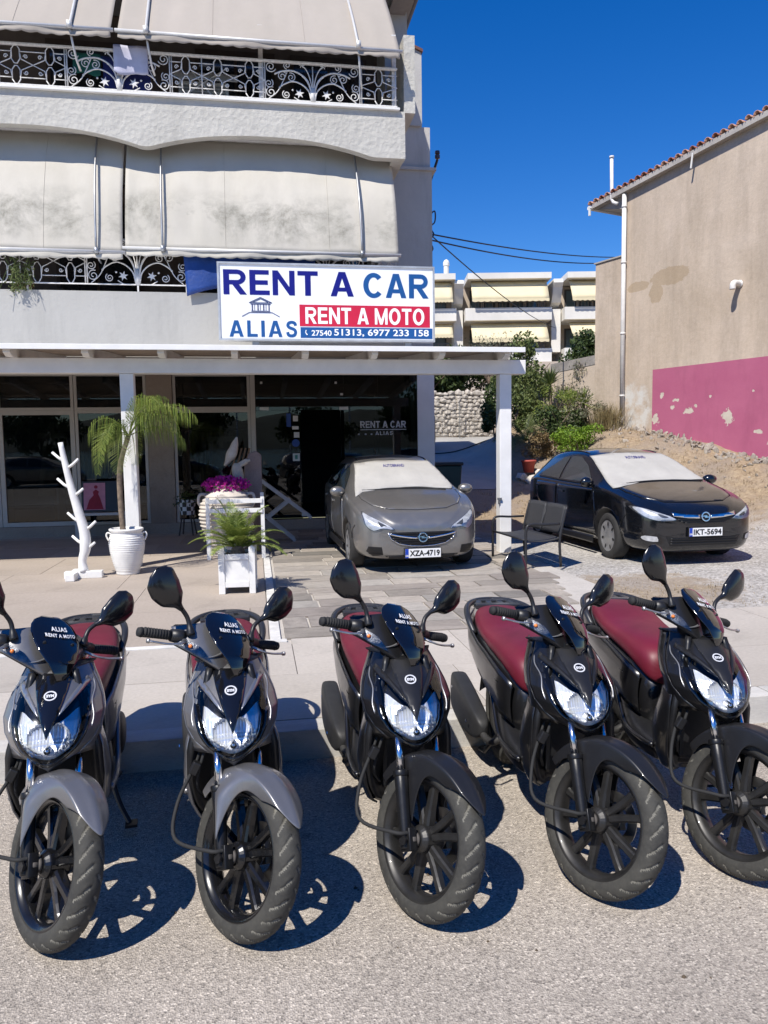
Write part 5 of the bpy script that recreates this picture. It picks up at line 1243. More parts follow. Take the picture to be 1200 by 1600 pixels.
for k, x, y, rz, ln, lab in SPOTS:
    o = {'g0': sc_grey, 'b0': sc_black}.get(k) or copy_tree(sc_grey if k == 'g' else sc_black, None, label=lab)
    put(o, x, y, rz, ln)
for o in list(bpy.data.objects):
    if 'drop' in o.keys(): del o['drop']
# ------------------------------------------------------------------ cars
CGLASS = mat('car_glass', (.035, .042, .045), .04, var=0, coat=1)
CTRIM = mat('car_trim_black', (.010, .010, .011), .38, var=.2)
CTYRE = mat('car_tyre', (.028, .027, .026), .85, var=.35, vs=12)
CHUB = mat('wheel_cover_silver', (.48, .48, .48), .38, .7, var=.15, vs=9)
PLW = mat('plate_white', (.78, .78, .77), .4, var=.03); PLB = mat('plate_blue', (.01, .05, .38), .4, var=0); PLK = mat('plate_black', (.008, .008, .008), .5, var=0)
CHR = mat('car_chrome', (.78, .78, .79), .12, 1, var=0)
CLENS = glassmat('car_lens', (.95, .96, .97), 1.33)
LAMPIN = mat('lamp_inner', (.62, .63, .65), .32, .4, var=.3, vs=14, bump=.25, bs=22, bd=.01)
LAMPDK = mat('lamp_housing', (.20, .205, .21), .25, .7, var=.4, vs=10)
SHADE = mat('sunshade_cloth', (.41, .395, .365), .9, var=.1, vs=3, bump=.25, bs=9, bd=.02)
def section(y, w, zb, zbelt, ztop, wr, zre):
    x6 = w*.955
    P = [(0, zb), (w*.80, zb), (w*.955, zb+.075), (w*1.0, lerp(zb, zbelt, .38)), (w*1.0, lerp(zb, zbelt, .66)), (w*.992, zbelt-.055), (w*.975, zbelt-.012), (x6, zbelt+.004), (x6*.985, zbelt+.016), (lerp(x6, wr, .22), lerp(zbelt, zre, .30)), (lerp(x6, wr, .80), lerp(zbelt, zre, .82)), (wr*1.0, zre-.004), (wr*.93, zre+.016), (wr*.55, lerp(zre, ztop, .78)), (0, ztop)]
    return P
def car(name, label, ST_, L, paint, ax1, ax2, WRAD, track, details):
    root = thing('parked_car', label, 'car')
    # body shell: mirrored loft, smoothed, wheel wells cut out
    secs = []
    for st in ST_:
        P = section(*st); y = st[0]
        secs.append([(x, y, z) for x, z in P]+[(-x, y, z) for x, z in P[-2:0:-1]])
    m = MB().loft(secs); o = m.build('body', [paint, CTRIM], None, smooth=True, sub=2)
    me = evalmesh(o); bpy.data.objects.remove(o)
    bvh0 = BVHTree.FromPolygons([v.co for v in me.vertices], [p.vertices[:] for p in me.polygons])
    tmp = bpy.data.objects.new('body', me); COL.objects.link(tmp); cs = []
    for ya in (ax1, ax2):
        for s in (-1, 1):
            c = MB().lathe([(0, -.3), (WRAD+.055, -.3), (WRAD+.055, .3), (0, .3)], 40, MX.Translation(V((s*(track+.10), ya, WRAD+.01))) @ MX.Rotation(PI/2, 4, 'Y')).build('cut', [CTRIM])
            cs.append(c); md = tmp.modifiers.new('c', 'BOOLEAN'); md.operation = 'DIFFERENCE'; md.object = c; md.solver = 'EXACT'
            try: md.material_mode = 'TRANSFER'
            except Exception: pass
    me2 = evalmesh(tmp); bpy.data.objects.remove(tmp)
    for c in cs: bpy.data.objects.remove(c)
    body = bpy.data.objects.new('body', me2); COL.objects.link(body); body.parent = root
    for p in me2.polygons: p.use_smooth = True
    def FY(x, z, y0=-2, d=(0, 1, 0)):
        h = bvh0.ray_cast(V((x, y0, z)), V(d)); return h[0]
    def front(off):
        def fn(x, z):
            h = FY(x, z)
            if h is None:
                for k in (.97, .94, .9, .85):
                    h = FY(x*k, z)
                    if h: break
            y = h.y if h else 1.0
            return (x, y-off, z)
        return fn
    def sidef(sg, off):
        def fn(y, z):
            h = bvh0.ray_cast(V((sg*3, y, z)), V((-sg, 0, 0)))[0]
            return ((h.x if h else sg*.8)+sg*off, y, z)
        return fn
    def topf(off):
        def fn(x, y):
            h = bvh0.ray_cast(V((x, y, 3)), V((0, 0, -1)))[0]; return (x, y, (h.z if h else 1)+off)
        return fn
    F = lambda nm, poly, off, mt, par=None, step=.03, solid=0, sm=True: patch(poly, step, front(off)).build(nm, mt, par or root, smooth=sm, solid=solid, off=1 if solid else -1)
    Mr = lambda P: [(-a, b) for a, b in P][::-1]
    D = details
    # bonnet
    hp = D['hood']; H_ = hp+[(-a, b) for a, b in hp[::-1] if a > 1e-6]
    patch(H_, .03, topf(.004)).build('bonnet', paint, root, smooth=True, solid=.004, off=-1)
    gap = MB().tube([V(topf(.007)(x, y)) for x, y in [(-q[0], q[1]) for q in hp[::-1][1:-1]]+hp[:1]+hp[1:-1]], .0028, 5)
    gap.build('bonnet_gap', PLK, root)
    for s in (-1, 1):
        pts = [V(sidef(s, .003)(y, z)) for y, z in D['bumpgap']]; MB().tube(pts, .004, 5).build('bumper_gap', PLK, root)
    for s in (-1, 1):
        P = D['hl'] if s > 0 else Mr(D['hl']); P = smoothpoly(P, 3); cx = sum(p[0] for p in P)/len(P); cz = sum(p[1] for p in P)/len(P)
        h = F('headlight', P, .004, LAMPDK, step=.025)
        F('lamp_unit', shrink(P, .92, (cx-.10*s*0+s*D.get('lu', -.02), cz-.004)), .010, LAMPIN, h, step=.02)
        pr = shrink(P, .26, (cx-s*.09, cz-.014)); F('projector', pr, .016, LAMPDK, h, step=.02)
        F('lens', shrink(P, .99, (cx, cz)), .020, CLENS, h, step=.03)
        if 'fog' in D:
            P = D['fog'] if s > 0 else Mr(D['fog']); f = F('fog_recess', P, .004, CTRIM, step=.03)
            if D.get('foglamp'):
                c2 = (sum(p[0] for p in P)/len(P), sum(p[1] for p in P)/len(P)); F('fog_lamp', smoothpoly(shrink(P, .72, c2), 2), .010, LAMPIN, f, step=.03)
            else:
                for k in (.25, .5, .75):
                    zl = lerp(min(p[1] for p in P), max(p[1] for p in P), k); xa, xb = min(p[0] for p in P)+.03, max(p[0] for p in P)-.02; F('slat', [(xa, zl-.006), (xb, zl-.006), (xb, zl+.006), (xa, zl+.006)], .010, CTRIM, f)
    g = F('grille', D['grille'], .006, CTRIM, step=.03)
    xs = [p[0] for p in D['grille']]; zs_ = [p[1] for p in D['grille']]
    for k in range(D['bars']):
        zl = lerp(min(zs_)+.012, max(zs_)-.012, k/(D['bars']-1)); run = [x for x in frange(min(xs), max(xs), 60) if inpoly(x, zl, D['grille'])]
        if len(run) > 3: F('bar', [(run[0], zl-.005), (run[-1], zl-.005), (run[-1], zl+.005), (run[0], zl+.005)], .014, CTRIM, g, solid=.008)
    for P in D['chrome']: patch(P, .02, front(.022)).build('chrome_bar', CHR, root, smooth=True, solid=.010, off=1)
    if 'rim' in D:
        pts = [V(front(.012)(a, b)) for a, b in D['rim']]; MB().tube(pts, .008, 6).build('grille_edge', CHR, root, smooth=True)
    F('lower_grille', D['lower'], .005, CTRIM, step=.04)
    for k in range(3):
        zl = lerp(min(p[1] for p in D['lower']), max(p[1] for p in D['lower']), (k+1)/4); a = max(p[0] for p in D['lower'])*.9; F('lower_bar', [(-a, zl-.005), (a, zl-.005), (a, zl+.005), (-a, zl+.005)], .014, CTRIM, solid=.006)
    F('lip', D['lip'], .012, CTRIM, step=.05, solid=.01)
    # badge: ring with a lightning bolt
    ez = D['badge']; ey = FY(0, ez).y-.030; EM = MX.Translation(V((0, ey, ez))) @ MX.Rotation(PI/2-.12, 4, 'X')
    m = MB().lathe([(.046, 0), (.046, .012), (.062, .012), (.062, 0)], 36, EM); e = m.build('badge', CHR, root, bevel=.003)
    MB().lathe([(0, .002), (.047, .002)], 30, EM).build('badge_disc', CTRIM, e)
    m = MB(); m.prism([(-.085, .008), (.018, .016), (.012, .002), (.085, -.008), (-.018, -.016), (-.012, -.002)], lambda a, b, s: EM @ V((a, b, .004+.010*s))); m.build('badge_bolt', CHR, e)
    # number plate
    pz, pw, ph = D['plate']; py = min(FY(x, pz+dz).y for x in (0, .1) for dz in (-.05, .05))-.035
    pl = bpy.data.objects.new('number_plate', None); COL.objects.link(pl); pl.parent = root
    m = MB(); m.b2((-pw/2-.008, py, pz-ph/2-.012), (pw/2+.008, py+.03, pz+ph/2+.006)); m.build('holder', PLK, pl, bevel=.003)
    m = MB(); m.b2((-pw/2, py-.004, pz-ph/2), (pw/2, py-.0005, pz+ph/2)); m.build('face', PLW, pl)
    m = MB(); m.b2((-pw/2, py-.0055, pz-ph/2), (-pw/2+.042, py-.0041, pz+ph/2)); m.build('country_band', PLB, pl)
    textmb('GR', .03, lambda x, y: (-pw/2+.021+x, py-.0066, pz-ph/2+.016+y), .0008).build('lettering', PLW, pl)
    a = textmb(D['text'], 1, lambda x, y: (x, 0, y), .028, res=4); x0, x1 = min(v[0] for v in a.v), max(v[0] for v in a.v); z1 = max(v[2] for v in a.v); z0 = min(v[2] for v in a.v)
    a.v = [(-pw/2+.056+(v[0]-x0)/(x1-x0)*(pw-.070), py-.0066, pz-.037+(v[2]-z0)/(z1-z0)*.074) for v in a.v]; a.build('lettering', PLK, pl)
    # side windows, doors, handles
    for s in (-1, 1):
        for nm, P in D['doors']:
            d = patch(P, .06, sidef(s, .004)).build('door', paint, root, smooth=True, solid=.006, off=-1)
            hy, hz = nm; q = V(sidef(s, .014)(hy, hz)); MB().bar(q+V((0, -.085, 0)), q+V((0, .085, .006)), .030, .026, upv=(1, 0, 0)).build('handle', paint, d, bevel=.008)
        for P in D['windows']: patch(P, .05, sidef(s, .007)).build('side_window', CGLASS, root, smooth=True)
        MB().tube([V(sidef(s, .006)(y, z)) for y, z in D['winline']], .008, 6).build('window_trim', CTRIM, root)
        # mirror
        my, mz, mx = D['mirror']; mb_ = ico(1, 3).xf(MX.Translation(V((s*mx, my, mz))) @ MX.Rotation(-.15*s, 4, 'Z') @ MX.Diagonal((.105, .075, .072, 1)))
        mo = mb_.build('wing_mirror', paint, root, smooth=True); MB().bar((s*(mx-.06), my+.01, mz-.03), (s*(mx-.16), my+.05, mz-.08), .05, .04).build('mirror_foot', CTRIM, mo, bevel=.01)
        y0, y1 = ax1+WRAD+.08, ax2-WRAD-.08
        MB().loft([[(s*(D['w']-.02), y, .17), (s*(D['w']+.006), y, .19), (s*(D['w']+.004), y, .26), (s*(D['w']-.02), y, .28)] for y in (y0, (y0+y1)/2, y1)]).build('sill', CTRIM, root, bevel=.006)
    # screen under the cloth, wipers, roof lines, aerial
    P = D['screen']; F('windscreen', P+Mr(P)[1:-1] if P[0][0] == 0 else P, .006, CGLASS, step=.06)
    S_ = D['shade']
    def shf(x, z):
        q = V(front(.020)(x, z)); n = .012*NZ.noise(V((x*3, z*4, L)))+.006*math.sin(x*14+z*5); return (q.x, q.y-abs(n), q.z+n*.4)
    sh = patch(S_, .035, shf); so = sh.build('sunshade', SHADE, None, smooth=True, solid=.004, off=1)
    bs_ = BVHTree.FromPolygons([V(q) for q in sh.v], sh.f)
    textmb('AUTOBRAND', .050, lambda x, y: (lambda h: (x+D['tx'], h[0].y-.020 if h[0] else 1.6, D['tz']+y))(bs_.ray_cast(V((x+D['tx'], -2, D['tz']+y)), V((0, 1, 0)))), .0008, sx=1.0).build('lettering', NAVY, so)
    so.parent = root
    for s in (-1, 1): pass
    MB().tube(crv([V(front(.03)(x, z)) for x, z in D['wiper']], 4), .010, 6).build('wiper', CTRIM, root, smooth=True)
    q = V(topf(0)(0, D['aer'])); MB().tube([q, q+V((0, .12, .12))], [.010, .005], 6).build('aerial', CTRIM, root)
    for s in (-1, 1): MB().tube([V(topf(.004)(s*D['roofw'], y)) for y in frange(D['roof0'], D['roof1'], 12)], .010, 6).build('roof_trim', CTRIM, root, smooth=True)
    # wheels
    Wr = None
    for ya in (ax1, ax2):
        for s in (-1, 1):
            w = bpy.data.objects.new('wheel', None); COL.objects.link(w); w.parent = root; w.location = (s*track, ya, WRAD); w.rotation_euler = (0, 0, PI if s < 0 else 0)
            if Wr is None:
                R = WRAD; hw = .098
                LX = lambda P, n: lathe_x([(b_, a_) for a_, b_ in P], n)
                a = LX([(R*.66, -hw), (R*.80, -hw*1.04), (R*.93, -hw*1.0), (R*.985, -hw*.82), (R, -hw*.5), (R, hw*.5), (R*.985, hw*.82), (R*.93, hw), (R*.80, hw*1.04), (R*.66, hw), (R*.62, hw*.4)], 48).mesh('tyre', CTYRE, True)
                b = LX([(0, hw*.74), (R*.16, hw*.80), (R*.24, hw*.72), (R*.50, hw*.86), (R*.62, hw*.90), (R*.665, hw*1.0), (R*.69, hw*.9), (R*.66, hw*.4)], 48).mesh('wheel_cover', CHUB, True)
                m = MB()
                for k in range(D['holes']):
                    t = 2*PI*k/D['holes']; c = V((hw*.86, R*.50*math.sin(t), R*.50*math.cos(t))); P = []
                    u = V((0, math.sin(t), math.cos(t))); v_ = V((0, math.cos(t), -math.sin(t)))
                    for q in range(10):
                        aa = 2*PI*q/10; P.append(c+u*math.cos(aa)*R*.105+v_*math.sin(aa)*R*D['hw'])
                    m.add(P+[p+V((-.004, 0, 0)) for p in P], [tuple(range(10))]); 
                m.xf(MX.Translation(V((.006, 0, 0)))); c_ = m.mesh('cover_slots', CTRIM); Wr = (a, b, c_)
            for nm, q in zip(('tyre', 'wheel_cover', 'cover_slots'), Wr): oo = obj(nm, q, w); nm == 'cover_slots' and tag(oo, kind='stuff')
    return root, so
# grey hatchback under the pergola
CST = [(0.00, .42, .24, .56, .60, .28, .59), (.045, .60, .185, .60, .655, .40, .64), (.15, .725, .165, .675, .745, .52, .725), (.34, .815, .16, .775, .845, .62, .82), (.66, .862, .16, .875, .945, .70, .92), (.98, .870, .16, .935, 1.01, .72, .985),
       (1.18, .870, .16, .95, 1.10, .69, 1.06), (1.50, .870, .16, .955, 1.285, .625, 1.225), (1.86, .870, .16, .96, 1.425, .585, 1.36), (2.3, .870, .16, .97, 1.475, .575, 1.415), (3.0, .868, .16, .985, 1.465, .585, 1.405), (3.6, .855, .17, 1.0, 1.42, .56, 1.36), (3.88, .82, .2, .98, 1.20, .54, 1.15), (3.98, .74, .25, .85, .92, .48, .89), (4.02, .60, .35, .70, .74, .40, .72)]
cd = dict(w=.87, bumpgap=[(.36, .60), (.42, .56), (.47, .50), (.50, .42)], hood=[(0, .22), (.38, .25), (.58, .38), (.68, .62), (.70, .93), (.40, .99), (0, 1.0)],
    hl=[(.355, .555), (.50, .575), (.62, .545), (.70, .60), (.725, .68), (.735, .775), (.66, .735), (.52, .665), (.40, .60)], fog=[(.50, .245), (.62, .225), (.70, .285), (.675, .35), (.52, .345)],
    grille=[(-.44, .525), (.44, .525), (.40, .44), (.30, .385), (.15, .355), (0, .348), (-.15, .355), (-.30, .385), (-.40, .44)], bars=6,
    chrome=[[(-.43, .500), (-.30, .470), (-.15, .448), (-.07, .442), (-.07, .462), (-.16, .470), (-.31, .494), (-.43, .520)], [(.43, .520), (.31, .494), (.16, .470), (.07, .462), (.07, .442), (.15, .448), (.30, .470), (.43, .500)]],
    rim=[(-.44, .525), (-.40, .44), (-.30, .383), (-.15, .353), (0, .346), (.15, .353), (.30, .383), (.40, .44), (.44, .525)],
    lower=[(-.48, .235), (.48, .235), (.42, .185), (-.42, .185)], lip=[(-.60, .185), (.60, .185), (.56, .165), (-.56, .165)], badge=.458, plate=(.262, .46, .112), text='XZA-4719',
    doors=[((2.22, .80), [(1.17, .30), (2.33, .28), (2.42, .60), (2.40, .925), (1.20, .905), (1.13, .6)]), ((3.14, .84), [(2.36, .28), (2.82, .29), (2.95, .52), (3.20, .66), (3.26, .93), (2.43, .93), (2.45, .6)])],
    windows=[[(1.32, .985), (2.38, .995), (2.38, 1.34), (2.05, 1.335), (1.72, 1.22)], [(2.45, .998), (3.20, 1.02), (3.32, 1.17), (3.05, 1.31), (2.45, 1.34)]], winline=[(1.25, .965), (1.8, .972), (2.4, .982), (3.25, 1.0)],
    mirror=(1.22, .985, .925), screen=[(-.70, 1.03), (0, 1.035), (.70, 1.03), (.56, 1.36), (0, 1.40), (-.56, 1.36)],
    shade=[(-.735, .93), (-.62, .985), (-.35, 1.02), (0, 1.035), (.35, 1.025), (.64, 1.00), (.705, 1.03), (.60, 1.24), (.52, 1.365), (.2, 1.385), (-.25, 1.385), (-.585, 1.35), (-.62, 1.24)], tx=-.05, tz=1.30, wiper=[(-.62, 1.005), (-.2, 1.015), (.2, 1.012), (.55, .995)], aer=3.3, roofw=.52, roof0=1.95, roof1=3.4, holes=7, hw=.055)
GREYCAR = paintmat('car_grey_paint', (.27, .262, .25), .65, .30, .8)
corsa, s1 = car('parked_car', 'grey hatchback parked under the pergola with a beige cloth over its windscreen', CST, 4.02, GREYCAR, .82, 3.33, .298, .745, cd)
corsa.location = (1.915, 8.74, .103); corsa.rotation_euler = (0, 0, RD(1.0)); corsa.scale = (.925, .925, .94)
# black hatchback on the gravel
AST = [(0.00, .44, .25, .60, .65, .30, .635), (.05, .64, .19, .645, .70, .42, .685), (.17, .775, .17, .71, .785, .55, .765), (.40, .855, .165, .80, .875, .66, .85), (.75, .895, .165, .89, .965, .74, .94), (1.10, .903, .165, .95, 1.035, .75, 1.005),
       (1.32, .903, .165, .965, 1.13, .72, 1.085), (1.68, .903, .165, .975, 1.32, .65, 1.26), (2.08, .903, .165, .985, 1.465, .605, 1.40), (2.55, .903, .165, .995, 1.51, .60, 1.45), (3.3, .90, .165, 1.02, 1.485, .60, 1.425), (3.72, .885, .18, 1.04, 1.40, .57, 1.34), (4.02, .84, .22, 1.0, 1.17, .54, 1.12), (4.16, .75, .28, .87, .92, .48, .90), (4.20, .62, .38, .72, .76, .40, .74)]
ad = dict(w=.903, bumpgap=[(.42, .66), (.48, .62), (.54, .55), (.58, .46)], hood=[(0, .22), (.42, .25), (.64, .42), (.73, .70), (.74, 1.04), (.42, 1.10), (0, 1.11)],
    hl=[(.38, .60), (.52, .585), (.66, .60), (.77, .655), (.835, .76), (.76, .755), (.60, .70), (.45, .645)], fog=[(.58, .315), (.74, .325), (.80, .375), (.76, .415), (.60, .40)], foglamp=True,
    grille=[(-.42, .665), (.42, .665), (.38, .60), (.28, .560), (0, .548), (-.28, .560), (-.38, .60)], bars=5,
    chrome=[[(-.44, .690), (-.43, .645), (-.25, .622), (-.075, .612), (-.075, .655), (-.25, .664)], [(.44, .690), (.25, .664), (.075, .655), (.075, .612), (.25, .622), (.43, .645)]],
    lower=[(-.52, .395), (-.30, .36), (.30, .36), (.52, .395), (.46, .27), (-.46, .27)], lip=[(-.64, .20), (.64, .20), (.60, .178), (-.60, .178)], badge=.635, plate=(.445, .46, .105), text='IKT-5694', lu=0,
    doors=[((2.45, .85), [(1.30, .32), (2.55, .30), (2.64, .62), (2.62, .955), (1.34, .935), (1.26, .62)]), ((3.44, .90), [(2.585, .30), (3.10, .31), (3.24, .56), (3.50, .70), (3.56, .98), (2.65, .96), (2.67, .62)])],
    windows=[[(1.50, 1.015), (2.60, 1.03), (2.60, 1.38), (2.28, 1.375), (1.92, 1.25)], [(2.67, 1.035), (3.40, 1.06), (3.56, 1.18), (3.30, 1.33), (2.67, 1.375)]], winline=[(1.40, .99), (2.0, 1.0), (2.6, 1.013), (3.5, 1.045)],
    mirror=(1.40, 1.03, .965), screen=[(-.74, 1.06), (0, 1.06), (.74, 1.06), (.58, 1.40), (0, 1.44), (-.58, 1.40)],
    shade=[(-.79, .96), (-.66, .985), (-.35, 1.03), (0, 1.05), (.35, 1.05), (.70, 1.04), (.755, 1.05), (.64, 1.26), (.56, 1.40), (.2, 1.425), (-.25, 1.425), (-.60, 1.39), (-.66, 1.26)], tx=-.02, tz=1.345, wiper=[(-.55, 1.02), (-.15, 1.045), (.3, 1.045), (.62, 1.03)], aer=3.5, roofw=.55, roof0=2.2, roof1=3.7, holes=7, hw=.055)
BLACKCAR = paintmat('car_black_paint', (.007, .008, .011), .25, .16, 1.0)
astra, s2 = car('parked_car', 'black hatchback parked on the gravel with a pale cloth over its windscreen', AST, 4.20, BLACKCAR, .93, 3.52, .318, .775, ad)
astra.location = (5.49, 8.70, .05); astra.scale = (.97, .97, .985); astra.rotation_euler = (0, 0, RD(0.5))
# ------------------------------------------------------------------ forecourt furniture and plants
POTW = mat('pot_white', (.78, .77, .74), .55, var=.1, vs=6, bump=.1, bs=30)
SOIL = mat('soil', (.05, .035, .022), .95, var=.5, vs=30, bump=.6, bs=50)
BARKP = mat('palm_bark', (.22, .165, .12), .9, var=.45, vs=18, bump=.5, bs=30)
def leafmat(name, c1, c2, tr=.25, rough=.5):
    t = NT(name); oi = t.n.new('ShaderNodeObjectInfo'); geo = t.n.new('ShaderNodeNewGeometry')
    f = t.ramp(geo.outputs['Random Per Island'], [(0, c1), (1, c2)]); t.set('Base Color', f); t.set('Roughness', rough); t.set('Specular IOR Level', .35)
    tl = t.n.new('ShaderNodeBsdfTranslucent'); t.l.new(f, tl.inputs[0]); mx = t.n.new('ShaderNodeMixShader'); mx.inputs[0].default_value = tr
    t.l.new(t.b.outputs[0], mx.inputs[1]); t.l.new(tl.outputs[0], mx.inputs[2]); t.l.new(mx.outputs[0], t.out.inputs[0]); return t.m
L_PALM = leafmat('palm_leaf', (.10, .16, .025), (.26, .30, .06)); L_CYC = leafmat('cycad_leaf', (.12, .18, .03), (.29, .34, .08)); L_DARK = leafmat('dark_leaf', (.026, .050, .016), (.085, .12, .035))
L_MID = leafmat('mid_leaf', (.065, .10, .028), (.19, .22, .075)); L_LIME = leafmat('lime_leaf', (.10, .20, .015), (.24, .36, .04)); L_DRYB = leafmat('straw_leaf', (.22, .18, .09), (.40, .33, .17)); L_GREY = leafmat('grey_leaf', (.12, .13, .08), (.25, .24, .16))
L_BRN = leafmat('brown_leaf', (.16, .11, .05), (.26, .19, .09)); MAG = leafmat('magenta_bract', (.42, .01, .26), (.70, .04, .48), .35)
def frond(m, p0, dirv, L, droop, nl, ll, lw, fold=.6, droopl=.5, rad=.008, rr_=rnd, taper0=.15):
    """feather leaf: rachis bending under its weight with narrow leaflets both sides"""
    d = V(dirv).normalized(); pts = [V(p0)]; n = 16
    for i in range(n):
        d = (d+V((0, 0, -droop*(i+1)/n))).normalized(); pts.append(pts[-1]+d*(L/n))
    m.tube(pts, [rad*(1-.8*i/n) for i in range(n+1)], 5)
    for i in range(nl):
        t = taper0+(1-taper0)*(i+.5)/nl; k = min(int(t*n), n-1); p = pts[k].lerp(pts[k+1], t*n-k); tan = (pts[k+1]-pts[k]).normalized()
        sd = tan.cross(V((0, 0, 1))); 
        if sd.length < .05: sd = V((1, 0, 0))
        sd.normalize(); upv = sd.cross(tan)
        l = ll*(math.sin(PI*min(1, .18+t*.78))**.7)*rr_.uniform(.85, 1.1)
        for s in (-1, 1):
            ld = (sd*s*.75+tan*.62+upv*.25*fold+V((rr_.uniform(-.1, .1), rr_.uniform(-.1, .1), rr_.uniform(-.1, .05)))).normalized()
            a = p; b = p+ld*l*.5; c = p+(ld+V((0, 0, -droopl))).normalized()*l*.98+V((0, 0, -.02*droopl)); w = tan*lw
            m.add([a-w*.5, a+w*.5, b+w, b-w*.6, c], [(0, 1, 2, 3), (3, 2, 4)])
# white amphora pot and its palm
t = thing('pot', 'large white ribbed jar with two small handles at the foot of the left pergola post', 'pot', (-1.55, 9.62, .1)); t.scale = (.70, .70, .76)
prof = [(0, .0), (.19, 0), (.195, .03), (.20, .06), (.245, .20), (.285, .36), (.30, .48), (.29, .58), (.262, .65), (.252, .675), (.285, .70), (.29, .725), (.27, .735), (.245, .725), (.24, .66), (0, .655)]
P2 = []
for (a, b), (c, d) in zip(prof[:-1], prof[1:]):
    n_ = 10 if .06 <= b < .6 and d <= .66 and a > .19 else 1
    for k in range(n_):
        q = k/n_; P2.append((lerp(a, c, q)+(.006*math.sin(2*PI*(b+(d-b)*q)/.034) if n_ > 1 else 0), lerp(b, d, q)))
P2.append(prof[-1])
MB().lathe(P2, 48).build('body', POTW, t, smooth=True)
for s in (-1, 1): MB().tube(crv([(s*.245, 0, .64), (s*.31, 0, .665), (s*.335, 0, .62), (s*.30, 0, .54)], 5), .014, 8).build('handle', POTW, t, smooth=True)
MB().lathe([(0, .665), (.242, .660)], 24).build('soil', SOIL, t)
t = thing('palm', 'slender potted palm with drooping feathery fronds growing in the white ribbed jar', 'palm', (-1.57, 9.66, .585))
MB().tube(crv([(-.02, 0, -.05), (-.04, .01, .35), (-.03, .01, .8), (.09, -.02, 1.20)], 6), [.045, .042]+[.034]*12+[.030]*5, 10).build('trunk', BARKP, t, smooth=True)
r = random.Random(33); top = (.09, -.02, 1.18)
for i in range(8):
    a = r.uniform(-1.0, .9); el = r.uniform(.45, 1.2); dv = V((math.cos(a)*math.cos(el), math.sin(a)*math.cos(el)*.8, math.sin(el)))
    m = MB(); frond(m, top, dv, r.uniform(.75, 1.05), r.uniform(.22, .36), r.choice((30, 36, 42)), r.uniform(.26, .34), .0050, .2, 1.2, .007, r, .15); m.build('frond', L_PALM, t)
for i in range(8):
    a = PI+r.uniform(-1.7, 1.5); el = r.uniform(-.2, .9); dv = V((math.cos(a)*math.cos(el)*.55, math.sin(a)*math.cos(el)*.7, math.sin(el))); m = MB(); frond(m, top, dv, r.uniform(.6, 1.0), r.uniform(.42, .7), 24, r.uniform(.24, .34), .0048, .2, 1.3, .006, r, .12); m.build('frond', L_PALM, t)
# white branch-shaped coat stand
t = thing('coat_stand', 'white tree-shaped coat stand with peg branches standing on the terrace', 'coat stand', (-1.99, 9.42, .1)); t.scale = (.93, .93, .96)
trunk = [(-.03, 0, .08), (-.04, 0, .22), (.0, 0, .36), (.0, .0, .56), (-.06, 0, .82), (-.13, 0, 1.1), (-.19, .0, 1.4), (-.235, 0, 1.66)]
MB().tube(crv(trunk, 4), [.062, .058, .054, .05, .05, .053, .056, .06, .065, .067, .067, .065, .062, .06, .058, .056, .056, .053, .05, .048, .045, .043, .041, .04, .038, .036, .034, .032, .031], 14).build('trunk', POTW, t, smooth=True)
def tk(z): 
    for a, b in zip(trunk, trunk[1:]):
        if a[2] <= z <= b[2]: return lerp(a[0], b[0], (z-a[2])/(b[2]-a[2]))
    return 0
for z, s, l in ((1.45, -1, .15), (1.36, 1, .16), (1.12, -1, .17), (1.02, 1, .13), (.70, -1, .17), (.60, 1, .16), (.42, -1, .16), (.36, 1, .13)):
    x = tk(z); MB().tube([(x, 0, z-.02), (x+s*l*.55, -.03*s, z+.035), (x+s*l, -.05*s, z+l*.62)], [.018, .017, .016], 10).build('peg', POTW, t, smooth=True)
m = MB(); m.b2((-.26, -.05, 0), (.20, .05, .09)); m.b2((-.20, -.26, .001), (-.09, .24, .088)); m.build('foot', POTW, t, bevel=.008)
# planter box with cycad
PX, PY = -.20, 8.16
t = thing('planter_box', 'square white wooden planter box with panelled sides at the edge of the terrace', 'planter', (PX, PY, .1)); t.rotation_euler = (0, 0, RD(-3))
W = .155
for sx in (-1, 1):
    for sy in (-1, 1):
        m = MB(); m.b2((sx*W-.032, sy*W-.032, 0), (sx*W+.032, sy*W+.032, .42)); m.prism([(-.032, .42), (.032, .42), (.032, .48), (.0, .50), (-.032, .48)], lambda a, b, s: (sx*W+a, sy*W-.032+.064*s, b)); m.build('post', POTW, t, bevel=.004)
for k in range(4):
    rt = MX.Rotation(PI/2*k, 4, 'Z')
    m = MB(); m.b2((-W+.034, -W-.022, .13), (W-.034, -W-.004, .355)); m.xf(rt); m.build('panel', POTW, t)
    for za, zb_ in ((.07, .128), (.357, .415)): m = MB(); m.b2((-W+.034, -W-.034, za), (W-.034, -W-.006, zb_)); m.xf(rt); m.build('rail', POTW, t, bevel=.003)
m = MB(); m.b2((-W+.03, -W+.03, .33), (W-.03, W-.03, .39)); m.build('soil', SOIL, t)
t = thing('cycad', 'small cycad palm with stiff yellow-green fronds planted in the square white box', 'plant', (PX, PY, .485))
MB().lathe([(0, .10), (.05, .09), (.075, .04), (.08, -.02), (0, -.03)], 14).build('stem', BARKP, t)
for i in range(34):
    a = i*2.399; el = r.uniform(.2, 1.35); m = MB(); frond(m, (0, 0, .07), (math.cos(a)*math.cos(el), math.sin(a)*math.cos(el), math.sin(el)), r.uniform(.40, .60), .13, 32, .12, .0075, .9, .15, .007, r, .12); m.build('frond', L_CYC, t)
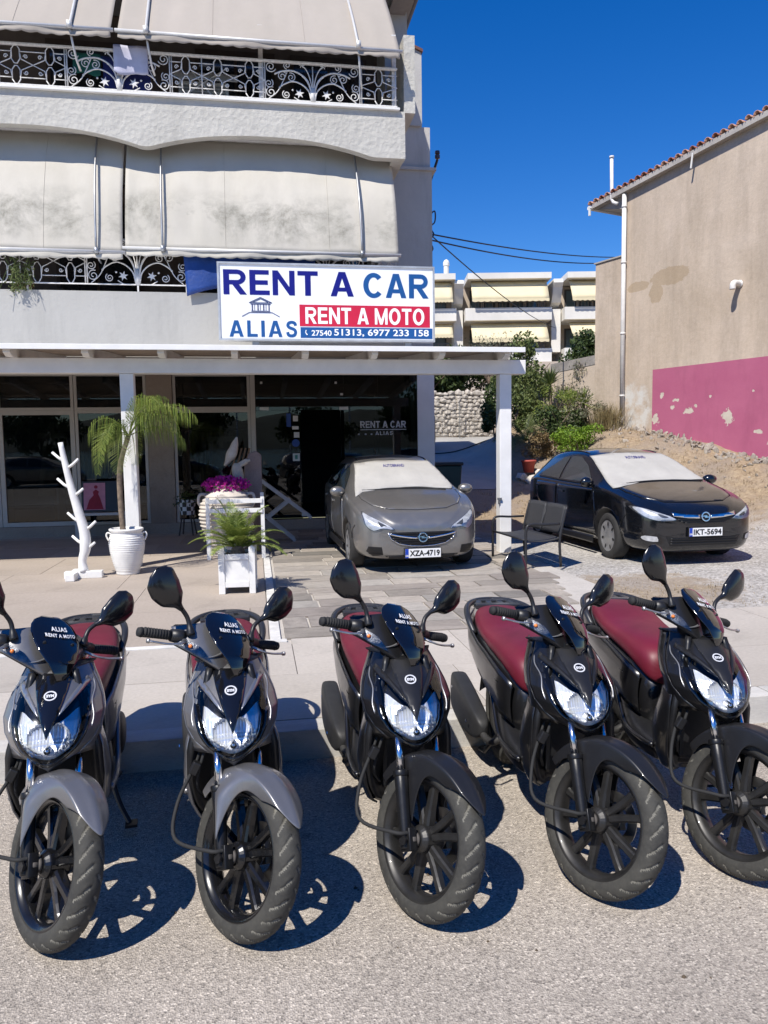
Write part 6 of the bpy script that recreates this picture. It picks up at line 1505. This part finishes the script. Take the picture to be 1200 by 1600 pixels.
# big ribbed jar with bougainvillea, white frame, driftwood, leaning frame, sticks
BIGJ = mat('jar_chalk', (.62, .56, .49), .85, var=.2, vs=5, bump=.2, bs=30)
jx, jy = -.40, 10.95
t = thing('storage_jar', 'huge chalky ribbed clay jar behind the planter box', 'jar', (jx, jy, .1))
prof = [(0, 0), (.20, 0), (.27, .18), (.36, .42), (.385, .58), (.36, .74), (.28, .86), (.19, .93), (.175, .97), (.20, .985), (.17, .99), (.15, .93), (0, .92)]
P2 = []
for (a, b), (c, d) in zip(prof[:-1], prof[1:]):
    n_ = 14 if .0 < b+.01 and d < .9 and a > .19 else 1
    for k in range(n_): q = k/n_; P2.append((lerp(a, c, q)+(.011*math.sin(2*PI*(b+(d-b)*q)/.052) if n_ > 1 else 0), lerp(b, d, q)))
P2.append(prof[-1]); MB().lathe(P2, 44).build('body', BIGJ, t, smooth=True)
for s in (-1, 1): MB().tube(crv([(s*.26, 0, .86), (s*.36, 0, .86), (s*.385, 0, .76), (s*.35, 0, .70)], 4), .022, 8).build('handle', BIGJ, t, smooth=True)
t = thing('bougainvillea', 'bright magenta bougainvillea flowering on top of the clay jar', 'flowers', (jx, jy, 1.0))
m = MB()
for i in range(1100):
    u = V((r.gauss(0, 1), r.gauss(0, 1), r.gauss(0, 1))).normalized()*(r.random()**.4); p = V((u.x*.34, u.y*.26, .09+u.z*.13)); a = V((r.uniform(-1, 1), r.uniform(-1, 1), r.uniform(-.6, 1))).normalized(); b = a.orthogonal().normalized(); c = a.cross(b); s = r.uniform(.016, .028)
    m.add([p-b*s, p+c*s*.8, p+b*s, p-c*s*.8+a*s*.5], [(0, 1, 2), (0, 2, 3)])
m.build('blossom', MAG, t)
m = MB()
for i in range(160):
    u = V((r.gauss(0, 1), r.gauss(0, 1), r.gauss(0, 1))).normalized(); p = V((u.x*.30, u.y*.24, .05+u.z*.11)); a = V((r.uniform(-1, 1), r.uniform(-1, 1), .4)).normalized(); b = a.orthogonal().normalized(); c = a.cross(b); s = .02; m.add([p-b*s, p+c*s*.6, p+b*s, p-c*s*.6], [(0, 1, 2, 3)])
m.build('leaves', L_MID, t); MB().tube(crv([(0, 0, -.1), (.03, 0, 0), (-.02, .02, .1)], 4), .02, 6).build('stem', BARKP, t)
t = thing('wooden_frame', 'white slatted wooden stand around the big clay jar', 'stand', (-.28, 10.55, .1))
for x in (-.36, .37):
    for y in (0, .5): m = MB(); m.b2((x-.025, y-.025, 0), (x+.025, y+.025, .84 if y == 0 else .87)); m.build('post', POTW, t, bevel=.003)
for z in (.66, .79): m = MB().b2((-.36, -.044, z-.03), (.37, -.026, z+.03)); m.build('rail', POTW, t, bevel=.003)
for z in (.30, .55): m = MB(); m.b2((.347, .0, z-.025), (.363, .5, z+.025)); m.build('rail', POTW, t, bevel=.003)
t = thing('stone_sculpture', 'rough pinkish stone slab with pale driftwood standing behind the flowers', 'sculpture', (-.12, 11.25, .1))
m = MB(); m.prism([(-.02, .0), (.22, .0), (.22, 1.40), (.14, 1.46), (.04, 1.42), (-.03, 1.25)], lambda a, b, s: (a, .14*s-.03*math.sin(b*3), b)); m.build('slab', concrete('pink_stone', (.34, .26, .23), (.26, .19, .17), 4, .5), t, bevel=.015)
DW = concrete('driftwood', (.60, .55, .47), (.45, .40, .33), 6, .4)
m = MB().tube(crv([(-.05, -.1, .85), (-.10, -.1, 1.05), (-.12, -.1, 1.22), (-.02, -.1, 1.30), (.06, -.1, 1.33)], 5), [.07]*6+[.08]*6+[.04]*6+[.02]*3, 9); m.build('driftwood', DW, t, smooth=True)
m = MB().tube(crv([(-.30, .0, 1.25), (-.20, .0, 1.42), (-.15, .0, 1.56), (-.12, 0, 1.66)], 4), [.02, .03, .05, .07, .075, .07, .06, .055, .05, .04, .03, .02, .012], 8); m.build('driftwood', DW, t, smooth=True)
t = thing('sticks', 'brown bamboo sticks leaning against the shop window beside the flowers', 'sticks', (-.55, 11.9, .1))
for k in range(4): MB().tube([(-.15+.09*k, 0, 0), (.30+.06*k, .25, 1.5)], .014, 7).build('stick', mat('bamboo_brown', (.20, .12, .065), .7, var=.3, vs=10), t)
t = thing('folding_chair', 'white wooden chair frame lying tilted against the glass beside the clay jar', 'chair', (.45, 12.2, .1)); t.rotation_euler = (0, 0, 0)
WF = mat('frame_white', (.55, .53, .50), .6, var=.15)
for y in (0, .38):
    m = MB(); m.bar((-.35, y, .98), (.42, y, .38), .035, .05); m.build('side_rail', WF, t, bevel=.003); m = MB(); m.bar((-.30, y, .42), (.16, y, .02), .035, .045); m.build('leg', WF, t, bevel=.003); m = MB(); m.bar((-.26, y, .40), (.1, y, .68), .03, .04); m.build('leg', WF, t, bevel=.003)
for q in (.1, .35, .6, .85): m = MB(); m.bar((lerp(-.35, .42, q), -.01, lerp(.98, .38, q)), (lerp(-.35, .42, q), .39, lerp(.98, .38, q)), .05, .018); m.build('slat', WF, t)
# small basket pot on legs by the window
t = thing('plant_stand', 'small black and white patterned pot on dark wooden legs by the window', 'plant pot', (-1.18, 13.75, .1))
PATT = NT('patterned_pot'); ck = PATT.n.new('ShaderNodeTexChecker'); ck.inputs['Scale'].default_value = 14; ck.inputs['Color1'].default_value = (.65, .65, .63, 1); ck.inputs['Color2'].default_value = (.03, .03, .03, 1); PATT.l.new(PATT.co(), ck.inputs['Vector']); PATT.set('Base Color', ck.outputs[0])
MB().lathe([(0, .36), (.12, .36), (.15, .62), (.135, .62), (.11, .40), (0, .40)], 24).build('pot', PATT.m, t, smooth=False)
for k in range(4):
    a = PI/2*k+.6; MB().tube([(.10*math.cos(a), .10*math.sin(a), .38), (.17*math.cos(a), .17*math.sin(a), 0)], .013, 7).build('leg', mat('dark_wood', (.035, .022, .015), .6, var=.3), t)
m = MB()
for i in range(140):
    a = r.uniform(0, 6.28); d = r.uniform(.02, .24); p = V((d*math.cos(a), d*math.sin(a), .62+r.uniform(0, .16)-d*.5)); b = V((r.uniform(-1, 1), r.uniform(-1, 1), r.uniform(-.5, .5))).normalized(); c = b.orthogonal().normalized(); s = r.uniform(.02, .04); m.add([p-b*s, p+c*s*.4, p+b*s, p-c*s*.4], [(0, 1, 2, 3)])
m.build('leaves', L_DARK, t)
# display seen outside and inside the left window
t = thing('picture', 'framed picture of a figure in red on a pink ground leaning by the window', 'picture', (-2.72, 13.62, .56)); t.rotation_euler = (RD(-8), 0, 0)
m = MB(); m.b2((-.18, 0, 0), (.42, .03, .52)); m.build('frame', mat('frame_black', (.015, .013, .013), .4), t, bevel=.004)
m = MB(); m.b2((-.15, -.004, .03), (.20, -.001, .49)); m.build('canvas', mat('canvas_pink', (.55, .24, .33), .7, var=.2), t)
m = MB(); m.prism([(-.11, .04), (.17, .04), (.12, .22), (.085, .30), (.10, .34), (.05, .38), (-.0, .34), (.01, .28), (-.06, .20)], lambda a, b, s: (a, -.008+.003*s, b)); m.lathe([(0, 0), (.03, 0), (.03, .003), (0, .003)], 14, MX.Translation(V((.05, -.005, .42))) @ MX.Rotation(PI/2, 4, 'X')); m.build('figure', mat('figure_red', (.28, .012, .035), .7, var=.3), t)
t = thing('bench', 'low white bench under the framed picture in front of the window', 'bench', (-2.6, 13.68, .1))
m = MB(); m.b2((-.45, -.16, .40), (.45, .16, .445)); m.build('seat', WF, t, bevel=.004)
for x in (-.38, .38): m = MB(); m.b2((x-.03, -.13, 0), (x+.03, .13, .399)); m.build('leg', WF, t)
IW = mat('stand_wood', (.40, .33, .25), .7, var=.2)
for i, (x, y, h, lab) in enumerate(((-3.72, 15.3, 1.85, 'wooden cross-shaped dress stand inside the left shop window'), (-2.42, 15.3, 1.82, 'wooden cross-shaped dress stand inside the window behind the potted palm'), (-.62, 15.2, 1.75, 'wooden cross-shaped dress stand in the window beside the concrete pier'))):
    t = thing('dress_stand', lab, 'dress stand', (x, y, .28), 0, 'wooden dress stands behind the shop glass')
    m = MB(); m.b2((-.035, -.02, 0), (.035, .02, h)); m.build('post', IW, t); m = MB(); m.b2((-.26, -.045, h-.30), (.26, -.021, h-.20)); m.build('crossbar', IW, t); m = MB(); m.b2((-.22, -.16, .0), (.22, .16, .03)); m.build('base', IW, t)
    m = MB().grid(lambda u, v: ((.16+.14*v+.02*math.sin(u*30))*math.cos(2*PI*u), (.08+.10*v)*math.sin(2*PI*u), h-.42-v*.95), 28, 10, cu=True); m.build('dress', mat('dress_cloth_%d' % i, ((.16, .13, .06), (.03, .035, .12), (.22, .10, .10))[i], .9, var=.5, vs=6), t, smooth=True)
for i, (x, y, w, lab) in enumerate(((-4.0, 14.95, .9, 'low glass display counter inside the left shop window'), (-2.45, 14.95, .95, 'white display table inside the window behind the potted palm'), (-.6, 14.9, .8, 'white display table behind the glass beside the concrete pier'))):
    t = thing('display_table', lab, 'table', (x, y, .28), 0, 'display tables behind the shop glass')
    m = MB(); m.b2((-w/2, -.2, .66), (w/2, .25, .70)); m.build('top', WF, t)
    for sx in (-1, 1): m = MB(); m.b2((sx*w/2-.02, -.19, 0), (sx*w/2+.02, .24, .659)); m.build('leg', WF, t)
    m = MB(); m.b2((-w/2+.03, -.18, .30), (w/2-.03, .23, .33)); m.build('shelf', WF, t)
for i, (x, lab, c) in enumerate(((-3.3, 'dark dresses hanging on a rail inside the left shop', (.03, .03, .09)), (-.75, 'row of patterned clothes hanging deep inside the middle window', (.12, .07, .08)))):
    t = thing('clothes_rail', lab, 'clothes rail', (x, 16.2, .28)); m = MB(); m.tube([(-.7, 0, 1.7), (.7, 0, 1.7)], .015, 8); m.tube([(-.7, 0, 0), (-.7, 0, 1.7)], .015, 8); m.tube([(.7, 0, 0), (.7, 0, 1.7)], .015, 8); m.build('rail', chrome, t)
    for k in range(9):
        xx = -.6+.15*k; m = MB().grid(lambda u, v: (xx+(.05+.02*v)*math.cos(2*PI*u), (.18+.04*v)*math.sin(2*PI*u), 1.66-v*1.05), 12, 5, cu=True); m.build('garment', mat('garment_%d_%d' % (i, k % 3), tuple(q*(1+.6*(k % 3)) for q in c), .9, var=.5, vs=12), t, smooth=True)
# ------------------------------------------------------------------ metal bench
t = thing('garden_bench', 'dark metal bench with mesh seat next to the right pergola post', 'bench', (3.42, 9.35, .1)); t.scale = (1, 1, .88)
BM = mat('bench_metal', (.035, .035, .038), .45, .4, var=.25); MESH = mat('bench_mesh', (.05, .05, .053), .6, .2, var=.3, vs=60, bump=.5, bs=220, bd=.003)
u_ = V((.05, -1, 0)).normalized(); w_ = V((1, .18, 0)).normalized()      # along the bench, and towards its back
def bp(a, b, z): return u_*a+w_*b+V((0, 0, z))
for s in (-1, 1):
    a = s*.56
    m = MB().tube(crv([bp(a, -.27, 0), bp(a, -.27, .38), bp(a, -.26, .56), bp(a, -.20, .61), bp(a, .0, .60), bp(a, .20, .60)], 5), .017, 9); m.build('armrest', BM, t, smooth=True)
    m = MB().tube(crv([bp(a, .22, 0), bp(a, .20, .36), bp(a, .24, .60), bp(a, .30, .84)], 5), .017, 9); m.build('leg', BM, t, smooth=True)
m = MB().grid(lambda u, v: bp(lerp(-.55, .55, u), lerp(-.27, .21, v), .40-.03*math.sin(PI*v)), 16, 8); m.build('seat', MESH, t, smooth=True, solid=.012)
for a0, a1 in ((-.54, -.015), (.015, .54)):
    m = MB().grid(lambda u, v: bp(lerp(a0, a1, u), .215+.085*v, .45+.39*v+.015*math.sin(PI*u)*v), 10, 8); m.build('backrest', MESH, t, smooth=True, solid=.012)
    m = MB().tube([bp(a0, .22, .44), bp(a0, .305, .85), bp(a1, .305, .85), bp(a1, .22, .44)], .012, 7); m.build('back_frame', BM, t, smooth=True)
m = MB().tube([bp(-.56, -.27, .395), bp(.56, -.27, .395)], .015, 8); m.tube([bp(-.56, .21, .395), bp(.56, .21, .395)], .015, 8); m.build('seat_frame', BM, t, smooth=True)
# wheelie bin beside the shop corner
t = thing('wheelie_bin', 'dark green wheelie bin at the right corner of the shop', 'bin', (3.72, 14.85, .25))
BG = mat('bin_green', (.012, .05, .045), .5, var=.2)
m = MB().box((0, 0, .50), (.46, .46, .9), taper=1.22); m.build('body', BG, t, bevel=.02); m = MB(); m.b2((-.30, -.32, .951), (.30, .30, 1.02)); m.build('lid', mat('bin_lid', (.014, .016, .016), .5), t, bevel=.02)
for s in (-1, 1): lathe_x([(-.03, 0), (-.03, .09), (.03, .09), (.03, 0)], 16).xf(MX.Translation(V((s*.22, .24, .09)))).build('wheel', rubber, t)
t = thing('water_tank', 'dark round tank at the far corner behind the shop', 'tank', (5.15, 24.2, terrain(5.15, 24.2))); MB().lathe([(0, 0), (.55, 0), (.60, .3), (.60, 1.0), (.45, 1.3), (.2, 1.38), (0, 1.38)], 24).build('body', mat('tank_black', (.015, .014, .014), .45), t, smooth=True); MB().lathe([(0, 1.38), (.18, 1.381), (.18, 1.45), (0, 1.46)], 16).build('lid', mat('tank_lid', (.02, .02, .02), .5), t)
m = MB().tube(crv([(4.3, 23, terrain(4.3, 23)+.05), (5.8, 22.6, terrain(5.8, 22.6)+.05), (7.2, 23.0, terrain(7.2, 23)+.05)], 10), .02, 6); tag(m.build('garden_hose', rubber), 'black hose lying across the concrete driveway', 'hose')
# ------------------------------------------------------------------ planted bed and trees
def leafcloud(m, c, rad, n, size, r, flat=.55, shell=.35, clump=9, gap=.0):
    """leaves gathered in clumps through an uneven crown"""
    cs = []
    for _ in range(clump):
        u = V((r.gauss(0, 1), r.gauss(0, 1), r.gauss(0, .9))).normalized()*(r.uniform(.35, .95)); cs.append((V((u.x*rad[0], u.y*rad[1], u.z*rad[2])), r.uniform(.28, .5)))
    for i in range(n):
        cc, cr = cs[i % clump]; u = V((r.gauss(0, 1), r.gauss(0, 1), r.gauss(0, 1))).normalized()*(r.random()**shell)*cr
        p = V(c)+cc+V((u.x*rad[0], u.y*rad[1], u.z*rad[2])); a = (V((r.uniform(-1, 1), r.uniform(-1, 1), r.uniform(-.2, 1)))).normalized(); b = a.orthogonal().normalized(); b = (MX.Rotation(r.uniform(0, 6.28), 3, a) @ b); c_ = a.cross(b); s = size*r.uniform(.6, 1.3)
        m.add([p-b*s, p+c_*s*flat-a*s*.12, p+b*s, p-c_*s*flat-a*s*.12], [(0, 1, 2), (0, 2, 3)])
def bush(name, label, cat, x, y, rad, n, size, mt, seed, dz=0, flat=.5, clump=9, stems=3, group=None):
    r_ = random.Random(seed); z = terrain(x, y)+dz; t = thing(name, label, cat, (x, y, z), group=group); m = MB(); leafcloud(m, (0, 0, rad[2]*.85), rad, n, size, r_, flat, .4, clump); m.build('crown', mt, t)
    m = MB()
    for k in range(stems): m.tube(crv([(0, 0, -.05), (r_.uniform(-.2, .2)*rad[0], r_.uniform(-.2, .2)*rad[1], rad[2]*.5), (r_.uniform(-.6, .6)*rad[0], r_.uniform(-.6, .6)*rad[1], rad[2]*1.2)], 4), [.03, .028, .025, .022, .02, .016, .012, .01, .008][:9], 6)
    m.build('trunk', BARKP, t); return t
def spiky(name, label, cat, x, y, h, n, L, wid, mt, seed, droop=.1, dz=0, stem=.05, group=None):
    r_ = random.Random(seed); z = terrain(x, y)+dz; t = thing(name, label, cat, (x, y, z), group=group)
    MB().tube(crv([(0, 0, -.05), (r_.uniform(-.04, .04), 0, h*.5), (0, 0, h)], 4), [stem]*9, 8).build('trunk', BARKP, t, smooth=True)
    m = MB()
    for i in range(n):
        a = i*2.399; el = r_.uniform(-.25, 1.4); d = V((math.cos(a)*math.cos(el), math.sin(a)*math.cos(el), math.sin(el))); l = L*r_.uniform(.75, 1.1); sd = d.cross(V((0, 0, 1))); sd = (sd if sd.length > .05 else V((1, 0, 0))).normalized()*wid; p0 = V((0, 0, h)); p1 = p0+d*l*.5+V((0, 0, -droop*l*.2)); p2 = p0+d*l+V((0, 0, -droop*l))
        m.add([p0-sd*.5, p0+sd*.5, p1+sd, p1-sd, p2], [(0, 1, 2, 3), (3, 2, 4)])
    m.build('crown', mt, t); return t
def tree(label, x, y, h, rad, n, size, mt, seed, cat='tree', group=None, dz=0):
    r_ = random.Random(seed); z = terrain(x, y)+dz; t = thing('leafy_tree', label, cat, (x, y, z), group=group)
    m = MB(); m.tube(crv([(0, 0, -.1), (.05, .05, h*.3), (-.05, 0, h*.62), (0, 0, h*.95)], 4), [.11, .10, .095, .09, .085, .08, .07, .06, .05, .04, .03, .02, .015], 8)
    for k in range(7): a = r_.uniform(0, 6.28); z0 = h*r_.uniform(.3, .6); m.tube(crv([(0, 0, z0), (math.cos(a)*rad[0]*.4, math.sin(a)*rad[1]*.4, z0+h*.12), (math.cos(a)*rad[0]*.8, math.sin(a)*rad[1]*.8, z0+h*.25)], 3), [.05, .045, .04, .03, .022, .016, .01], 6)
    m.build('trunk', BARKP, t); m = MB(); leafcloud(m, (0, 0, h*.68), rad, n, size, r_, .5, .4, 18); m.build('crown', mt, t); return t
tree('dense dark green tree over the rubble wall directly left of the right pergola post', 7.9, 28.6, 3.2, (1.9, 1.2, 1.0), 4200, .10, L_DARK, 1, group='trees above the rubble wall')
tree('dark green tree over the rubble wall seen right beside the shop pillar', 6.4, 28.5, 2.9, (1.4, 1.1, .85), 3200, .10, L_DARK, 2, group='trees above the rubble wall')
tree('lighter green olive-like tree rising just right of the pergola roof end', 8.9, 24.4, 3.3, (1.05, 1.0, 1.15), 4200, .075, L_MID, 3)
tree('dark conifer-like tree standing in front of the far apartments behind the garden wall', 13.3, 29, 3.5, (1.0, 1.0, 1.25), 3800, .09, L_DARK, 4, dz=.4)
bush('shrub', 'wispy bare-twigged shrub showing above the pergola roof', 'shrub', 8.6, 27.6, (1.7, .7, 1.1), 900, .06, L_GREY, 5, dz=2.0, flat=.3, clump=16, stems=16)
spiky('yucca', 'tall spiky yucca in the planted bed, highest of the spiky plants', 'yucca', 8.35, 21.0, 1.05, 90, .66, .022, L_MID, 6, .15)
spiky('yucca', 'pale yellow-green spiky yucca nearest the garden wall', 'yucca', 8.75, 19.6, .62, 80, .55, .022, L_CYC, 7, .15)
bush('shrub', 'feathery pale shrub in front of the low garden wall', 'shrub', 9.35, 20.6, (.75, .5, .75), 700, .05, L_GREY, 8, flat=.25, clump=14, stems=10, dz=.7)
t = thing('palm', 'low fan of bright green palm fronds in the planted bed beside the right post', 'palm', (7.35, 20.2, terrain(7.35, 20.2)))
r = random.Random(44)
for i in range(22):
    a = i*2.399; el = r.uniform(.2, 1.35); m = MB(); frond(m, (0, 0, .15), (math.cos(a)*math.cos(el), math.sin(a)*math.cos(el), math.sin(el)), r.uniform(.8, 1.25), .22, 32, .26, .010, .6, .4, .012, r, .15); m.build('frond', L_MID, t)
bush('shrub', 'dark glossy shrub in the middle of the planted bed', 'shrub', 8.05, 19.4, (.75, .6, .62), 2600, .05, L_DARK, 9)
bush('shrub', 'brownish dry shrub at the left front of the planted bed', 'shrub', 7.25, 18.9, (.5, .42, .40), 1500, .038, L_BRN, 10)
bush('shrub', 'rounded lime green bush at the front of the planted bed', 'shrub', 7.95, 18.1, (.72, .5, .42), 5200, .030, L_LIME, 11, clump=16)
bush('shrub', 'dark tall potted shrub standing at the right edge of the driveway', 'shrub', 7.05, 22.0, (.55, .5, .80), 2600, .06, L_DARK, 12)
t = thing('grass_clump', 'straw-coloured ornamental grass clump at the foot of the low garden wall', 'grass', (9.05, 18.8, terrain(9.05, 18.8))); m = MB(); r = random.Random(9)
for i in range(900):
    a = r.uniform(0, 6.28); l = r.uniform(.35, .85); lean = r.uniform(.1, .75); d = V((math.cos(a)*lean, math.sin(a)*lean, 1)).normalized(); p0 = V((r.gauss(0, .16), r.gauss(0, .14), 0)); s = V((-math.sin(a), math.cos(a), 0))*.004; p1 = p0+d*l*.6; p2 = p0+d*l+V((math.cos(a)*.12, math.sin(a)*.12, -.05)); m.add([p0-s, p0+s, p1+s, p1-s, p2], [(0, 1, 2, 3), (3, 2, 4)])
m.build('blades', L_DRYB, t)
bush('shrub', 'big mid-green leafy shrub at the back of the planted bed under the olive-like tree', 'shrub', 8.2, 22.2, (.95, .7, .95), 3600, .06, L_MID, 21, clump=14)
bush('shrub', 'loose bright green shrub rising between the two yuccas', 'shrub', 8.35, 20.2, (.65, .5, .60), 1800, .05, L_CYC, 22, flat=.25, clump=12, stems=6)
bush('shrub', 'pale twiggy shrub leaning on the garden wall behind the second yucca', 'shrub', 8.95, 20.9, (.6, .45, .85), 900, .045, L_GREY, 23, flat=.25, clump=14, stems=12)
bush('shrub', 'low dark green shrub at the left back of the planted bed behind the palm fronds', 'shrub', 7.55, 21.3, (.6, .5, .75), 2200, .055, L_MID, 24)
bush('shrub', 'straggly grey-green shrub behind the lime green bush', 'shrub', 8.75, 19.5, (.62, .5, .55), 1100, .045, L_GREY, 15, flat=.3, clump=12, stems=8)
WR = concrete('white_rock', (.66, .62, .55), (.52, .47, .41), 3, .5)
RKL = ('pale rock beside the red flower pot', 'largest pale rock at the front of the planted bed', 'pale rock just right of the largest one at the bed\'s front', 'pale rock in front of the lime green bush, second from the right', 'pale rock set back behind the largest rock of the bed', 'pale rock at the left end of the row along the bed', 'smallest pale rock at the right end of the row along the bed')
for i, (x, y, s) in enumerate(((6.72, 17.9, .17), (6.98, 17.65, .20), (7.25, 17.45, .17), (7.52, 17.35, .14), (7.0, 18.1, .16), (6.55, 18.3, .15), (7.75, 17.3, .11))):
    o = ico(1, 2, .45, 40+i).build('rock', WR, None, smooth=False); o.location = (x, y, terrain(x, y)+s*.35); o.scale = (s*1.25, s, s*.85); o.rotation_euler = (0, 0, i)
    tag(o, RKL[i], 'rock', 'pale rocks edging the planted bed')
t = thing('flower_pot', 'red clay flower pot at the left edge of the planted bed', 'pot', (6.75, 18.35, terrain(6.75, 18.35)+.1)); MB().lathe([(0, 0), (.12, 0), (.17, .26), (.19, .26), (.19, .31), (.155, .31), (.15, .24), (0, .24)], 20).build('body', mat('terracotta', (.38, .07, .05), .8, var=.2), t, smooth=True); MB().lathe([(0, .255), (.15, .25)], 16).build('soil', SOIL, t)
# balcony plant trailing at the left edge
t = thing('plant', 'straggly green plant hanging over the lower balcony edge at the photo\'s left edge', 'plant', (-3.42, 12.68, 4.05)); r = random.Random(3); m = MB(); leafcloud(m, (0, -.03, .25), (.22, .10, .42), 420, .035, r, .3, .5, 10)
for k in range(10):
    a = r.uniform(-.3, .3); m.tube(crv([(0, 0, 0), (a*.5, -.06, .3), (a, -.12, r.uniform(-.1, .6))], 4), .004, 4)
m.build('leaves', L_MID, t); MB().lathe([(0, -.02), (.10, -.02), (.13, .16), (0, .16)], 14, MX.Translation(V((0, .22, 0)))).build('pot', mat('terracotta_dark', (.20, .07, .04), .8), t)
# oleander just outside the frame at the left: its twigs and shade reach the corner
t = thing('oleander', 'leafy twigs reaching in at the bottom left corner beside the left scooter', 'shrub', (-1.75, 1.55, 0)); r = random.Random(13)
m = MB()
tw = []
for k in range(15):
    a = r.uniform(0, 6.28); l = r.uniform(.5, .95); e = V((math.cos(a)*.35, math.sin(a)*.35, l*1.25)); pts = crv([(0, 0, 0), e*.4+V((0, 0, .1)), e], 5); m.tube(pts, [.012-.0009*i for i in range(len(pts))], 5); tw.append(pts)
m.build('stems', BARKP, t); m = MB()
for pts in tw:
    for p in pts[4:]:
        for _ in range(5):
            d = V((r.uniform(-1, 1), r.uniform(-1, 1), r.uniform(-.1, .9))).normalized(); s = d.cross(V((0, 0, 1))).normalized()*.011; l = r.uniform(.08, .15); m.add([p, p+d*l*.5+s, p+d*l, p+d*l*.5-s], [(0, 1, 2, 3)])
m.build('leaves', L_MID, t)

# ------------------------------------------------------------------ across the road, behind the camera: seen only as reflections in the shop glass
for src, x, y, rz, lab in ((corsa, -7.5, -7.6, 88, 'grey car parked across the road, mirrored in the left shop window'), (astra, -1.6, -7.8, 91, 'dark car parked across the road, mirrored in the middle shop window'), (corsa, 4.8, -7.7, 90, 'grey car parked across the road, mirrored in the glass beside the open shop door'), (astra, 10.2, -7.7, 89, 'dark car parked across the road, mirrored in the glass with the shop name')):
    c = copy_tree(src, None, label=lab, loc=(x, y, .003), rz=RD(rz)); c['group'] = 'cars parked across the road and mirrored in the glass'
tr0 = [o for o in bpy.data.objects if base(o.name) == 'leafy_tree'][0]
for x, y, s, lab in ((-10, -10.5, 1.0, 'left of all'), (-3.5, -10.8, 1.15, 'behind the dark car'), (3.2, -10.6, .95, 'left of the grey car'), (9, -10.7, 1.2, 'right of all')):
    c = copy_tree(tr0, None, label='quayside tree mirrored in the shop glass, '+lab, loc=(x, y, -.2)); c.scale = (s, s, s*1.25); c['group'] = 'quayside trees mirrored in the shop glass'
for i, (x, y, h) in enumerate(((-8, -22, 9), (-5, -26, 11), (-1, -24, 10), (2.5, -23, 9.5), (7, -27, 12))):
    t = thing('sailing_boat', 'white sailing boat mirrored in the shop glass, '+('leftmost of the moored boats', 'second from the left among the moored boats', 'middle one of the moored boats', 'second from the right among the moored boats', 'tallest mast, rightmost of the moored boats')[i], 'boat', (x, y, -1.2), RD(8*i), 'sailing boats mirrored in the shop glass')
    MB().loft([[(-.1, 3.6*k, .9), (0, 3.6*k, .2), (.1, 3.6*k, .9)] if abs(k) == 1 else [(-1.2, 3.0*k, 1.0), (0, 3.0*k, -.2), (1.2, 3.0*k, 1.0)] for k in (-1, -.6, 0, .6, 1)]).build('hull', POTW, t); MB().tube([(0, .3, .8), (0, .3, h)], .06, 6).build('mast', TUBEW, t)
    MB().b2((-.7, -1.2, .9), (.7, 1.0, 1.5)).build('cabin', POTW, t, bevel=.1)
